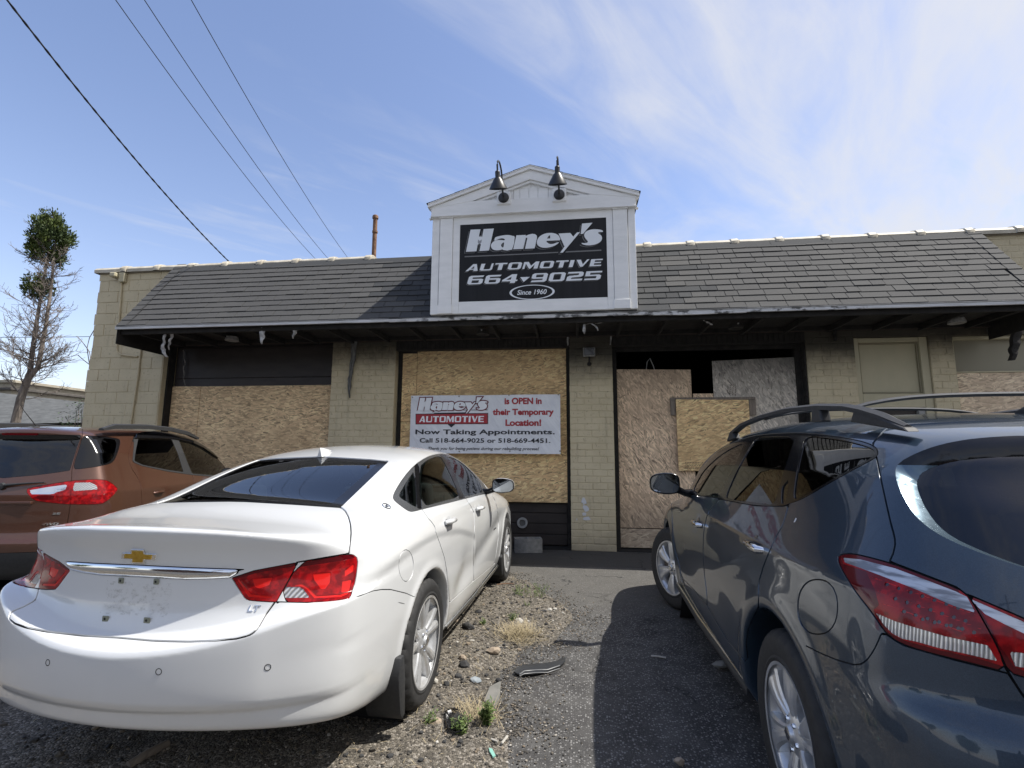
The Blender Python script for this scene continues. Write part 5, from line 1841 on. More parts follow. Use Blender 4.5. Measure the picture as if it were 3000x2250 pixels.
def shrub():
    c = at_y((235, 1245), 8.9)
    T = empty('leafy_shrub', (c[0], 8.9, 0), 'small green leafy shrub growing by the left corner of the garage', 'shrub')
    r = random.Random(5); R = np.random.RandomState(8)
    st = MB(); lv = MB()
    for px in ((190, 1215), (215, 1180), (245, 1168), (262, 1205), (275, 1200), (200, 1235), (170, 1240), (225, 1225), (250, 1190), (270, 1225)):
        p = Vector(at_y(px, 8.9)); p.y += r.uniform(-0.3, 0.3)
        b = Vector((c[0]+r.uniform(-0.1, 0.1), 8.9, 0))
        pts = [b, b.lerp(p, 0.5)+Vector((0.05, 0, 0.1)), p]
        st.tube(pts, [0.014, 0.009, 0.004], 5, False)
        for k in range(46):
            q = p+Vector((r.gauss(0, 0.085), r.gauss(0, 0.1), r.gauss(0, 0.06)))
            a = r.uniform(0, 6.28); l = r.uniform(0.03, 0.06)
            d = Vector((math.cos(a), math.sin(a), r.uniform(-0.7, 0.2))).normalized()*l; s_ = Vector((-math.sin(a), math.cos(a), r.uniform(-0.3, 0.3)))*l*0.3
            lv.add([q, q+d*0.5+s_, q+d, q+d*0.5-s_], [(0, 1, 2, 3)])
    st.build('stems', bark, T); lv.build('leaves', leaf_dark, T)
    # bare arching runners against the wall
    rn = MB()
    for pts in (((268, 1068), (262, 1030), (240, 1000), (225, 985)), ((262, 1068), (255, 1020), (262, 990), (275, 968)), ((262, 1068), (245, 1055), (228, 1040))):
        rn.tube([at_y(q, 8.9) for q in pts], 0.008, 5)
    rn.build('runners', bark, T, smooth=1.0)


leaf_dark = grained('shrub_leaf', (0.025, 0.05, 0.015), (0.07, 0.12, 0.03), (9, 9, 9), 0.6, 0.001)
shrub()
# ------------------------------------------------------------------ vehicles: smooth shells cut into panels
def pch(xs, ys):
    """monotone cubic through points, vectorised, linear beyond the ends"""
    xs = np.array(xs, float); ys = np.array(ys, float)
    h = np.diff(xs); d = np.diff(ys)/h
    m = np.zeros(len(xs)); m[0] = d[0]; m[-1] = d[-1]
    for i in range(1, len(xs)-1):
        if d[i-1]*d[i] > 0:
            w1, w2 = 2*h[i]+h[i-1], h[i]+2*h[i-1]
            m[i] = (w1+w2)/(w1/d[i-1]+w2/d[i])

    def f(x):
        x = np.asarray(x, float)
        i = np.clip(np.searchsorted(xs, x)-1, 0, len(xs)-2)
        t = (x-xs[i])/h[i]
        tc = np.clip(t, 0, 1)
        r = ys[i]*(1+2*tc)*(1-tc)**2+m[i]*h[i]*tc*(1-tc)**2+ys[i+1]*tc*tc*(3-2*tc)+m[i+1]*h[i]*tc*tc*(tc-1)
        return r+np.where(t < 0, t*h[i]*m[0], 0)+np.where(t > 1, (t-1)*h[i]*m[-1], 0)
    return f


def smax(a, b, k):
    return 0.5*(a+b+np.sqrt((a-b)**2+k*k))


def smin(a, b, k):
    return 0.5*(a+b-np.sqrt((a-b)**2+k*k))


def sst(x, a, b):
    t = np.clip((x-a)/(b-a), 0, 1); return t*t*(3-2*t)


def gauss(v, s):
    return np.exp(-(v/s)**2)


def surface_nets(F, lo, hi, h):
    n = [int(math.ceil((hi[i]-lo[i])/h))+1 for i in range(3)]
    ax_ = [lo[i]+h*np.arange(n[i]) for i in range(3)]
    G = F(ax_[0][:, None, None], ax_[1][None, :, None], ax_[2][None, None, :])
    G = np.broadcast_to(G, n)
    S_ = G < 0
    cs_ = [(a, b, c) for a in (0, 1) for b in (0, 1) for c in (0, 1)]
    def sub(A, c): return A[c[0]:n[0]-1+c[0], c[1]:n[1]-1+c[1], c[2]:n[2]-1+c[2]]
    cnt = sum(sub(S_, c).astype(np.int8) for c in cs_)
    act = (cnt > 0) & (cnt < 8)
    I = np.argwhere(act)
    vid = np.full(act.shape, -1, int); vid[act] = np.arange(len(I))
    g = {c: G[I[:, 0]+c[0], I[:, 1]+c[1], I[:, 2]+c[2]] for c in cs_}
    P = np.zeros((len(I), 3)); W_ = np.zeros(len(I))
    for c in cs_:
        for k in range(3):
            if c[k] == 0:
                c2 = list(c); c2[k] = 1; c2 = tuple(c2)
                a, b = g[c], g[c2]
                m = (a < 0) != (b < 0)
                t = np.where(m, a/np.where(m, a-b, 1), 0)
                p = np.array(c, float)[None]+np.zeros((len(I), 1)); p = p.copy(); p[:, k] = t
                P += p*m[:, None]; W_ += m
    V = np.array(lo)+h*(I+P/W_[:, None])
    Q = []
    for k in range(3):
        a = [slice(None)]*3; b = [slice(None)]*3
        o1, o2 = (k+1) % 3, (k+2) % 3
        for q in (o1, o2): a[q] = slice(1, n[q]-1); b[q] = slice(1, n[q]-1)
        a[k] = slice(0, n[k]-1); b[k] = slice(1, n[k])
        s0, s1 = S_[tuple(a)], S_[tuple(b)]
        E = np.argwhere(s0 != s1)
        sg = s0[s0 != s1]
        E[:, o1] += 1; E[:, o2] += 1
        def cell(d1, d2):
            J = E.copy(); J[:, o1] -= d1; J[:, o2] -= d2
            return vid[J[:, 0], J[:, 1], J[:, 2]]
        q = np.stack([cell(1, 1), cell(0, 1), cell(0, 0), cell(1, 0)], 1)
        q[~sg] = q[~sg][:, ::-1]
        Q.append(q)
    Q = np.concatenate(Q)
    f = lambda p: F(p[:, 0], p[:, 1], p[:, 2])

    def grad(p, e):
        g_ = np.zeros_like(p)
        for k in range(3):
            d = np.zeros(3); d[k] = e
            g_[:, k] = (f(p+d)-f(p-d))/(2*e)
        return g_
    for it in range(4):
        g_ = grad(V, 2e-3); v = f(V)
        st = -v[:, None]*g_/np.maximum((g_**2).sum(1), 1e-3)[:, None]
        l = np.linalg.norm(st, axis=1)[:, None]; st *= np.minimum(1, h*0.8/np.maximum(l, 1e-9))
        V = V+st
    N = grad(V, 3e-3); N /= np.maximum(np.linalg.norm(N, axis=1), 1e-9)[:, None]
    T = np.concatenate([Q[:, [0, 1, 2]], Q[:, [0, 2, 3]]])
    # shorter diagonal
    return V, N, T


def zpx(pts, ox, oy, s):
    return [(ox+p[0]*s, oy+p[1]*s) for p in pts]


def chaikin(p, n=2, closed=True):
    for _ in range(n):
        q = []
        m = len(p)
        for i in range(m if closed else m-1):
            a, b = p[i], p[(i+1) % m]
            q.append((a[0]*.75+b[0]*.25, a[1]*.75+b[1]*.25)); q.append((a[0]*.25+b[0]*.75, a[1]*.25+b[1]*.75))
        if not closed: q = [p[0]]+q+[p[-1]]
        p = q
    return p


class Car:
    def __init__(s, name, loc, psi, side, label, cat, F, lo, hi, h):
        s.root = bpy.data.objects.new(name, None); COL.objects.link(s.root)
        s.root.location = (loc[0], loc[1], 0); s.root.rotation_euler = (0, 0, psi)
        tag(s.root, label, cat)
        s.loc, s.psi, s.side = loc, psi, side
        c, sn = math.cos(psi), math.sin(psi)
        s.R = np.array([[c, -sn, 0], [sn, c, 0], [0, 0, 1.0]])
        s.V, s.N, s.T = surface_nets(F, lo, hi, h)
        s.F = F
        s.body = (s.V, s.N, s.T)
        s.bands = []

    def part(s, name, V, F, mat, N=None, parent=None, smooth=True):
        o = np_mesh(name, V, F, mat, N, None, smooth)
        o.parent = parent or s.root
        return o

    def mb(s, name, mb_, mat, parent=None, **k):
        o = mb_.build(name, mat, None, **k); o.parent = parent or s.root
        return o

    def refine(s, mesh, n=1):
        """split every triangle in four and slide the new points onto the true skin"""
        V, N, T = mesh
        for _ in range(n):
            if not len(T): return mesh
            if len(N) < len(V):
                G = np.zeros_like(V)
                for k in range(3):
                    d = np.zeros(3); d[k] = 2.5e-3
                    G[:, k] = s.F(*(V+d).T)-s.F(*(V-d).T)
                N = G/np.maximum(np.linalg.norm(G, axis=1), 1e-9)[:, None]
            E = np.concatenate([T[:, [0, 1]], T[:, [1, 2]], T[:, [2, 0]]])
            k = np.sort(E, 1); key = k[:, 0].astype(np.int64)*len(V)+k[:, 1]
            u, first, inv, cnt = np.unique(key, return_index=True, return_inverse=True, return_counts=True)
            a, b = k[first, 0], k[first, 1]
            M = (V[a]+V[b])/2; MN = N[a]+N[b]; MN /= np.linalg.norm(MN, axis=1)[:, None]
            f = s.F(M[:, 0], M[:, 1], M[:, 2])
            f2 = s.F(*(M+MN*.002).T)
            st = -f*.002/np.where(np.abs(f2-f) > 1e-5, f2-f, 1e9)
            M = M+MN*np.clip(st, -.003, .003)[:, None]
            m = len(T); base = len(V)
            ab, bc, ca = base+inv[:m], base+inv[m:2*m], base+inv[2*m:]
            A, B_, C_ = T[:, 0], T[:, 1], T[:, 2]
            T = np.concatenate([np.stack(q, 1) for q in ((A, ab, ca), (ab, B_, bc), (ca, bc, C_), (ab, bc, ca))])
            V = np.concatenate([V, M])
        G = np.zeros_like(V)
        for k in range(3):
            d = np.zeros(3); d[k] = 2.5e-3
            G[:, k] = s.F(*(V+d).T)-s.F(*(V-d).T)
        return V, G/np.maximum(np.linalg.norm(G, axis=1), 1e-9)[:, None], T

    # signed distance (metres, negative inside) of surface points to an outline traced in the survey photo,
    # carried over symmetrically to the far side of the car
    def shot(s, pts, V, N, filt=None, closed=True, smooth=0):
        if smooth: pts = chaikin(pts, smooth, closed)
        P = V.copy(); P[:, 1] = s.side*np.abs(P[:, 1])
        Nn = N.copy(); flip = np.sign(V[:, 1])*s.side; flip[flip == 0] = 1; Nn[:, 1] *= flip
        Wd = P@s.R.T+np.array([s.loc[0], s.loc[1], 0]); Nw = Nn@s.R.T
        d = Wd-CP; z = d@CF
        px = 1500+FPX*(d@CR)/np.maximum(z, 0.05); py = 1125-FPX*(d@CU)/np.maximum(z, 0.05)
        face = -(Nw*d).sum(1)/np.linalg.norm(d, axis=1)
        xs_ = [p[0] for p in pts]; ys_ = [p[1] for p in pts]
        mrg = 160
        ok = (px > min(xs_)-mrg) & (px < max(xs_)+mrg) & (py > min(ys_)-mrg) & (py < max(ys_)+mrg) & (face > 0.02) & (z > 0.1)
        if filt is not None: ok &= filt(P)
        out = np.full(len(V), 0.5)
        if ok.any():
            dd = segdist(px[ok], py[ok], pts, closed)
            if closed: dd = np.where(inpoly(px[ok], py[ok], pts), -dd, dd)
            out[ok] = dd*z[ok]/FPX
        return out

    def ortho(s, pts, V, N, plane='xz', filt=None, smooth=0):
        if smooth: pts = chaikin(pts, smooth)
        a, b = {'xz': (V[:, 0], V[:, 2]), 'yz': (np.abs(V[:, 1]), V[:, 2]), 'xy': (V[:, 0], np.abs(V[:, 1]))}[plane]
        ok = np.ones(len(V), bool)
        if filt is not None:
            P = V.copy(); P[:, 1] = np.abs(P[:, 1]); ok = filt(P)
        dd = segdist(a, b, pts); dd = np.where(inpoly(a, b, pts), -dd, dd)
        return np.where(ok, dd, 0.5)

    def carve(s, mesh, dfun, g=0.0025, band=True):
        """cut a region out of mesh; leaves a gap of 2g between both pieces"""
        V, N, T = mesh
        d = dfun(V, N)
        ins, _ = clip_mesh(V, N, T, d+g)
        _, out = clip_mesh(V, N, T, d-g)
        if band and g > 0:
            b, _ = clip_mesh(V, N, T, np.abs(d)-0.016)
            s.bands.append(b)
        return ins, out

    def shellpart(s, name, mesh, mat, inset=0.0, rim=0.010, parent=None, autonormal=False):
        """returns {side: object}; pieces that exist on both sides of the car become two objects"""
        V, N, T = mesh
        if len(T) == 0: return None
        sg = V[:, 1] > 0
        ks = sg[T].sum(1)
        if ((ks == 1) | (ks == 2)).sum() == 0 and 0 < (ks == 3).sum() < len(T):
            out = {}
            for side in (1, -1):
                t = T[ks == (3 if side > 0 else 0)]; u = np.unique(t); mp = np.zeros(len(V), int); mp[u] = np.arange(len(u))
                out[side] = s.shellpart1(name, (V[u], N[u], mp[t]), mat, inset, rim, parent, autonormal)
            return out
        o = s.shellpart1(name, mesh, mat, inset, rim, parent, autonormal)
        return {1: o, -1: o}

    def shellpart1(s, name, mesh, mat, inset, rim, parent, autonormal):
        V, N, T = mesh
        V = V-N*inset
        # rim: boundary edges pulled inwards give the sheet real thickness
        E = np.concatenate([T[:, [0, 1]], T[:, [1, 2]], T[:, [2, 0]]])
        key = np.sort(E, 1); k1 = key[:, 0].astype(np.int64)*len(V)+key[:, 1]
        u, inv, cnt = np.unique(k1, return_inverse=True, return_counts=True)
        bE = E[cnt[inv] == 1]
        faces = [T]; AV, AN = V, N
        if rim > 0 and len(bE):
            ids = np.unique(bE); mp = np.zeros(len(V), int); mp[ids] = np.arange(len(ids))
            n0 = len(V)
            # duplicated rim vertices so that the rim gets its own shading
            side = np.zeros((len(V), 3))
            e = V[bE[:, 1]]-V[bE[:, 0]]; sn = np.cross(e, N[bE[:, 0]]); sn /= np.maximum(np.linalg.norm(sn, axis=1), 1e-9)[:, None]
            np.add.at(side, bE[:, 0], sn); np.add.at(side, bE[:, 1], sn)
            sN = side[ids]; sN /= np.maximum(np.linalg.norm(sN, axis=1), 1e-9)[:, None]
            AV = np.concatenate([V, V[ids], V[ids]-N[ids]*rim]); AN = np.concatenate([N, (sN+N[ids]*0.6), sN])
            a, b = n0+mp[bE[:, 0]], n0+mp[bE[:, 1]]
            k = len(ids)
            faces.append(np.stack([b, a, a+k, b+k], 1))
        AN = AN/np.maximum(np.linalg.norm(AN, axis=1), 1e-9)[:, None]
        return s.part(name, AV, faces, mat, None if autonormal else AN, parent)

    def finish_bands(s, mat, inset=0.008):
        V, N, T = [], [], []; off = 0
        for (v, n, t) in s.bands:
            if len(t): V.append(v-n*inset); N.append(n); T.append(t+off); off += len(v)
        if V:
            s.part('seam_backing', np.concatenate(V), [np.concatenate(T)], mat, np.concatenate(N))

    def liner(s, meshes, mat, inset=0.03, zmin=0.85):
        V, N, T = [], [], []; off = 0
        for (v, n, t) in meshes:
            if not len(t): continue
            keep = t[(v[t][:, :, 2].min(1) > zmin)]
            V.append(v-n*inset); N.append(-n); T.append(keep[:, ::-1]+off); off += len(v)
        s.part('cabin_liner', np.concatenate(V), [np.concatenate(T)], mat, np.concatenate(N))


def largest(mesh):
    """keep the biggest connected piece on each side of the car"""
    V, N, T = mesh
    lab = np.arange(len(V))
    for _ in range(400):
        m = lab[T].min(1); new = lab.copy()
        for k in range(3): np.minimum.at(new, T[:, k], m)
        if (new == lab).all(): break
        lab = new
    tl = lab[T[:, 0]]; keep = np.zeros(len(T), bool)
    for sd in (1, -1):
        ts = (V[T[:, 0], 1]*sd > 0)
        u, c_n = np.unique(tl[ts], return_counts=True)
        if len(u): keep |= ts & (tl == u[np.argmax(c_n)])
    return V, N, T[keep]


def glass_mat(name, tint, gloss=1.0):
    m = bpy.data.materials.new(name); m.use_nodes = True
    t = NT(m.node_tree); m.node_tree.nodes.clear()
    tr = t.n('ShaderNodeBsdfTransparent', {0: tint})
    gl = t.n('ShaderNodeBsdfGlossy', {'Color': (1, 1, 1), 'Roughness': 0.012})
    fr = t.n('ShaderNodeFresnel', {'IOR': 1.52})
    f = t.math('MULTIPLY_ADD', fr.outputs[0], gloss, 0.012, clamp=True)
    mx = t.n('ShaderNodeMixShader', {0: f})
    t.t.links.new(tr.outputs[0], mx.inputs[1]); t.t.links.new(gl.outputs[0], mx.inputs[2])
    o = t.n('ShaderNodeOutputMaterial'); t.t.links.new(mx.outputs[0], o.inputs[0])
    return m


def car_paint(name, col, metal, flake=0.0, dirt_amt=0.15, dirt_col=(0.25, 0.22, 0.18), rough=0.35, edge=None):
    def fn(t, g, o, L, bump):
        n = t.noise(o, 2.2, 5, 0.6)
        n2 = t.noise(o, 16.0, 5, 0.65)
        s = t.n('ShaderNodeSeparateXYZ', {0: o})
        base = t.mix(0.0, col, col)
        if flake:
            fl = t.n('ShaderNodeTexVoronoi', {'Vector': o, 'Scale': 900.0})
            fc = t.n('ShaderNodeSeparateColor', {0: fl.outputs['Color']})
            base = t.mix(t.math('MULTIPLY', fc.outputs[0], flake), col, tuple(min(1, c*2.4+0.03) for c in col))
        low = t.step(t.math('ADD', s.outputs[2], t.math('MULTIPLY', n, 0.35)), 0.78, 0.30)
        dm = t.math('ADD', t.math('MULTIPLY', low, 0.5), t.math('MULTIPLY', t.step(n, 0.45, 0.75), 0.22))
        dm = t.math('MULTIPLY', t.math('MULTIPLY', dm, t.math('MULTIPLY_ADD', n2, 1.0, 0.4)), dirt_amt*2.0, clamp=True)
        base = t.mix(dm, base, dirt_col)
        L(base, 'Base Color')
        L(t.math('MULTIPLY_ADD', dm, 0.5, rough), 'Roughness')
        L(t.math('MULTIPLY_ADD', t.step(n2, 0.4, 0.8), 0.03+dirt_amt*0.15, 0.02), 'Coat Roughness')
    return nm(name, fn, rough=rough, metal=metal, coat=1.0)


lens_red = nm('tail_lens_red', lambda t, g, o, L, bump: (L(t.mix(t.step(t.noise(o, 30.0, 3), 0.4, 0.65), (0.17, 0.003, 0.005), (0.37, 0.006, 0.008)), 'Base Color'), bump(t.noise(o, 70.0, 2), 0.0006, 0.4)), rough=0.2, coat=0.35, spec=0.25)
lens_dark = pm('tail_lens_dark_red', (0.10, 0.003, 0.006), 0.12, coat=0.35, spec=0.25)
lens_bright = pm('tail_reflector_red', (0.66, 0.016, 0.013), 0.15, coat=0.3, spec=0.3)
lens_led = pm('tail_led_black', (0.04, 0.002, 0.002), 0.2, coat=1.0)


def _ribs(t, g, o, L, bump):
    w = t.n('ShaderNodeTexWave', {'Vector': t.vmap(o, (1, 1, 0.15)), 'Scale': 55.0, 'Distortion': 1.5, 'Detail': 1.0}, bands_direction='DIAGONAL')
    L(t.mix(w.outputs[0], (0.20, 0.20, 0.20), (0.72, 0.72, 0.72)), 'Base Color')
    bump(w.outputs[0], 0.003, 0.7)


lens_clear = nm('clear_lens', _ribs, rough=0.12, coat=1.0, metal=0.45)
lens_silver = nm('silver_lens', lambda t, g, o, L, bump: (L(t.mix(t.step(t.noise(t.vmap(o, (8, 8, 60)), 1.0, 4), 0.42, 0.6), (0.22, 0.22, 0.23), (0.62, 0.63, 0.65)), 'Base Color'), bump(t.noise(t.vmap(o, (6, 6, 50)), 1.0, 3), 0.002, 0.5)), rough=0.2, coat=0.4, metal=0.4)
alloy = nm('silver_alloy', lambda t, g, o, L, bump: L(t.mix(t.step(t.noise(o, 9.0, 5, 0.65), 0.35, 0.75), (0.66, 0.67, 0.68), (0.46, 0.46, 0.455)), 'Base Color'), rough=0.30, metal=0.55, coat=0.5)
brake = pm('brake_iron', (0.10, 0.085, 0.075), 0.5, 0.6)
seam_m = pm('seam_shadow_black', (0.008, 0.008, 0.009), 0.9)


def wheel(car, lx, ly, lz, Rt, Rr, width, style, steer=0.0, name='wheel'):
    """parts of one wheel, axis along local y (outwards +y)"""
    w = bpy.data.objects.new(name, None); COL.objects.link(w); w.parent = car.root
    w.location = (lx, ly, lz)
    w.rotation_euler = (0, 0, (math.pi if ly < 0 else 0)+steer)
    key = ('wheel', style, Rt)
    if key not in MATS:
        hw = width/2
        n = 120
        prof = [(Rr-0.004, 0.0), (Rr+0.004, 0.004), (Rr+0.012, 0.007), (Rr+0.022, 0.003), ((Rt+Rr)/2, 0.010), (Rt-0.034, 0.006), (Rt-0.020, -0.002), (Rt-0.009, -0.012), (Rt-0.002, -0.028),
                (Rt, -0.05), (Rt, -0.068), (Rt-0.008, -0.070), (Rt-0.008, -0.078), (Rt+0.001, -0.080), (Rt+0.001, -width/2), (Rt, -width+0.05), (Rt-0.006, -width+0.02), (Rt-0.03, -width+0.004), (Rr, -width+0.006)]
        vs = []
        for i, (r, a) in enumerate(prof):
            for k in range(n):
                t_ = 2*math.pi*(k+(0.25 if i in (9, 10) else 0))/n
                rr = r
                if 6 <= i <= 9 and k % 4 == 0: rr -= 0.007
                if 9 < i <= 10 and k % 4 == 0: rr -= 0.007
                vs.append((rr*math.cos(t_), a, rr*math.sin(t_)))
        fs = [(i*n+k, i*n+(k+1) % n, (i+1)*n+(k+1) % n, (i+1)*n+k) for i in range(len(prof)-1) for k in range(n)]
        ty = MB().add(vs, fs).mesh('tyre', rubber, 0.5)
        rim = MB().lathe([(Rr-0.012, 0.002), (Rr, 0.004), (Rr+0.002, -0.004), (Rr-0.006, -0.012), (Rr-0.020, -0.020), (Rr-0.032, -0.06), (Rr-0.040, -0.14), (Rr-0.03, -0.19)], (0, 0, 0), 'y', 72)
        rim_me = rim.mesh('rim', alloy, 0.8)
        spk = []
        def spoke(a0, a1, r0, r1, w0, w1, y0, y1, th, ridge=0.006, curve=0.0):
            f = MB(); vs = []; m = 7
            for i in range(m):
                q = i/(m-1); r = r0+(r1-r0)*q; ang = a0+(a1-a0)*q
                wd = w0+(w1-w0)*q**1.5; y = y0+(y1-y0)*q+curve*math.sin(q*math.pi)
                c = Vector((math.cos(ang)*r, 0, math.sin(ang)*r)); t_ = Vector((-math.sin(ang), 0, math.cos(ang)))
                for (u, dy) in ((-0.5, -th), (-0.5, -0.008), (-0.30, 0.0), (0.0, ridge), (0.30, 0.0), (0.5, -0.008), (0.5, -th)):
                    p = c+t_*(wd*u); vs.append((p.x, y+dy, p.z))
            k = 7
            fs = [(i*k+j, i*k+(j+1) % k, (i+1)*k+(j+1) % k, (i+1)*k+j) for i in range(m-1) for j in range(k)]
            fs.append(tuple(range(k))); fs.append(tuple((m-1)*k+j for j in range(k)))
            f.add(vs, fs); return f.mesh('spoke', alloy, 0.35)
        if style == 'sedan':
            for k in range(5):
                a = math.radians(90+72*k)
                for sgn in (-1, 1):
                    spk.append(spoke(a+sgn*0.16, a+sgn*0.235, 0.045, Rr-0.015, 0.036, 0.060, -0.030, -0.006, 0.045, 0.004, 0.006))
        elif style == 'suv':
            for k in range(6):
                a = math.radians(95+60*k)
                spk.append(spoke(a-.10, a-.12, 0.05, Rr-0.014, 0.034, 0.085, -0.022, -0.005, 0.05, 0.003, 0.010)); spk.append(spoke(a+.13, a+.17, 0.05, Rr-0.014, 0.034, 0.075, -0.026, -0.010, 0.05, -0.004, 0.010))
        else:
            for k in range(5):
                a = math.radians(90+72*k)
                spk.append(spoke(a, a, 0.04, Rr-0.014, 0.05, 0.08, -0.02, -0.006, 0.04, 0.004, 0.005))
        hub = MB().lathe([(0.0, 0.004), (0.026, 0.003), (0.031, -0.002), (0.033, -0.010), (0.062, -0.016), (0.078, -0.026), (0.08, -0.06)], (0, 0, 0), 'y', 32)
        hub_me = hub.mesh('hub', alloy, 0.6)
        cap = MB().lathe([(0.0, 0.006), (0.018, 0.0055), (0.022, 0.004)], (0, 0, 0), 'y', 24).mesh('hub_cap', chrome if style != 'x' else alloy, 0.6)
        nut = MB()
        for k in range(5):
            a = math.radians(54+72*k)
            nut.lathe([(0.0, -0.004), (0.007, -0.005), (0.010, -0.010), (0.010, -0.03)], (0.052*math.cos(a), 0, 0.052*math.sin(a)), 'y', 8)
        nut_me = nut.mesh('lug_nuts', chrome, 0.6)
        disc = MB().lathe([(0.05, -0.085), (0.05, -0.07), (0.155, -0.07), (0.155, -0.085)], (0, 0, 0), 'y', 40).mesh('brake_disc', brake, 0.6)
        back = MB().lathe([(0.0, -0.12), (Rr-0.035, -0.13)], (0, 0, 0), 'y', 32).mesh('dust_shield', seam_m, 0.6)
        cal = MB().prism([(0.10*math.cos(t_), 0.10*math.sin(t_)) for t_ in np.linspace(-0.5, 0.5, 6)]+[(0.185*math.cos(t_), 0.185*math.sin(t_)) for t_ in np.linspace(0.5, -0.5, 6)], -0.09, -0.05).mesh('brake_caliper', brake, 0.6, 0.004)
        MATS[key] = [('tyre', ty), ('rim', rim_me)]+[('spoke', q) for q in spk]+[('hub', hub_me), ('hub_cap', cap), ('lug_nuts', nut_me), ('brake_disc', disc), ('dust_shield', back), ('brake_caliper', cal)]
    for nme, me in MATS[key]:
        o = bpy.data.objects.new(nme, me); COL.objects.link(o); o.parent = w
        if nme == 'lug_nuts': o['kind'] = 'stuff'
    return w


def rbox(x0, x1, y0, y1, z0, z1, lean=0.0):
    f = MB(); f.box(x0, x1, y0, y1, z0, z1)
    f.v = [(v[0]+lean*(v[2]-z0), v[1], v[2]) for v in f.v]
    return f


def cabin_fill(car, xf, xr, hw, zf, zbelt, mat, roof):
    """floor tub, seats, dash and wheel seen through the windows"""
    car.mb('floor_tub', MB().box(xr-0.5, xf+0.9, -hw, hw, 0.30, 0.50), seam_m)
    for y in (-0.37, 0.37):
        s_ = car.mb('front_seat', rbox(xf-0.95, xf-0.42, y-0.25, y+0.25, 0.50, 0.66), mat, bevel=0.05, segs=3, smooth=1.0)
        car.mb('seat_back', rbox(xf-1.05, xf-0.92, y-0.24, y+0.24, 0.62, zbelt+0.13, -0.22), mat, s_, bevel=0.05, segs=3, smooth=1.0)
        car.mb('headrest', rbox(xf-1.17, xf-1.07, y-0.13, y+0.13, zbelt+0.15, zbelt+0.32, -0.15), mat, s_, bevel=0.04, segs=3, smooth=1.0)
    b = car.mb('rear_seat', rbox(xr+0.32, xr+0.85, -hw+0.12, hw-0.12, 0.48, 0.64), mat, bevel=0.05, segs=3, smooth=1.0)
    car.mb('seat_back', rbox(xr+0.18, xr+0.32, -hw+0.12, hw-0.12, 0.60, zbelt+0.02, -0.24), mat, b, bevel=0.05, segs=3, smooth=1.0)
    for y in (-0.40, 0.40):
        car.mb('headrest', rbox(xr+0.06, xr+0.14, y-0.12, y+0.12, zbelt+0.03, zbelt+0.15, -0.15), mat, b, bevel=0.03, segs=3, smooth=1.0)
    car.mb('dashboard', rbox(xf, xf+0.45, -hw+0.08, hw-0.08, 0.62, zbelt-0.06), plastic_dark, bevel=0.05, segs=3, smooth=1.0)
    M_ = Matrix.Translation((xf-0.14, 0.37, zbelt-0.10)) @ Matrix.Rotation(math.radians(68), 4, 'Y')
    f = MB(); f.M = M_
    f.tube([(0.18*math.cos(t_), 0.18*math.sin(t_), 0) for t_ in np.linspace(0, 2*math.pi, 25)], 0.014, 8, False)
    f.tube([(-0.17, 0, 0), (0.17, 0, 0)], 0.016, 6)
    car.mb('steering_wheel', f, plastic_dark, smooth=1.0)
    car.mb('inner_mirror', rbox(xf-0.06, xf-0.03, -0.11, 0.11, roof-0.16, roof-0.09), plastic_dark, bevel=0.01)


def door_mirror(car, x, y, z, paint_m, side, glass_col, fwd=0.12, wd=0.20, ht=0.145):
    """side: +1 left, -1 right; glass faces rearwards"""
    r = bpy.data.objects.new('door_mirror', None); COL.objects.link(r); r.parent = car.root
    bm = bmesh.new(); bmesh.ops.create_uvsphere(bm, u_segments=24, v_segments=16, radius=1)
    for v in bm.verts:
        q = v.co
        ex_ = lambda a, p: math.copysign(abs(a)**p, a)
        v.co = Vector((ex_(q.x, 0.8)*fwd*0.62, ex_(q.y, 0.62)*wd/2, ex_(q.z, 0.62)*ht/2))
        if v.co.x < -0.02: v.co.x = -0.02
        # the shell tapers to its outer tip
        k = 1-0.16*max(0, v.co.y*side/(wd/2)); v.co.z *= k
    me = bpy.data.meshes.new('mirror_shell'); bm.to_mesh(me); bm.free(); me.materials.append(paint_m)
    for p in me.polygons: p.use_smooth = True
    o = obj('mirror_shell', me); o.parent = r; o.location = (x, y, z)
    f = MB(); out = []
    for k in range(28):
        a = 2*math.pi*k/28; cx = math.copysign(abs(math.cos(a))**0.55, math.cos(a)); cz = math.copysign(abs(math.sin(a))**0.55, math.sin(a))
        yy = cx*wd*0.455; zz = cz*ht*0.43*(1-0.16*max(0, cx*side))
        out.append((yy, zz))
    ring = MB().prism([(y+a*1.10, z+b*1.12) for a, b in out], x-0.028, x-0.012, 'x')
    b1 = ring.build('mirror_bezel', gloss_black, None, bevel=0.003); b1.parent = r
    gl = MB().prism([(y+a, z+b) for a, b in out], x-0.032, x-0.029, 'x').build('mirror_glass', glass_col, None); gl.parent = r
    yi = y-side*wd*0.45
    st = MB().tube([(x+0.0, yi, z-ht*0.28), (x+0.035, yi-side*0.05, z-ht*0.42), (x+0.06, yi-side*0.11, z-ht*0.48)], [0.028, 0.026, 0.034], 10).build('mirror_stalk', gloss_black, None, smooth=1.0); st.parent = r
    return r


mirror_glass_m = pm('mirror_silver', (0.42, 0.45, 0.48), 0.02, 1.0)


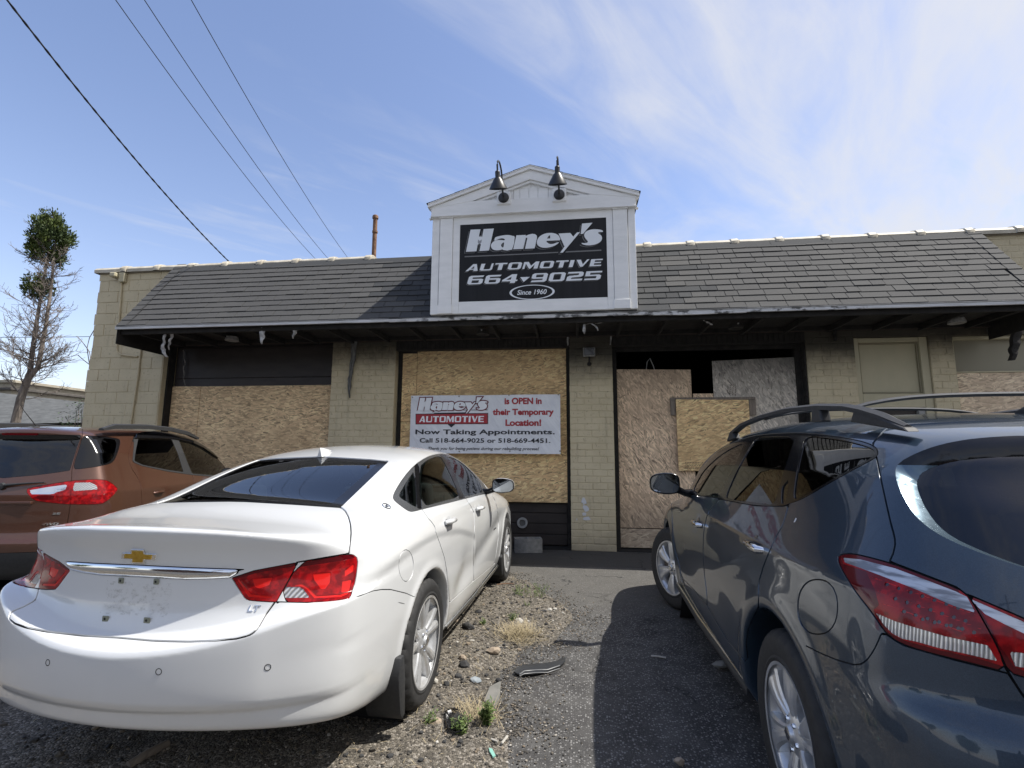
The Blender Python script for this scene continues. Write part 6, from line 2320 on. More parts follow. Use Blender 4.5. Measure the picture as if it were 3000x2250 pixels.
def car_text(car, body, org, xdir, zdir, height, length, mat, name='badge_lettering', off=0.02, shear=0.1, thick=0.003, mesh=None):
    """raised letters on a panel: org = lower-left corner (local), xdir/zdir unit vectors"""
    me = mesh or text_mesh(body, off, 0.01)
    a = np.zeros(len(me.vertices)*3, np.float32); me.vertices.foreach_get('co', a); a = a.reshape(-1, 3).astype(float)
    a[:, 0] += shear*a[:, 1]
    a[:, 0] = (a[:, 0]-a[:, 0].min())/(np.ptp(a[:, 0]))*length
    a[:, 1] = (a[:, 1]-a[:, 1].min())/(np.ptp(a[:, 1]))*height
    a[:, 2] = (a[:, 2]-a[:, 2].min())/max(np.ptp(a[:, 2]), 1e-6)*thick
    X = np.array(xdir, float); X /= np.linalg.norm(X); Z = np.array(zdir, float); Z /= np.linalg.norm(Z); Y = np.cross(X, Z)
    # follow the body surface: slide each vertex along the outward direction until it lies on the skin
    P = np.array(org)+a[:, :1]*X+a[:, 1:2]*Z
    out = np.cross(X, Z)
    F = car.F
    for _ in range(12):
        v = F(P[:, 0], P[:, 1], P[:, 2]); P = P-out*(-v)[:, None]*(-1)*0.9 if False else P-out*v[:, None]*0.9
    P = P+out*(a[:, 2:3]+0.0006)
    me.vertices.foreach_set('co', P.astype(np.float32).ravel()); me.update(); me.materials.clear(); me.materials.append(mat)
    o = obj(name, me); o.parent = car.root
    return o
# ================================================================== white sedan
def build_sedan():
    Wp = pch([-1.2, -.9, -.5, 0, .8, 1.6, 2.4, 3.0, 3.5, 3.9], [.875, .898, .918, .927, .928, .928, .924, .915, .89, .82])
    Sz = pch([.15, .25, .35, .5, .65, .8, .9, .98, 1.05, 1.12, 1.2], [.13, .06, .028, .010, .0, .0, .006, .022, .052, .10, .17])
    r0 = pch([.2, .30, .345, .385, .435, .458, .485, .56, .635, .657, .678, .70, .80, .90, .95, 1.0, 1.06, 1.10, 1.16], [-1.08, -1.12, -1.140, -1.147, -1.149, -1.160, -1.168, -1.171, -1.170, -1.160, -1.108, -1.073, -1.050, -1.040, -1.047, -1.063, -1.092, -1.108, -1.112])
    hc = pch([-1.2, -1.1, -.95, -.8, -.45, 0, 1, 2.0, 2.4, 2.8, 3.2, 3.5, 3.75, 3.95], [1.112, 1.112, 1.100, 1.105, 1.148, 1.16, 1.14, 1.115, 1.09, 1.04, .97, .90, .80, .68])
    gb = pch([-.9, -.5, -.2, .1, .5, 1.0, 1.6, 2.1, 2.5, 2.9], [.60, .70, .775, .82, .835, .84, .83, .80, .74, .66])
    prof = pch([-.9, -.6, -.40, -.2, 0, .2, .35, .6, .9, 1.2, 1.5, 1.8, 2.1, 2.5, 2.8, 3.2], [.93, 1.06, 1.145, 1.225, 1.297, 1.36, 1.40, 1.447, 1.478, 1.487, 1.475, 1.425, 1.32, 1.15, 1.02, .85])
    zb = pch([-1.25, -1.0, -.6, 0, 2.6, 3.6], [.372, .352, .27, .205, .20, .21])
    zh = pch([-1.2, -.7, 0.05, .5, 1.0, 1.4], [.80, .875, .935, .90, .80, .66])

    def F(x, y, z):
        ay = np.abs(y)
        d1 = np.sqrt(x**2+(z-.345)**2+1e-9); d2 = np.sqrt((x-2.837)**2+(z-.345)**2+1e-9)
        W_ = Wp(x)-Sz(z)
        W_ = W_+.010*(gauss(d1-.40, .035)+gauss(d2-.40, .035))*(z > .2)
        # haunch crease and door scallop
        zc = zh(x)
        W_ = W_+.014*sst(z-zc, -.05, .01)*sst(zc+.24-z, 0, .24)*sst(x, -1.0, -.5)*sst(1.5-x, 0, .8)
        zl_ = .40+.135*(x-.75)
        W_ = W_-.020*gauss(z-zl_-.10, .085)*sst(x, .45, .75)*sst(2.75-x, 0, .6)
        W_ = W_+.008*gauss(z-(1.0-.012*(x-1.2)), .035)*sst(x, .1, .6)*sst(3.2-x, 0, .6)
        # dent low in the rear door
        W_ = W_-.016*np.exp(-(((x-.86)/.15)**2+((z-.58)/.11)**2))+.007*np.exp(-(((x-1.12)/.07)**2+((z-.62)/.10)**2))
        zz = z-.25*ay**2*sst(.97-z, 0, .22)*sst(z, .50, .66)
        Xr = r0(zz)+.27*ay**2+.35*np.maximum(ay-.62, 0)**2
        H = hc(x)-.065*ay**2-.30*np.maximum(ay-.60, 0)**2
        # soft centre hollow of the boot lid below the strip
        Xr = Xr+.012*gauss(z-.80, .07)*sst(.62-ay, 0, .2)
        t = smax(ay-W_, Xr-x, .12)
        t = smax(t, x-(3.95-.42*ay**2), .16)
        k = .030+.085*sst(x, -1.02, -.6)
        t = smax(t, z-H, k)
        t = smax(t, zb(x)-z, .032)
        G = gb(x)-.60*np.maximum(z-1.08, -.06)-.5*np.maximum(z-1.28, 0)**2
        g = smax(ay-G, z-prof(x)+.085*ay**2, .11)
        g = smax(smax(g, Xr+.02-x, .05), x-(3.9-.42*ay**2), .05)
        g = smax(g, zb(x)+.10-z, .04)
        f = smin(t, g, .05)
        cut = np.minimum(np.minimum(d1, d2)-.385, ay-.60)
        cut = smax(np.minimum(d1, d2)-.385, .60-ay, .02)
        return smax(f, -cut, .012)

    c = Car('white_sedan', (-1.755, 2.979), 1.539, -1, 'white four-door sedan with dented rear door and no number plate, seen from behind', 'car', F, (-1.26, -1.02, .14), (4.05, 1.02, 1.56), .0175)
    paintw = car_paint('sedan_white_paint', (0.64, 0.652, 0.655), 0.0, 0, 0.09, (0.42, 0.39, 0.34), 0.28)
    gl = glass_mat('sedan_glass', (0.34, 0.40, 0.39), 1.0)
    glr = glass_mat('sedan_rear_glass', (0.30, 0.37, 0.38), 1.25)
    trim = pm('satin_grey_trim', (0.17, 0.175, 0.18), 0.25, 0.7)
    body = c.body
    R = lambda P: P[:, 0] < 0.9
    rear = lambda P: (P[:, 0] < 0.75) & (np.abs(P[:, 1]) < 0.80) & (P[:, 2] > 1.0)
    sh = lambda pts, filt=None, sm=0: (lambda V, N: c.shot(pts, V, N, filt, True, sm))
    # rear window
    win = [(300, 1462), (442, 1462), (640, 1466), (720, 1467.5), (860, 1475), (999, 1484.6), (1139, 1350.5), (1080, 1345), (955, 1338), (834, 1332.5), (720, 1332), (600, 1332), (300, 1400)]
    cen = lambda V: V[:, 0]
    wf = lambda P: (P[:, 2] > 1.09) & (P[:, 0] > -.66) & (P[:, 0] < .60) & (np.abs(P[:, 1]) < .72)
    rw, body = c.carve(body, sh(win, wf), .002)
    inner = [(300, 1475), (720, 1477.5), (860, 1482), (975, 1483), (1108, 1353.5), (1060, 1351), (955, 1346), (834, 1342), (720, 1342), (300, 1400)]
    inner = [(300, 1458), (442, 1457), (720, 1462), (860, 1468), (968, 1476), (1108, 1355), (1060, 1352), (955, 1346), (834, 1341), (600, 1338), (300, 1380)]
    g1, frit = c.carve(rw, sh(inner, wf), 0, False)
    c.shellpart('rear_window', g1, glr, .004, .004)
    c.shellpart('frit_or_shaded_bevel', frit, gloss_black, .004, .006)
    # side glass
    z1 = lambda p: zpx(p, 1130, 1280, .26531)
    dlo = z1([(78, 665), (100, 600), (200, 440), (320, 305), (450, 220), (540, 190), (630, 178), (720, 190), (820, 235), (930, 325), (1040, 450), (1130, 585), (1138, 618), (880, 682), (640, 742), (400, 800), (290, 830), (240, 815), (150, 750), (90, 700)])
    sf = lambda P: (np.abs(P[:, 1]) > .48) & (P[:, 2] > 1.0) & (P[:, 0] > -.35) & (P[:, 0] < 2.3)
    dl, body = c.carve(body, sh(dlo, sf, 1), .0015)
    ga = z1([(148, 640), (200, 545), (260, 450), (322, 360), (352, 768), (325, 772), (180, 682), (155, 660)])
    gb_ = z1([(372, 330), (445, 262), (530, 222), (604, 208), (650, 280), (730, 440), (800, 600), (808, 662), (640, 706), (384, 775)])
    gc = z1([(680, 218), (740, 228), (830, 272), (940, 375), (1030, 485), (1072, 595), (1060, 612), (872, 660), (850, 610), (780, 430)])
    for q in (ga, gb_, gc):
        gi, dl = c.carve(dl, sh(q, sf, 1), .001)
        c.shellpart('side_window', gi, gl, .006, .004)
    # black pillars inside the grey surround
    pb = z1([(612, 190), (675, 205), (780, 425), (850, 605), (880, 670), (812, 690), (800, 600), (730, 440), (655, 290), (600, 200)])
    pa = z1([(318, 300), (350, 285), (375, 335), (400, 790), (352, 795), (325, 400)])
    for q in (pb, pa):
        gi, dl = c.carve(dl, sh(q, sf), .0008)
        c.shellpart('door_pillar', gi, gloss_black, .003, .004)
    c.shellpart('window_surround', dl, trim, .001, .006)
    # tail lamps
    z6 = lambda p: zpx(p, 600, 1550, .24864)
    lf = lambda P: (P[:, 0] < -.45) & (P[:, 2] > .70) & (P[:, 2] < 1.12)
    lo_ = z6([(1110, 392), (1400, 350), (1700, 292), (1770, 310), (1803, 350), (1800, 420), (1775, 620), (1740, 720), (1715, 808), (1600, 835), (1300, 862), (850, 862)])
    li_ = z6([(316, 577), (580, 490), (1100, 392), (842, 862), (640, 852), (500, 838), (470, 815)])
    lamp_o, body = c.carve(body, sh(lo_, lf, 1), .002)
    lamp_i, body = c.carve(body, sh(li_, lf, 0), .002)
    rev = z6([(958, 682), (1110, 682), (1165, 712), (1238, 808), (896, 812)])
    refl1 = z6([(1275, 525), (1490, 505), (1478, 625), (1420, 705), (1370, 705), (1290, 600)])
    refl2 = z6([(1650, 490), (1760, 405), (1755, 495), (1650, 560)]); refl3 = z6([(1620, 612), (1735, 590), (1700, 735), (1610, 745)])
    edge = z6([(1000, 665), (1150, 640), (1230, 690), (1320, 785), (1600, 770), (1690, 740), (1690, 760), (1600, 800), (1290, 812), (1180, 690), (1110, 668)])
    top = z6([(1120, 400), (1700, 300), (1770, 330), (1740, 350), (1560, 385), (1130, 450), (1080, 480)])
    rest = c.refine(lamp_o, 2)
    for q, m_, n_ in ((rev, lens_clear, 'reverse_lens'), (refl1, lens_bright, 'reflector'), (refl2, lens_bright, 'reflector'), (refl3, lens_bright, 'reflector'), (edge, lens_bright, 'light_guide'), (top, lens_dark, 'lens_border')):
        gi, rest = c.carve(rest, sh(q, lf), 0, False)
        c.shellpart(n_, gi, m_, .002, .003)
    c.shellpart('tail_lamp', rest, lens_red, .0, .012)
    redge = z6([(378, 598), (400, 590), (545, 770), (800, 790), (795, 812), (520, 800)])
    refl4 = z6([(560, 590), (800, 570), (760, 660), (640, 700), (590, 680)])
    top2 = z6([(330, 575), (580, 495), (1080, 400), (1050, 440), (600, 520), (400, 580)])
    rest = c.refine(lamp_i, 2)
    for q, m_, n_ in ((redge, lens_bright, 'light_guide'), (refl4, lens_bright, 'reflector'), (top2, lens_dark, 'lens_border')):
        gi, rest = c.carve(rest, sh(q, lf), 0, False)
        c.shellpart(n_, gi, m_, .002, .003)
    c.shellpart('tail_lamp', rest, lens_red, .0, .012)
    # boot lid
    lid = [(60, 1440), (300, 1462), (442, 1463.5), (720, 1469), (860, 1477), (1000, 1486.5), (1012, 1497), (1021, 1513), (1027, 1535), (1029, 1560), (1027, 1595), (1023, 1622), (870, 1648), (806, 1763), (774, 1806), (757, 1836), (745, 1852), (728, 1862), (693, 1871), (630, 1877), (555, 1880), (450, 1877), (347, 1868), (250, 1852), (60, 1800)]
    ldf = lambda P: (P[:, 0] < -.2) & (P[:, 2] > .62)
    ld, body = c.carve(body, sh(lid, ldf), .0040)
    bar = [(60, 1630), (163, 1637), (340, 1652), (460, 1658), (568, 1663), (716, 1668), (674, 1692.5), (610, 1696), (540, 1697), (388, 1689), (277, 1676), (60, 1645)]
    br, ld = c.carve(ld, sh(bar, lambda P: (P[:, 0] < -.85) & (P[:, 2] > .80) & (P[:, 2] < 1.02)), .0015, False)
    br = c.refine(br, 2)
    V, N, T = br
    dd = np.clip(-c.shot(bar, V, N, None), 0, .036)/.036
    c.shellpart('chrome_strip', (V+N*(.012*np.sqrt(np.clip(1-(1-dd)**2, 0, 1)))[:, None], N, T), chrome, 0, .008, None, True)
    ld = c.refine(ld, 1)
    c.shellpart('boot_lid', ld, paintw, 0, .012)
    # filler flap
    ff = [(1190+21.5*math.cos(t_), 1657+46.5*math.sin(t_)) for t_ in np.linspace(0, 2*math.pi, 40)[:-1]]
    fl_, body = c.carve(body, sh(ff, lambda P: (P[:, 0] > -.8) & (P[:, 0] < .1)), .0018)
    c.shellpart('filler_flap', fl_, paintw, .0005, .006)
    # doors
    rd = [(1236, 1491), (1245, 1504), (1255, 1519), (1266, 1531), (1275, 1545), (1277, 1561), (1289, 1593), (1302, 1633), (1309, 1673), (1313, 1715), (1317, 1766), (1350, 1735), (1388, 1702), (1387, 1640), (1388, 1598), (1390.5, 1540), (1388, 1500), (1379, 1482), (1363, 1459), (1300, 1474)]
    fd = [(1363, 1459), (1379, 1482), (1388, 1500), (1390.5, 1540), (1388, 1598), (1387, 1640), (1388, 1702), (1420, 1676), (1449, 1652), (1455, 1612), (1460, 1575), (1460, 1530), (1457, 1490), (1450, 1465), (1436, 1444), (1400, 1451)]
    dfil = lambda P: (np.abs(P[:, 1]) > .6) & (P[:, 0] > 0) & (P[:, 0] < 2.6) & (P[:, 2] > .22)
    d1, body = c.carve(body, sh(rd, dfil, 0), .0022)
    d2, body = c.carve(body, sh(fd, dfil, 0), .0022)
    o1 = c.shellpart('rear_door', d1, paintw, 0, .010)
    o2 = c.shellpart('front_door', d2, paintw, 0, .010)
    # bumper: split along the crack from the lamp to the wheel arch
    bp = [(60, 1800), (250, 1852), (347, 1868), (450, 1877), (555, 1880), (630, 1877), (693, 1871), (728, 1862), (745, 1852), (757, 1836), (774, 1806), (806, 1763), (900, 1765), (1026, 1752), (1060, 1744), (1095, 1731), (1120, 1727), (1145, 1727), (1190, 1738), (1222, 1752), (1190, 1900), (1150, 2150), (900, 2400), (60, 2400)]
    bmp_, body = c.carve(body, sh(bp, lambda P: P[:, 0] < -.15), .0025)
    bmp_ = c.refine(bmp_, 1)
    c.shellpart('rear_bumper', bmp_, paintw, 0, .010)
    # bonnet and windscreen on the far side, in plan
    ws = [(1.78, 0.0), (1.82, .52), (2.02, .66), (2.38, .72), (2.56, .68), (2.72, .40), (2.78, 0.0), (2.78, -.1), (1.78, -.1)]
    wsd = lambda V, N: c.ortho(ws, V, N, 'xy', lambda P: (P[:, 2] > 1.0))
    w_, body = c.carve(body, wsd, .002)
    c.shellpart('windscreen', w_, gl, .004, .004)
    bn = [(2.84, -.1), (2.84, .0), (2.80, .45), (2.62, .74), (2.9, .80), (3.5, .78), (3.72, .60), (3.82, .2), (3.84, -.1)]
    b_, body = c.carve(body, lambda V, N: c.ortho(bn, V, N, 'xy', lambda P: P[:, 2] > .72), .002)
    c.shellpart('bonnet', b_, paintw, 0, .010)
    hl = [(3.0, .83), (3.3, .86), (3.62, .79), (3.86, .70), (3.84, .62), (3.5, .66), (3.2, .74)]
    h_, body = c.carve(body, lambda V, N: c.ortho(hl, V, N, 'xz', lambda P: np.abs(P[:, 1]) > .5), .002)
    c.shellpart('headlamp', h_, lens_clear, 0, .008)
    c.shellpart('body_shell', body, paintw, 0, .012)
    c.finish_bands(seam_m)
    c.liner([body, d1, d2, ld, dl], cabin, .03, .95)
    cabin_fill(c, 2.05, 0.05, .72, .3, 1.05, cabin, 1.45)
    c.mb('parcel_shelf', MB().box(-.42, .12, -.60, .60, 1.02, 1.045), cabin)
    # wheel wells
    for x in (0, 2.837):
        for s_ in (-1, 1):
            f2 = MB().lathe([(.395, s_*.56), (.395, s_*.875)], (x, 0, .345), 'y', 48)
            f2.add([(x+.395*math.cos(t_), s_*.56, .345+.395*math.sin(t_)) for t_ in np.linspace(0, 2*math.pi, 33)[:-1]], [tuple(range(32))])
            c.mb('wheel_arch_liner', f2, seam_m)
    for x in (0, 2.837):
        for y in (-.905, .905):
            wheel(c, x, y, .343, .343, .243, .235, 'sedan')
    # mud flaps behind the rear wheels
    for s_ in (-1, 1):
        c.mb('mud_flap', MB().prism([(-.40, .12), (-.43, .16), (-.47, .34), (-.45, .42), (-.40, .42), (-.375, .30), (-.365, .13)], min(s_*.74, s_*.922), max(s_*.74, s_*.922)), plastic_dark, bevel=.008, segs=2, smooth=.5)
        c.mb('mud_flap', MB().prism([(2.45, .14), (2.42, .20), (2.40, .34), (2.45, .36), (2.47, .15)], min(s_*.78, s_*.92), max(s_*.78, s_*.92)), plastic_dark, bevel=.006)
    # sill trim
    for s_ in (-1, 1):
        c.mb('sill_strip', MB().tube([(.46, s_*.885, .262), (1.3, s_*.893, .258), (2.38, s_*.888, .262)], .012, 8), chrome, smooth=1)
    # handles
    for (x, z) in ((.385, .965), (1.30, .955)):
        for s_ in (-1, 1):
            par = (o1 if x < 1 else o2)[s_]
            yy = s_*.916
            h_ = MB().tube([(x-.085, yy-s_*.004, z), (x-.05, yy+s_*.022, z+.004), (x+.05, yy+s_*.024, z+.004), (x+.085, yy-s_*.002, z)], [.014, .017, .017, .012], 10)
            c.mb('door_handle', h_, paintw, par, smooth=1)
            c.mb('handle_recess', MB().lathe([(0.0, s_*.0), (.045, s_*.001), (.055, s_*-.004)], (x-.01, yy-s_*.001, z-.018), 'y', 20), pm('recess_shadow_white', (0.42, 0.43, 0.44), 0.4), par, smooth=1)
    # mirrors
    for s_ in (-1, 1):
        door_mirror(c, 1.80, s_*1.035, 1.115, paintw, s_, mirror_glass_m, wd=.21, ht=.14)
    # aerial fin
    f = MB(); n = 9; vs = []
    for i in range(n):
        q = i/(n-1); x = .30+.17*q
        w_ = .034*(math.sin(math.pi*min(1, q*1.05+.12))**.7); hh = .062*(1-q)**.8+.002
        zb_ = float(prof(np.array([x]))[0])-.004
        vs += [(x-.03*(1-q)*0, -w_, zb_), (x, -w_*.25, zb_+hh*.75), (x, 0, zb_+hh), (x, w_*.25, zb_+hh*.75), (x, w_, zb_)]
    fs = [(i*5+j, i*5+j+1, (i+1)*5+j+1, (i+1)*5+j) for i in range(n-1) for j in range(4)]+[(0, 1, 2, 3, 4)]
    c.mb('aerial_fin', MB().add(vs, fs), paintw, smooth=1.2)
    # maker's cross badge, lettering, sensors, dirt where the plate was
    Fx = lambda y, z: _skin(c, y, z)
    gold = grained('gold_badge', (0.42, 0.25, 0.03), (0.55, 0.36, 0.06), (60, 60, 60), 0.3, 0.0005, metal=0.6)
    def cross(s_, w=.083, h=.030):
        return [(-w*s_, -h*.42*s_), (-.36*w*s_-.0, -h*.42*s_), (-.36*w*s_-.004, -h*s_), (.36*w*s_-.004, -h*s_), (.36*w*s_, -h*.42*s_), (w*s_*.93, -h*.42*s_), (w*s_*1.05, h*.42*s_), (.36*w*s_+.004, h*.42*s_), (.36*w*s_+.004, h*s_), (-.36*w*s_+.004, h*s_), (-.36*w*s_, h*.42*s_), (-w*s_*.88, h*.42*s_)]
    for nme, sc_, th, m_ in (('badge_rim', 1.0, .007, chrome), ('badge_face', .80, .010, gold)):
        pts = cross(sc_)
        f = MB(); n = len(pts)
        P0 = [(Fx(p[0], .985+p[1])-.0, -p[0]*-1, .985+p[1]) for p in pts]
        P0 = [(Fx(-p[0], .985+p[1]), -p[0], .985+p[1]) for p in pts]
        f.add(P0+[(q[0]-th, q[1], q[2]) for q in P0], [tuple(range(n)), tuple(range(2*n-1, n-1, -1))]+[(i, (i+1) % n, (i+1) % n+n, i+n) for i in range(n)])
        c.mb(nme, f, m_, bevel=.0015)
    car_text(c, 'LT', (Fx(-.500, .79)-.01, -.475, .778), (0, -1, 0), (0, 0, 1), .022, .048, chrome, shear=.1)
    car_text(c, 'IMPALA', (2.02, -.93, .665), (1, 0, 0), (0, 0, 1), .016, .15, trim, thick=.002)
    for y in (.62, .245, -.245, -.62):
        z = .60; x = Fx(y, z)
        n_ = np.array([[x, y, z]]); e = 2e-3
        g_ = np.array([(F(x+e, y, z)-F(x-e, y, z)), (F(x, y+e, z)-F(x, y-e, z)), (F(x, y, z+e)-F(x, y, z-e))]).ravel(); g_ /= np.linalg.norm(g_)
        M_ = Vector((float(g_[0]), float(g_[1]), float(g_[2]))).to_track_quat('Z', 'Y').to_matrix()
        f = MB().lathe([(.0095, .0005), (.0108, .0014), (.0125, .0005)], (x, y, z), 'z', 24, M_)
        c.mb('parking_sensor', f, plastic_dark)
    grime = nm('plate_grime', lambda t, g, o, L, bump: (L(t.mix(t.step(t.noise(o, 45.0, 5, 0.7), .4, .7), (0.46, 0.44, 0.40), (0.38, 0.36, 0.33)), 'Base Color'), L(t.math('MULTIPLY', t.step(t.noise(t.vmap(o, (1, 1, 1.6)), 38.0, 5, 0.75), .48, .74), .42), 'Alpha')), rough=.8)
    ny, nz = 14, 8; vs = []
    for i in range(ny+1):
        for j in range(nz+1):
            y = -.155+.31*i/ny; z = .755+.125*j/nz
            vs.append((Fx(y, z)-.0015, y, z))
    f = MB().add(vs, [(i*(nz+1)+j, (i+1)*(nz+1)+j, (i+1)*(nz+1)+j+1, i*(nz+1)+j+1) for i in range(ny) for j in range(nz)])
    c.mb('plate_grime', f, grime, smooth=1)
    for (y, z, w_) in ((.083, .883, .012), (-.083, .886, .012), (.115, .738, .014), (-.078, .742, .014)):
        x = Fx(y, z)
        c.mb('plate_clip', MB().box(x-.006, x-.0005, y-w_, y+w_, z-.011, z+.011), pm('clip_green_grey', (0.20, 0.21, 0.16), 0.6), bevel=.002)
        c.mb('clip_hole', MB().lathe([(0.0, 0), (.005, 0.0)], (x-.0065, y, z), 'x', 10), seam_m)
    # round crest on the rear pillar
    hp_ = _hit(c, (1132, 1483), 0)
    if hp_:
        x, y, z = hp_; e = 2e-3
        g_ = Vector((float(F(x+e, y, z)-F(x-e, y, z)), float(F(x, y+e, z)-F(x, y-e, z)), float(F(x, y, z+e)-F(x, y, z-e)))).normalized()
        q_ = g_.to_track_quat('Z', 'Y').to_matrix()
        f = MB().lathe([(.021, .0005), (.0225, .004), (.0255, .004), (.027, .0005)], (x, y, z), 'z', 28, q_)
        c.mb('crest_ring', f, chrome, smooth=.8)
        o_ = [(-.026, -.012), (-.010, -.002), (.0, .010), (.010, .014), (.016, .008), (.008, .002), (.018, -.006), (.004, -.008), (-.010, -.014)]
        f = MB().add([tuple(Vector((x, y, z))+q_ @ Vector((a, b, .003))) for a, b in o_], [tuple(range(len(o_)))])
        c.mb('crest_figure', f, chrome)
    # scuffs
    for pts, m_ in (([(1166, 1764), (1178, 1766), (1186, 1768.5), (1185, 1769.5), (1172, 1767)], seam_m),):
        P_ = []
        for p in pts:
            q = _hit(c, p)
            if q is not None: P_.append(q)
        if len(P_) > 2: c.mb('scuff_mark', MB().add(P_, [tuple(range(len(P_)))]), m_)
    return c


def _skin(c, y, z, x0=-1.4):
    """x of the rear skin at (y,z)"""
    a, b = x0, 0.6
    xs = np.linspace(a, b, 400)
    v = c.F(xs, np.full(400, y), np.full(400, z))
    i = np.argmax(v < 0)
    lo, hi = xs[i-1], xs[i]
    for _ in range(30):
        m = (lo+hi)/2
        if c.F(np.array([m]), np.array([y]), np.array([z]))[0] < 0: hi = m
        else: lo = m
    return float(lo)


def _hit(c, px, off=.0012):
    """where a sight line meets the skin (car coordinates)"""
    d = ray(px); d = d/np.linalg.norm(d)
    o = (CP-np.array([c.loc[0], c.loc[1], 0]))@c.R; dl = d@c.R
    t = np.linspace(.3, 9, 3000); P = o+t[:, None]*dl
    v = c.F(P[:, 0], P[:, 1], P[:, 2])
    i = np.argmax(v < 0)
    if v[i] >= 0 or i == 0: return None
    f = v[i-1]/(v[i-1]-v[i]); tt = t[i-1]+(t[i]-t[i-1])*f
    return tuple(o+(tt-off)*dl)


sedan = build_sedan()
# ================================================================== dark SUV on the right
def build_suv():
    Wp = pch([-1.1, -.8, -.4, 0, .8, 1.6, 2.4, 2.9, 3.4, 3.9], [.86, .90, .93, .942, .942, .942, .945, .94, .91, .80])
    Sz = pch([.2, .30, .40, .55, .7, .85, .95, 1.03, 1.1, 1.2, 1.3], [.09, .045, .020, .006, .0, .0, .008, .022, .045, .085, .13])
    r0 = pch([.22, .28, .36, .5, .62, .72, .80, .86, .92, 1.0, 1.08, 1.16, 1.3, 1.42, 1.48, 1.56], [-.90, -.955, -1.0, -1.03, -1.04, -1.035, -1.015, -.975, -.965, -.955, -.93, -.895, -.80, -.71, -.70, -.73])
    hc = pch([-1.2, -.5, 0, 1, 2.2, 2.7, 3.1, 3.4, 3.7, 3.9], [1.20, 1.20, 1.16, 1.11, 1.09, 1.075, 1.02, .96, .86, .74])
    gb = pch([-1.0, -.7, -.4, 0, .6, 1.4, 2.0, 2.4, 2.9], [.80, .845, .875, .893, .90, .895, .865, .80, .68])
    prof = pch([-.9, -.70, -.55, -.35, -.1, .2, .6, 1.0, 1.4, 1.8, 2.1, 2.5, 2.9, 3.3], [1.475, 1.495, 1.515, 1.545, 1.575, 1.602, 1.624, 1.628, 1.616, 1.575, 1.50, 1.34, 1.15, .94])
    zc_ = pch([-1.0, -.4, 0.1, .6, 1.2], [.98, 1.02, .98, .84, .62])

    def F(x, y, z):
        ay = np.abs(y)
        d1 = np.sqrt(x**2+(z-.365)**2+1e-9); d2 = np.sqrt((x-2.825)**2+(z-.365)**2+1e-9)
        W_ = Wp(x)-Sz(z)
        W_ = W_+.016*(gauss(d1-.47, .05)+gauss(d2-.47, .05))*(z > .25)
        W_ = W_-.020*gauss(z-.62-.03*(x-1.4), .13)*sst(x, .45, .9)*sst(2.5-x, 0, .5)
        W_ = W_+.012*sst(z-zc_(x), -.05, .03)*sst(zc_(x)+.22-z, 0, .2)*sst(1.4-x, 0, .9)
        W_ = W_+.010*gauss(z-.30, .05)*sst(x, .4, .6)*sst(2.5-x, 0, .2)
        Xr = r0(z+.05*ay**2)+.30*ay**2+.55*np.maximum(ay-.58, 0)**2
        H = hc(x)-.07*ay**2-.25*np.maximum(ay-.65, 0)**2
        t = smax(ay-W_, x-(3.87-.42*ay**2), .16)
        t = smax(t, z-H, .10)
        t = smax(t, .235-z, .05)
        G = gb(x)-.43*np.maximum(z-1.10, -.06)-.35*np.maximum(z-1.35, 0)
        g = smax(ay-G, z-prof(x)+.055*ay**2, .10)
        g = smax(smax(g, x-(3.8-.42*ay**2), .05), .34-z, .04)
        f = smin(t, g, .05)
        f = smax(f, Xr-x, .10)
        cut = smax(np.minimum(d1, d2)-.432, .62-ay, .02)
        return smax(f, -cut, .012)

    c = Car('dark_blue_suv', (1.7125, 2.1351), 1.539, 1, 'dark blue-grey SUV with chrome handles, front wheel turned, at the right edge', 'car', F, (-1.14, -1.03, .18), (3.96, 1.03, 1.68), .019)
    pt = car_paint('suv_dark_blue_paint', (0.011, 0.025, 0.043), 0.20, .35, 0.035, (0.10, 0.09, 0.08), 0.33)
    gl = glass_mat('suv_front_glass', (0.50, 0.56, 0.50), 1.0)
    gp = glass_mat('suv_privacy_glass', (0.10, 0.105, 0.10), 1.1)
    body = c.body
    sh = lambda pts, filt=None, sm=0: (lambda V, N: c.shot(pts, V, N, filt, True, sm))
    za = lambda p: zpx(p, 1880, 1160, .37071)
    zb = lambda p: zpx(p, 1860, 1500, .45198)
    zc = lambda p: zpx(p, 2200, 1550, .42194)
    zd = lambda p: zpx(p, 2500, 1150, .33156)
    sf = lambda P: (np.abs(P[:, 1]) > .50) & (P[:, 2] > 1.0) & (P[:, 0] > -.75) & (P[:, 0] < 2.7)
    dlo = za([(350, 770), (400, 660), (470, 560), (560, 460), (660, 395), (760, 355), (860, 318), (1000, 300), (1200, 291), (1290, 294), (1450, 308), (1620, 332), (1780, 368), (1850, 405), (1868, 440), (1862, 482), (1700, 568), (1500, 678), (1300, 798), (1205, 838), (1165, 850), (1120, 872), (900, 868), (700, 832), (600, 806), (450, 785)])
    dl, body = c.carve(body, sh(dlo, sf, 1), .0018)
    gf = za([(405, 745), (430, 690), (480, 600), (560, 515), (650, 445), (740, 395), (812, 368), (770, 470), (700, 610), (640, 730), (604, 798), (500, 778), (430, 765)])
    gr = za([(905, 325), (1000, 320), (1212, 322), (1170, 440), (1110, 620), (1060, 800), (1042, 862), (900, 842), (672, 812), (662, 790), (740, 610), (830, 440)])
    gr2 = za([(1108, 700), (1140, 690), (1160, 640), (1150, 740), (1130, 852), (1098, 858)])
    gq = za([(1290, 314), (1400, 322), (1600, 350), (1780, 395), (1838, 432), (1842, 465), (1700, 548), (1500, 655), (1300, 772), (1210, 820), (1196, 800), (1212, 660), (1245, 480)])
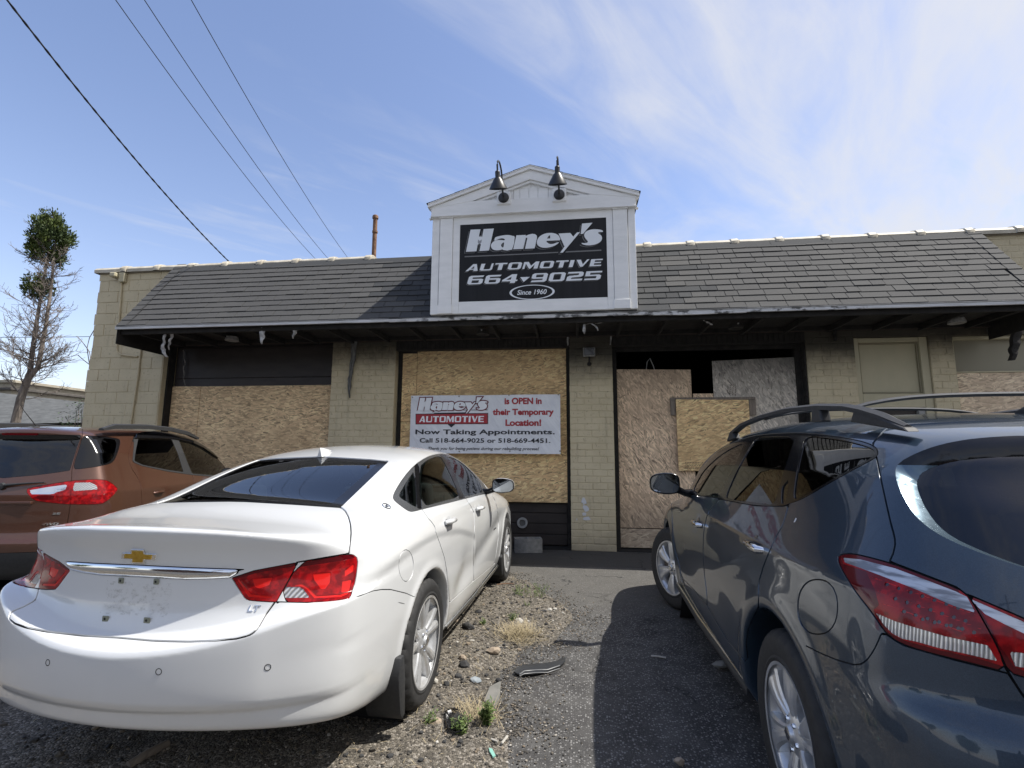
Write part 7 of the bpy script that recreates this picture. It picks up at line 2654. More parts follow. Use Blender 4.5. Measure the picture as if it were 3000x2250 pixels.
    for q, m_ in ((gf, gl), (gr, gp), (gr2, gp), (gq, gp)):
        gi, dl = c.carve(dl, sh(q, sf, 1), .001)
        c.shellpart('side_window', gi, m_, .006, .004)
    c.shellpart('window_surround', dl, gloss_black, .001, .006)
    # hatch with window
    lf = lambda P: (P[:, 0] < -.28) & (P[:, 2] > .82) & (P[:, 2] < 1.25)
    lo_ = zc([(598, 215), (602, 188), (622, 174), (700, 168), (800, 190), (970, 235), (1200, 320), (1430, 408), (1500, 450), (1560, 540), (1700, 790), (1790, 1000), (1600, 950), (1400, 900), (1200, 850), (1050, 800), (990, 765), (930, 720), (840, 580), (720, 430), (640, 300)])
    li_ = zc([(1500, 450), (1700, 535), (1896, 620), (2150, 740), (2150, 1120), (1896, 1028), (1790, 1000), (1700, 790), (1560, 540)])
    lamp_o, body = c.carve(body, sh(lo_, lf, 1), .002)
    lamp_i, body = c.carve(body, sh(li_, lf, 0), .002)
    hb_ = [(2613, 1249), (2600, 1253), (2580, 1273), (2556, 1300), (2562, 1315), (2570, 1350), (2583, 1415), (2596, 1475), (2609, 1531), (2620, 1570), (2623, 1591), (2617, 1620), (2606, 1645), (2803, 1721), (2828, 1740), (2955, 1972), (3000, 2044), (3400, 2250), (4200, 2330), (5000, 2360), (5000, 1000), (4200, 1130), (3400, 1210), (3000, 1231), (2800, 1238), (2700, 1243)]
    hf = lambda P: (P[:, 0] < -.10) & (P[:, 2] > .70)
    ht, body = c.carve(body, sh(hb_, hf), .003)
    wo = zd([(385, 640), (430, 600), (560, 532), (750, 462), (1000, 412), (1250, 390), (1508, 378), (2400, 400), (3800, 430), (7200, 520), (7200, 2200), (5468, 2065), (4240, 1998), (3300, 1935), (2660, 1862), (2000, 1700), (1508, 1545), (1300, 1480), (1000, 1370), (760, 1260), (620, 1160), (520, 1060), (430, 900), (380, 780), (370, 690)])
    wi = zd([(500, 690), (520, 650), (600, 600), (780, 540), (1000, 500), (1508, 470), (2400, 490), (3800, 540), (7200, 640), (7200, 2120), (5468, 1985), (4240, 1920), (3300, 1855), (2660, 1785), (2000, 1640), (1508, 1480), (1250, 1390), (1050, 1310), (850, 1220), (700, 1110), (600, 990), (540, 880), (500, 780)])
    wf = lambda P: (P[:, 0] < -.30) & (P[:, 2] > .98)
    well, ht = c.carve(ht, sh(wo, wf, 1), .0, False)
    rwg, bev = c.carve(well, sh(wi, wf, 1), .0, False)
    depth = .038
    c.shellpart('rear_window', rwg, gp, depth, .004)
    V, N, T = bev
    do = -c.shot(wo, V, N, wf, True, 1); di = c.shot(wi, V, N, wf, True, 1)
    w_ = np.clip(do/np.maximum(do+di, 1e-5), 0, 1)
    V2 = V-N*(depth*w_)[:, None]
    # normals from the sunk surface
    topb, lowb = clip_mesh(V2, N, T, 1.385-V2[:, 2])
    c.shellpart('window_bevel', lowb, pm('bevel_sky_sheen_blue', (0.10, 0.15, 0.19), 0.25, 0.6, coat=.5), 0, 0, None, True)  # paler than the body paint: sky reflection put into the bevel colour
    c.shellpart('frit_or_shaded_bevel', topb, gloss_black, 0, 0, None, True)  # upper bevel in black: shade under the spoiler put into its colour
    # lamp pieces
    P_ = lambda q: zc(q)
    white = P_([(640, 198), (760, 210), (1000, 272), (1250, 366), (1420, 432), (1500, 470), (1560, 582), (1400, 530), (1150, 420), (900, 322), (760, 270), (650, 232)])
    clear = P_([(865, 582), (1000, 640), (1100, 672), (1350, 745), (1645, 808), (1712, 918), (1500, 868), (1300, 825), (1150, 782), (1050, 762), (980, 725), (925, 670)])
    side_ = P_([(618, 235), (700, 260), (800, 295), (860, 420), (890, 530), (850, 560), (760, 440), (680, 330)])
    border = P_([(598, 215), (602, 188), (622, 174), (700, 168), (800, 190), (970, 235), (1200, 320), (1430, 408), (1450, 445), (1250, 370), (1000, 275), (760, 212), (650, 200), (625, 200), (640, 250), (720, 380), (850, 560), (960, 720), (1060, 772), (1300, 838), (1600, 905), (1770, 960), (1800, 1010), (1400, 905), (1050, 805), (930, 725), (840, 585), (720, 435), (640, 305)])
    rest = c.refine(lamp_o, 2)
    for q, m_, n_ in ((white, lens_silver, 'clear_upper_lens'), (clear, lens_clear, 'indicator_lens'), (border, lens_dark, 'lens_border'), (side_, lens_dark, 'side_lens')):
        gi, rest = c.carve(rest, sh(q, lf), 0, False)
        c.shellpart(n_, gi, m_, .001, .002)
    # rows of led wells and guide lines in the red field
    for (r0_, r1_, n_) in (((900, 370), (1480, 560), 7), ((960, 470), (1530, 650), 7), ((1020, 560), (1590, 730), 7), ((1150, 615), (1480, 700), 4)):
        for k in range(n_):
            q = (k+.5)/n_; cx, cy = r0_[0]*(1-q)+r1_[0]*q, r0_[1]*(1-q)+r1_[1]*q
            pts = P_([(cx+17*math.cos(a), cy+15*math.sin(a)) for a in np.linspace(0, 6.283, 11)[:-1]])
            gi, rest = c.carve(rest, sh(pts, lf), 0, False)
            c.shellpart('led_well', gi, lens_led, .003, .004)
    for a, b in (((840, 330), (1560, 590)), ((870, 420), (1600, 690)), ((905, 510), (1640, 770)), ((800, 300), (905, 560))):
        q = P_([a, b, (b[0]+3, b[1]+9), (a[0]+3, a[1]+9)])
        gi, rest = c.carve(rest, sh(q, lf), 0, False)
        c.shellpart('light_guide', gi, lens_bright, .001, .002)
    c.shellpart('tail_lamp', rest, lens_red, .0, .012)
    w2 = P_([(1515, 480), (1560, 500), (1700, 560), (1896, 645), (2150, 760), (2150, 840), (1896, 725), (1760, 660), (1625, 590)])
    c2 = P_([(1795, 850), (1896, 862), (2150, 900), (2150, 1030), (1896, 962), (1835, 955)])
    rest = c.refine(lamp_i, 1)
    for q, m_, n_ in ((w2, lens_silver, 'clear_upper_lens'), (c2, lens_clear, 'indicator_lens'), (P_([(1500, 450), (1580, 540), (1720, 790), (1830, 960), (1896, 985), (2150, 1070), (2150, 1120), (1896, 1028), (1790, 1000), (1700, 790), (1560, 540)]), lens_dark, 'lens_border')):
        gi, rest = c.carve(rest, sh(q, lf), 0, False)
        c.shellpart(n_, gi, m_, .001, .002)
    c.shellpart('tail_lamp', rest, lens_red, .0, .012)
    c.shellpart('tailgate', ht, pt, 0, .014)
    # filler flap
    ff = [(2395+(58*math.cos(t_)), 1778+80*math.sin(t_)+6*math.cos(t_)) for t_ in np.linspace(0, 2*math.pi, 49)[:-1]]
    ff = zc([(463+138*math.copysign(abs(math.cos(t_))**.85, math.cos(t_)), 540+190*math.copysign(abs(math.sin(t_))**.9, math.sin(t_))) for t_ in np.linspace(0, 2*math.pi, 49)[:-1]])
    fl_, body = c.carve(body, sh(ff, lambda P: (P[:, 0] > -.75) & (P[:, 0] < .05)), .0024)
    c.shellpart('filler_flap', largest(fl_), pt, .0008, .008)
    # bumper
    bp = [(2300, 1800), (2352, 1887), (2400, 1912), (2453, 1934), (2504, 1948), (2525, 1945), (2545, 1928), (2560, 1905), (2572, 1880), (2584, 1851), (2592, 1856), (2643, 1890), (2790, 1932), (2953, 1973), (3000, 2044), (3400, 2250), (4200, 2330), (5000, 2360), (5000, 3600), (2300, 3600), (2250, 2100)]
    bf = lambda P: (P[:, 0] < -.12) & (P[:, 2] < 1.02) & (P[:, 0] < -.28-.0*P[:, 2])
    bpd, body = c.carve(body, sh(bp, bf), .0022)
    # below the photo's edge the cut simply follows the tub
    c.shellpart('rear_bumper', bpd, pt, 0, .010)
    # doors
    rdoor = za([(1165, 850), (1150, 900), (1140, 940), (1110, 1030), (1060, 1115), (1000, 1250), (960, 1350), (935, 1440)])+zb([(808, 430), (803, 480), (800, 625), (770, 680), (735, 760), (722, 860), (735, 960), (748, 1010), (600, 830), (468, 610), (468, 560), (463, 500), (450, 400), (441, 250), (445, 150), (452, 80)])+za([(500, 1020), (512, 960), (535, 905), (612, 815), (700, 832), (900, 868), (1120, 872)])
    fdoor = za([(612, 815), (535, 905), (512, 960), (500, 1020)])+zb([(452, 80), (445, 150), (441, 250), (450, 400), (463, 500), (468, 560), (468, 610), (380, 500), (300, 420), (285, 330), (262, 250), (247, 150), (243, 60), (240, 0)])+za([(235, 850), (280, 800), (350, 772), (450, 787), (600, 808)])
    dfil = lambda P: (np.abs(P[:, 1]) > .6) & (P[:, 0] > .0) & (P[:, 0] < 2.9) & (P[:, 2] > .28)
    d1, body = c.carve(body, sh(rdoor, dfil), .0026)
    d1 = largest(d1)
    d2, body = c.carve(body, sh(fdoor, dfil), .0026)
    o1 = c.shellpart('rear_door', d1, pt, 0, .012)
    o2 = c.shellpart('front_door', d2, pt, 0, .012)
    ws = [(1.75, 0.0), (1.80, .50), (1.98, .62), (2.40, .70), (2.62, .68), (2.80, .40), (2.86, 0.0), (2.86, -.1), (1.75, -.1)]
    w_, body = c.carve(body, lambda V, N: c.ortho(ws, V, N, 'xy', lambda P: (P[:, 2] > 1.0)), .002)
    c.shellpart('windscreen', w_, gl, .004, .004)
    bn = [(2.94, -.1), (2.94, .0), (2.88, .45), (2.72, .76), (3.1, .82), (3.5, .78), (3.70, .60), (3.78, .2), (3.80, -.1)]
    b_, body = c.carve(body, lambda V, N: c.ortho(bn, V, N, 'xy', lambda P: P[:, 2] > .72), .002)
    c.shellpart('bonnet', b_, pt, 0, .010)
    hl = [(3.05, .90), (3.3, .92), (3.62, .84), (3.82, .74), (3.80, .66), (3.5, .70), (3.25, .78)]
    h_, body = c.carve(body, lambda V, N: c.ortho(hl, V, N, 'xz', lambda P: np.abs(P[:, 1]) > .5), .002)
    c.shellpart('headlamp', h_, lens_clear, 0, .008)
    c.shellpart('body_shell', body, pt, 0, .014)
    c.finish_bands(seam_m)
    c.liner([body, d1, d2, ht, dl], cabin, .03, 1.0)
    cabin_fill(c, 2.15, 0.1, .74, .3, 1.12, cabin_light, 1.60)
    for x in (0, 2.825):
        for s_ in (-1, 1):
            f2 = MB().lathe([(.445, s_*.56), (.445, s_*.89)], (x, 0, .365), 'y', 48)
            f2.add([(x+.445*math.cos(t_), s_*.56, .365+.445*math.sin(t_)) for t_ in np.linspace(0, 2*math.pi, 33)[:-1]], [tuple(range(32))])
            c.mb('wheel_arch_liner', f2, seam_m)
    for x in (0, 2.825):
        for y in (-.915, .915):
            wheel(c, x, y, .365, .365, .242, .235, 'suv', steer=math.radians(23) if x > 1 else 0)
    for s_ in (-1, 1):
        c.mb('sill_strip', MB().tube([(.50, s_*.918, .335), (1.5, s_*.93, .325), (2.38, s_*.922, .335)], .010, 8), chrome, smooth=1)
        c.mb('sill_cladding', MB().tube([(.48, s_*.895, .300), (1.5, s_*.905, .290), (2.42, s_*.895, .300)], .034, 8), plastic_dark, smooth=1)
    for (x, z, par) in ((.205, 1.018, o1), (1.352, .962, o2)):
        for s_ in (-1, 1):
            yy = s_*(float(Wp(np.array([x]))[0])-float(Sz(np.array([z]))[0])+.001)
            c.mb('handle_recess', MB().lathe([(0.0, s_*-.001), (.046, s_*.0012), (.056, s_*-.006)], (x+.012, yy, z-.012), 'y', 24), pm('recess_dark_blue', (0.008, 0.012, 0.018), 0.3, coat=1.0), par[s_], smooth=1)
            c.mb('door_handle', MB().tube([(x-.095, yy+s_*.002, z-.004), (x-.088, yy+s_*.026, z), (x-.03, yy+s_*.030, z+.002), (x+.05, yy+s_*.028, z+.002), (x+.085, yy+s_*.010, z)], [.014, .017, .018, .016, .010], 12), chrome, par[s_], smooth=1)
    for s_ in (-1, 1):
        door_mirror(c, 1.86, s_*1.075, 1.192, pt, s_, mirror_glass_m, wd=.225, ht=.165)
    # roof rails and cross bars
    rail = [(1.78, 1.520), (1.66, 1.572), (1.40, 1.620), (1.05, 1.643), (.62, 1.650), (.25, 1.632), (0, 1.606), (-.12, 1.583), (-.24, 1.552), (-.37, 1.508)]
    for s_ in (-1, 1):
        f = MB(); n = len(rail); vs = []
        for i, (x, z) in enumerate(rail):
            e = 1 if 0 < i < n-1 else .55
            for (dy, dz) in ((-.022, -.012), (-.020, .006), (0, .016), (.022, .006), (.022, -.012)):
                vs.append((x, s_*(.605+dy*e), z+dz*e))
        f.add(vs, [(i*5+j, i*5+(j+1) % 5, (i+1)*5+(j+1) % 5, (i+1)*5+j) for i in range(n-1) for j in range(5)]+[(0, 1, 2, 3, 4), tuple((n-1)*5+j for j in range(5))])
        rl = c.mb('roof_rail', f, plastic_dark, smooth=.6)
        c.mb('rail_foot', MB().prism([(.19, 1.56), (.30, 1.565), (.285, 1.63), (.205, 1.625)], s_*.584 if s_ > 0 else -.627, s_*.627 if s_ > 0 else -.584), plastic_dark, rl, bevel=.008, segs=2)
        c.mb('rail_foot', MB().prism([(-.40, 1.49), (-.05, 1.545), (-.085, 1.59), (-.16, 1.572), (-.26, 1.545), (-.38, 1.505)], s_*.584 if s_ > 0 else -.627, s_*.627 if s_ > 0 else -.584), plastic_dark, rl, bevel=.008, segs=2)
        c.mb('rail_foot', MB().prism([(1.55, 1.53), (1.72, 1.515), (1.69, 1.555), (1.60, 1.59)], s_*.584 if s_ > 0 else -.627, s_*.627 if s_ > 0 else -.584), plastic_dark, rl, bevel=.008, segs=2)
    for x, zt_ in ((.02, 1.655), (.98, 1.682)):
        f = MB(); vs = []; n = 17
        for i in range(n):
            y = .60*(1-2*i/(n-1)); z = zt_-.045*(y/.6)**4-.010*(y/.6)**2
            for (dx, dz) in ((-.032, 0), (-.01, .009), (.032, 0), (0, -.008)):
                vs.append((x+dx, y, z+dz))
        f.add(vs, [(i*4+j, i*4+(j+1) % 4, (i+1)*4+(j+1) % 4, (i+1)*4+j) for i in range(n-1) for j in range(4)]+[(0, 1, 2, 3), tuple((n-1)*4+j for j in range(4))])
        c.mb('cross_bar', f, plastic_dark, smooth=.7)
    f = MB().lathe([(0.05, -.01), (.048, .006), (.03, .022), (.012, .034), (0, .036)], (0, 0, 0), 'z', 20)
    f.v = [(v[0]*1.9-.08, v[1]*.75, v[2]+float(prof(np.array([-.08]))[0])) for v in f.v]
    c.mb('aerial_base', f, plastic_dark, smooth=1)
    c.mb('aerial_mast', MB().tube([(-.06, 0, 1.60), (-.30, 0, 1.80)], [.006, .003], 8), plastic_dark, smooth=1)
    # third brake lamp lip / spoiler trim, small chip on the quarter panel
    q = [_hit(c, p, .0015) for p in ((2325, 1530), (2331, 1517), (2334, 1519), (2329, 1530))]
    if all(q): c.mb('paint_chip', MB().add(q, [(0, 1, 2, 3)]), pm('chip_white', (0.6, 0.6, 0.6), .6))
    # slip of paper inside the rear window
    q = []
    for p in ((2794, 1378), (2840, 1372), (2860, 1429), (2822, 1427)):
        h = _hit(c, p, .0); q.append((h[0]+.07, h[1], h[2]) if h else None)
    if all(q): c.mb('window_sticker', MB().add(q, [(0, 1, 2, 3)]), pm('sticker_paper', (0.75, 0.76, 0.70), .7))
    return c


suv = build_suv()


# ================================================================== copper crossover on the left
def build_crossover():
    Wp = pch([-.8, -.6, -.3, 0, .8, 1.6, 2.3, 2.8, 3.2, 3.4], [.80, .845, .868, .880, .880, .880, .878, .86, .80, .72])
    Sz = pch([.2, .30, .45, .6, .75, .9, 1.0, 1.1, 1.2, 1.3], [.06, .03, .0, .0, .0, .006, .018, .045, .09, .14])
    r0 = pch([.25, .32, .45, .58, .62, .68, .85, 1.0, 1.06, 1.12, 1.3, 1.52, 1.58, 1.66], [-.72, -.78, -.82, -.83, -.80, -.775, -.765, -.76, -.745, -.725, -.66, -.60, -.62, -.66])
    hc = pch([-1.2, 0, 1, 2.2, 2.5, 2.9, 3.2, 3.4], [1.14, 1.12, 1.08, 1.06, 1.05, .99, .88, .76])
    gb = pch([-.9, -.5, 0, .6, 1.2, 1.7, 2.2, 2.7], [.78, .815, .83, .835, .83, .80, .74, .64])
    prof = pch([-.8, -.6, -.3, 0, .4, .8, 1.2, 1.55, 1.9, 2.3, 2.7], [1.625, 1.645, 1.672, 1.686, 1.696, 1.692, 1.665, 1.60, 1.45, 1.205, .96])

    def F(x, y, z):
        ay = np.abs(y)
        d1 = np.sqrt(x**2+(z-.335)**2+1e-9); d2 = np.sqrt((x-2.519)**2+(z-.335)**2+1e-9)
        W_ = Wp(x)-Sz(z)+.014*(gauss(d1-.42, .04)+gauss(d2-.42, .04))*(z > .25)
        W_ = W_-.018*gauss(z-.60, .10)*sst(x, .45, .8)*sst(2.2-x, 0, .4)
        W_ = W_+.008*gauss(z-1.0, .03)*sst(x, -.5, .1)
        Xr = r0(z)+.16*ay**2+.7*np.maximum(ay-.55, 0)**2
        t = smax(ay-W_, x-(3.30-.35*ay**2), .14)
        t = smax(t, z-hc(x)+.06*ay**2, .09)
        t = smax(t, .22-z, .04)
        G = gb(x)-.36*np.maximum(z-1.08, -.06)-.25*np.maximum(z-1.40, 0)
        g = smax(ay-G, z-prof(x)+.06*ay**2, .09)
        g = smax(smax(g, x-(3.22-.35*ay**2), .05), .32-z, .04)
        f = smax(smin(t, g, .045), Xr-x, .07)
        cut = smax(np.minimum(d1, d2)-.392, .58-ay, .02)
        return smax(f, -cut, .012)

    c = Car('copper_crossover', (-5.44, 4.78), 1.795, -1, 'copper brown compact crossover parked left of the white sedan', 'car', F, (-.90, -.97, .16), (3.38, .97, 1.74), .024)
    pt = car_paint('copper_paint', (0.066, 0.026, 0.014), 0.40, .4, 0.05, (0.10, 0.07, 0.05), 0.36)
    gl = glass_mat('crossover_front_glass', (0.40, 0.43, 0.38), 1.0)
    gp = glass_mat('crossover_privacy_glass', (0.09, 0.095, 0.095), 1.1)
    body = c.body
    k = .34965
    z = lambda p: zpx(p, 0, 1220, k)
    sh = lambda pts, filt=None, sm=0: (lambda V, N: c.shot(pts, V, N, filt, True, sm))
    sf = lambda P: (np.abs(P[:, 1]) > .4) & (P[:, 2] > 1.0) & (P[:, 0] > -.70)
    quarter = z([(694, 158), (760, 162), (840, 165), (930, 175), (1000, 188), (1012, 210), (990, 300), (960, 368), (930, 395), (820, 420), (700, 436), (612, 446), (630, 360), (655, 290)])
    q_, body = c.carve(body, sh(quarter, sf, 1), .0018)
    qg = z([(850, 180), (930, 188), (985, 200), (970, 290), (945, 360), (900, 390), (822, 408)])
    gi, q_ = c.carve(q_, sh(qg, sf, 1), .001)
    c.shellpart('quarter_window', gi, gp, .004, .004)
    c.shellpart('window_surround', q_, gloss_black, .001, .006)
    vis_ = z([(1120, 185), (1140, 150), (1180, 138), (1300, 132), (1450, 148), (1620, 178), (1760, 250), (1900, 370), (1850, 372), (1700, 270), (1600, 225), (1500, 200), (1440, 190), (1165, 186)])
    rw_ = z([(1160, 186), (1440, 190), (1490, 300), (1540, 465), (1400, 445), (1200, 405), (1128, 372), (1140, 280)])
    fw_ = z([(1500, 200), (1600, 222), (1700, 268), (1850, 372), (1900, 400), (1880, 500), (1610, 478), (1570, 380)])
    sur = z([(1125, 190), (1140, 150), (1180, 138), (1300, 130), (1450, 146), (1620, 176), (1780, 250), (1930, 390), (1930, 520), (1600, 490), (1400, 460), (1190, 415), (1110, 380), (1120, 280)])
    dl, body = c.carve(body, sh(sur, sf, 0), .0018)
    for q, m_ in ((rw_, gp), (fw_, gl)):
        gi, dl = c.carve(dl, sh(q, sf), .001)
        c.shellpart('side_window', gi, m_, .005, .004)
    gi, dl = c.carve(dl, sh(vis_, sf), .0005)
    c.shellpart('rain_deflector', gi, gloss_black, -.016, .020)
    c.shellpart('window_surround', dl, plastic_dark, .001, .006)
    # tailgate
    hb_ = z([(-600, 60), (0, 72), (400, 78), (690, 92), (690, 160), (665, 230), (640, 300), (618, 380), (602, 450), (600, 530), (592, 600), (588, 740), (575, 830), (562, 900), (545, 1050), (520, 1215), (0, 1225), (-600, 1225)])
    hf = lambda P: (P[:, 0] < -.35) & (P[:, 2] > .60)
    lamp = z([(208, 612), (300, 588), (450, 562), (600, 538), (700, 532), (800, 528), (870, 530), (920, 545), (955, 575), (992, 606), (970, 640), (930, 680), (880, 722), (830, 738), (600, 738), (500, 732), (400, 722), (330, 712), (285, 702), (250, 672)])
    lf = lambda P: (P[:, 0] < -.25) & (P[:, 2] > .82) & (P[:, 2] < 1.2)
    lp, body = c.carve(body, sh(lamp, lf, 1), .002)
    ht, body = c.carve(body, sh(hb_, hf), .003)
    rg_ = z([(-600, 150), (0, 152), (682, 156), (655, 230), (632, 300), (600, 400), (585, 452), (500, 466), (300, 492), (0, 518), (-600, 560)])
    gi, ht = c.carve(ht, sh(rg_, lambda P: (P[:, 2] > .98) & (P[:, 0] < -.3)), .002, False)
    c.shellpart('rear_window', gi, gp, .006, .006)
    c.shellpart('tailgate', ht, pt, 0, .012)
    lo2, li2 = c.carve(lp, sh(z([(596, 500), (1100, 500), (1100, 800), (590, 800)]), lf), .0015, False)
    w1 = z([(240, 620), (400, 592), (562, 570), (555, 605), (540, 618), (480, 632), (440, 652), (265, 652)])
    gi, li2 = c.carve(li2, sh(w1, lf), 0, False); c.shellpart('chrome_blade', gi, chrome, 0, .003)
    w2 = z([(270, 660), (470, 660), (430, 700), (330, 700)])
    gi, li2 = c.carve(li2, sh(w2, lf), 0, False); c.shellpart('lens_lower', gi, lens_dark, 0, .003)
    w3 = z([(618, 556), (760, 553), (808, 578), (820, 612), (800, 612), (612, 626)])
    gi, lo2 = c.carve(lo2, sh(w3, lf), 0, False); c.shellpart('reverse_lens', gi, lens_clear, 0, .003)
    c.shellpart('tail_lamp', li2, lens_red, 0, .010); c.shellpart('tail_lamp', lo2, lens_red, 0, .010)
    # doors
    rd = z([(1130, 140), (1095, 250), (1078, 330), (1082, 380), (1105, 440), (1150, 505), (1178, 570), (1188, 660), (1190, 800), (1210, 1000), (1700, 900), (1660, 640), (1610, 490), (1400, 460), (1190, 415), (1110, 380), (1120, 280), (1125, 190), (1140, 150)])
    d1, body = c.carve(body, sh(rd, lambda P: (np.abs(P[:, 1]) > .5) & (P[:, 0] > -.3) & (P[:, 0] < 2.2) & (P[:, 2] > .3)), .0026)
    d1 = largest(d1)
    o1 = c.shellpart('rear_door', d1, pt, 0, .010)
    # lower cladding and bumper
    cl = [(-1, 0.0), (-1, .50), (-.60, .515), (-.42, .46), (-.40, .30), (2.95, .30), (3.0, .55), (4, .58), (4, 0.0)]
    cl, body = c.carve(body, lambda V, N: c.ortho(cl, V, N, 'xz'), .002)
    c.shellpart('lower_cladding', cl, plastic_dark, 0, .008)
    ws = [(1.50, 0.0), (1.54, .50), (1.70, .60), (2.05, .66), (2.25, .64), (2.40, .40), (2.44, 0.0), (2.44, -.1), (1.50, -.1)]
    w_, body = c.carve(body, lambda V, N: c.ortho(ws, V, N, 'xy', lambda P: (P[:, 2] > 1.0)), .002)
    c.shellpart('windscreen', w_, gl, .004, .004)
    c.shellpart('body_shell', body, pt, 0, .012)
    c.finish_bands(seam_m)
    c.liner([body, ht, dl, d1], cabin, .03, 1.0)
    cabin_fill(c, 1.85, 0.0, .66, .3, 1.08, cabin, 1.58)
    for x in (0, 2.519):
        for s_ in (-1, 1):
            f2 = MB().lathe([(.40, s_*.52), (.40, s_*.83)], (x, 0, .335), 'y', 40)
            f2.add([(x+.40*math.cos(t_), s_*.52, .335+.40*math.sin(t_)) for t_ in np.linspace(0, 2*math.pi, 33)[:-1]], [tuple(range(32))])
            c.mb('wheel_arch_liner', f2, seam_m)
            wheel(c, x, s_*.865, .335, .335, .225, .205, 'crossover')
    for s_ in (-1, 1):
        f = MB(); vs = []; rail = [(-.42, 1.645, .5), (-.25, 1.69, 1), (.3, 1.716, 1), (.8, 1.710, 1), (1.2, 1.675, 1), (1.45, 1.612, .6)]
        for (x, zz, e) in rail:
            for (dy, dz) in ((-.025, -.035), (-.022, .004), (0, .014), (.024, .002), (.026, -.04)):
                vs.append((x, s_*(.60+dy), zz+dz*e))
        n = len(rail)
        f.add(vs, [(i*5+j, i*5+(j+1) % 5, (i+1)*5+(j+1) % 5, (i+1)*5+j) for i in range(n-1) for j in range(5)]+[(0, 1, 2, 3, 4), tuple((n-1)*5+j for j in range(5))])
        c.mb('roof_rail', f, plastic_dark, smooth=.6)
        yy = s_*(.868)
        c.mb('door_handle', MB().tube([(.10, yy, .96), (.13, yy+s_*.022, .965), (.24, yy+s_*.022, .968), (.27, yy, .965)], [.012, .016, .016, .012], 10), pt, o1[s_], smooth=1)
        door_mirror(c, 1.62, s_*.98, 1.12, pt, s_, mirror_glass_m, wd=.18, ht=.15)
    f = MB().lathe([(0.05, -.01), (.046, .008), (.026, .024), (.010, .034), (0, .036)], (0, 0, 0), 'z', 20)
    f.v = [(v[0]*1.6-.42, v[1]*.75, v[2]+1.63) for v in f.v]
    c.mb('aerial_base', f, plastic_dark, smooth=1)
    c.mb('aerial_mast', MB().tube([(-.42, 0, 1.655), (-.55, .03, 1.80), (-.60, .035, 1.86)], [.005, .003, .002], 8), plastic_dark, smooth=1)
    # wiper, high brake lamp, lettering
    xr = lambda y, zz: _skin(c, y, zz, -1.1)
    f = MB().tube([(xr(-.05, 1.10)-.02, -.05, 1.10), (xr(-.20, 1.115)-.02, -.20, 1.115), (xr(-.36, 1.125)-.016, -.36, 1.125)], [.014, .009, .005], 8)
    f.lathe([(0, -.03), (.03, -.025), (.035, 0)], (xr(-.02, 1.09), -.02, 1.09), 'x', 14)
    c.mb('rear_wiper', f, plastic_dark, smooth=1)
    c.mb('high_brake_lamp', MB().prism([(-.16, 1.585), (.16, 1.585), (.15, 1.567), (-.15, 1.567)], xr(0, 1.575)-.008, xr(0, 1.575)+.02, 'x'), lens_dark)
    ys = lambda y, zz, t_, w_, h_, **q: car_text(c, t_, (xr(y, zz)-.01, y, zz), (0, -1, 0), (0, 0, 1), h_, w_, chrome, **q)
    ys(-.475, .830, 'SE', .062, .018, off=.03)
    ys(-.405, .735, '4WD', .13, .024, off=.03, shear=.25)
    car_text(c, 'Fent', (xr(-.44, .69)-.01, -.44, .688), (0, -1, 0), (0, 0, 1), .026, .10, pm('decal_white', (0.7, 0.7, 0.7), .5), off=.02, shear=.2, thick=.0008)
    # plate recess grip above the plate
    c.mb('tailgate_grip', MB().box(xr(-.1, .93)-.012, xr(-.1, .93)+.02, -.31, .31, .925, .955), pt, bevel=.008, segs=2)
    return c


crossover = build_crossover()
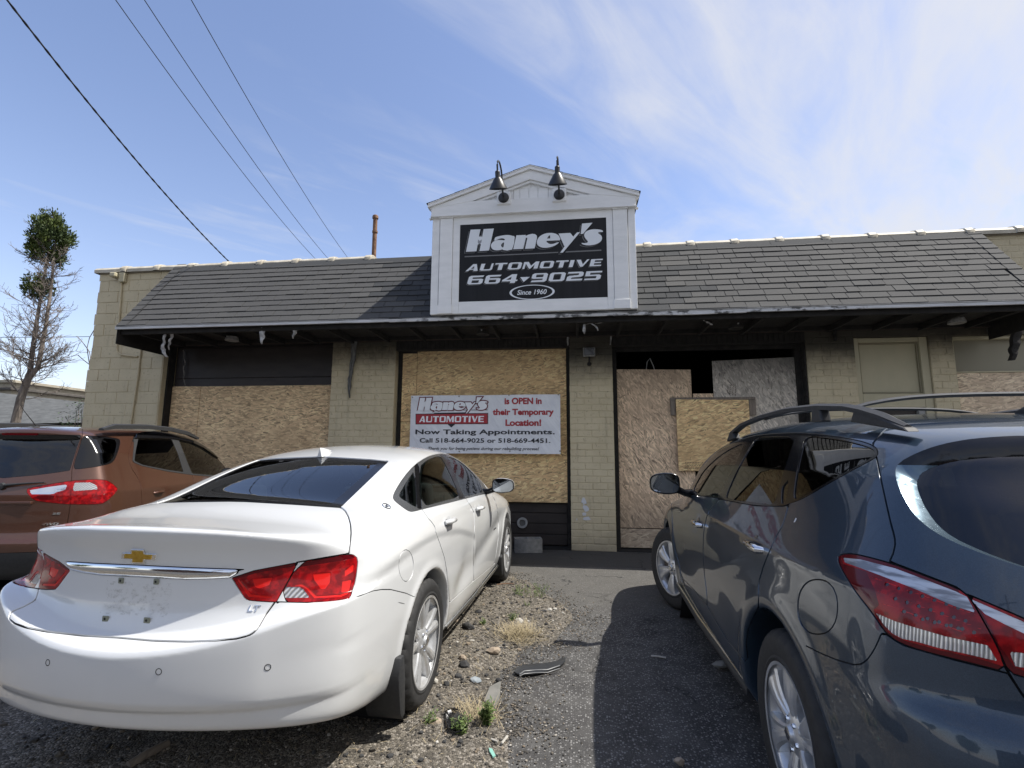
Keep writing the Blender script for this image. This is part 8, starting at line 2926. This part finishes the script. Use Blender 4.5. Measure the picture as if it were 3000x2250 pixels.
# ================================================================== across the street, behind the viewer (seen in paint and glass)
def across_street():
    pale = grained('far_shopfront_render', (0.26, 0.24, 0.21), (0.34, 0.32, 0.28), (.5, .5, .5), 0.85, 0.01)
    brick = grained('far_red_brick', (0.10, 0.05, 0.035), (0.15, 0.08, 0.055), (2, 2, 6), 0.9, 0.01)
    for (x0, x1, y, h, m_, lb) in ((-26, -9, -27, 6.5, brick, 'red brick two storey house across the street'), (-6, 5, -29, 4.2, pale, 'pale low shop across the street'), (9, 24, -26, 7.0, pale, 'tall pale house across the street')):
        b = empty('street_building', ((x0+x1)/2, y, 0), lb, 'building')
        MB().box(x0, x1, y-8, y, 0, h).build('wall', m_, b)
        MB().prism([(x0-.4, h+.01), (x1+.4, h+.01), ((x0+x1)/2+2, h+2.2), ((x0+x1)/2-2, h+2.2)], y-8.4, y+.4).build('roof', charred, b)
        x = x0+1.2
        while x < x1-1.6:
            for z in ((1.0,) if h < 5 else (1.0, 4.0)):
                w = MB().box(x, x+1.1, y+.0, y+.05, z, z+1.5).build('window', gloss_black, b)
                MB().box(x-.1, x+1.2, y+.0, y+.09, z-.12, z-.01).build('sill', white_trim, w)
            x += 2.6
    R = np.random.RandomState(2)
    for k, (cx, cy, hh) in enumerate(((-34, -24, 8), (-7.4, -34, 8), (7, -33, 7), (29, -24, 8), (38, -14, 7), (-38, -10, 7))):
        t_ = empty('street_tree', (cx, cy, 0), 'broad leafy tree %s' % ('far left behind the viewer', 'between the brick house and the low shop', 'right of the low shop', 'right of the tall pale house', 'farthest right behind the viewer', 'farthest left behind the viewer')[k], 'tree')
        MB().tube([(cx, cy, 0), (cx, cy, hh*.5)], [.35, .2], 8).build('trunk', bark, t_)
        n = 2600
        u = R.normal(size=(n, 3)); u /= np.linalg.norm(u, axis=1)[:, None]
        p = u*R.uniform(.5, 1, (n, 1))*np.array([3.6, 3.6, hh*.36])+np.array([cx, cy, hh*.62])
        p += R.normal(size=(n, 3))*.25
        d = R.normal(size=(n, 3)); d /= np.linalg.norm(d, axis=1)[:, None]; s = np.cross(d, R.normal(size=(n, 3))); s /= np.linalg.norm(s, axis=1)[:, None]
        V = np.stack([p, p+d*.25+s*.16, p+d*.5, p+d*.25-s*.16], 1).reshape(-1, 3)
        tag(np_mesh('crown', V, [(np.arange(n)*4)[:, None]+np.array([[0, 1, 2, 3]])], leaf_dark, None, t_, smooth=False), kind='stuff')
    u = empty('utility_pole', (-6.5, -13.5, 0), 'brown utility pole with a cross arm behind the viewer', 'utility pole')
    MB().tube([(-6.5, -13.5, 0), (-6.5, -13.5, 11)], [.17, .12], 10).build('pole', bark, u, smooth=1)
    MB().box(-7.7, -5.3, -13.56, -13.44, 9.7, 9.82).build('cross_arm', bark, u)
    MB().lathe([(0, 0), (.22, .02), (.24, .1), (.24, .8), (.2, .9), (0, .92)], (-6.1, -13.5, 8.2), 'z', 18).build('transformer', steel_grey, u, smooth=.6)


across_street()
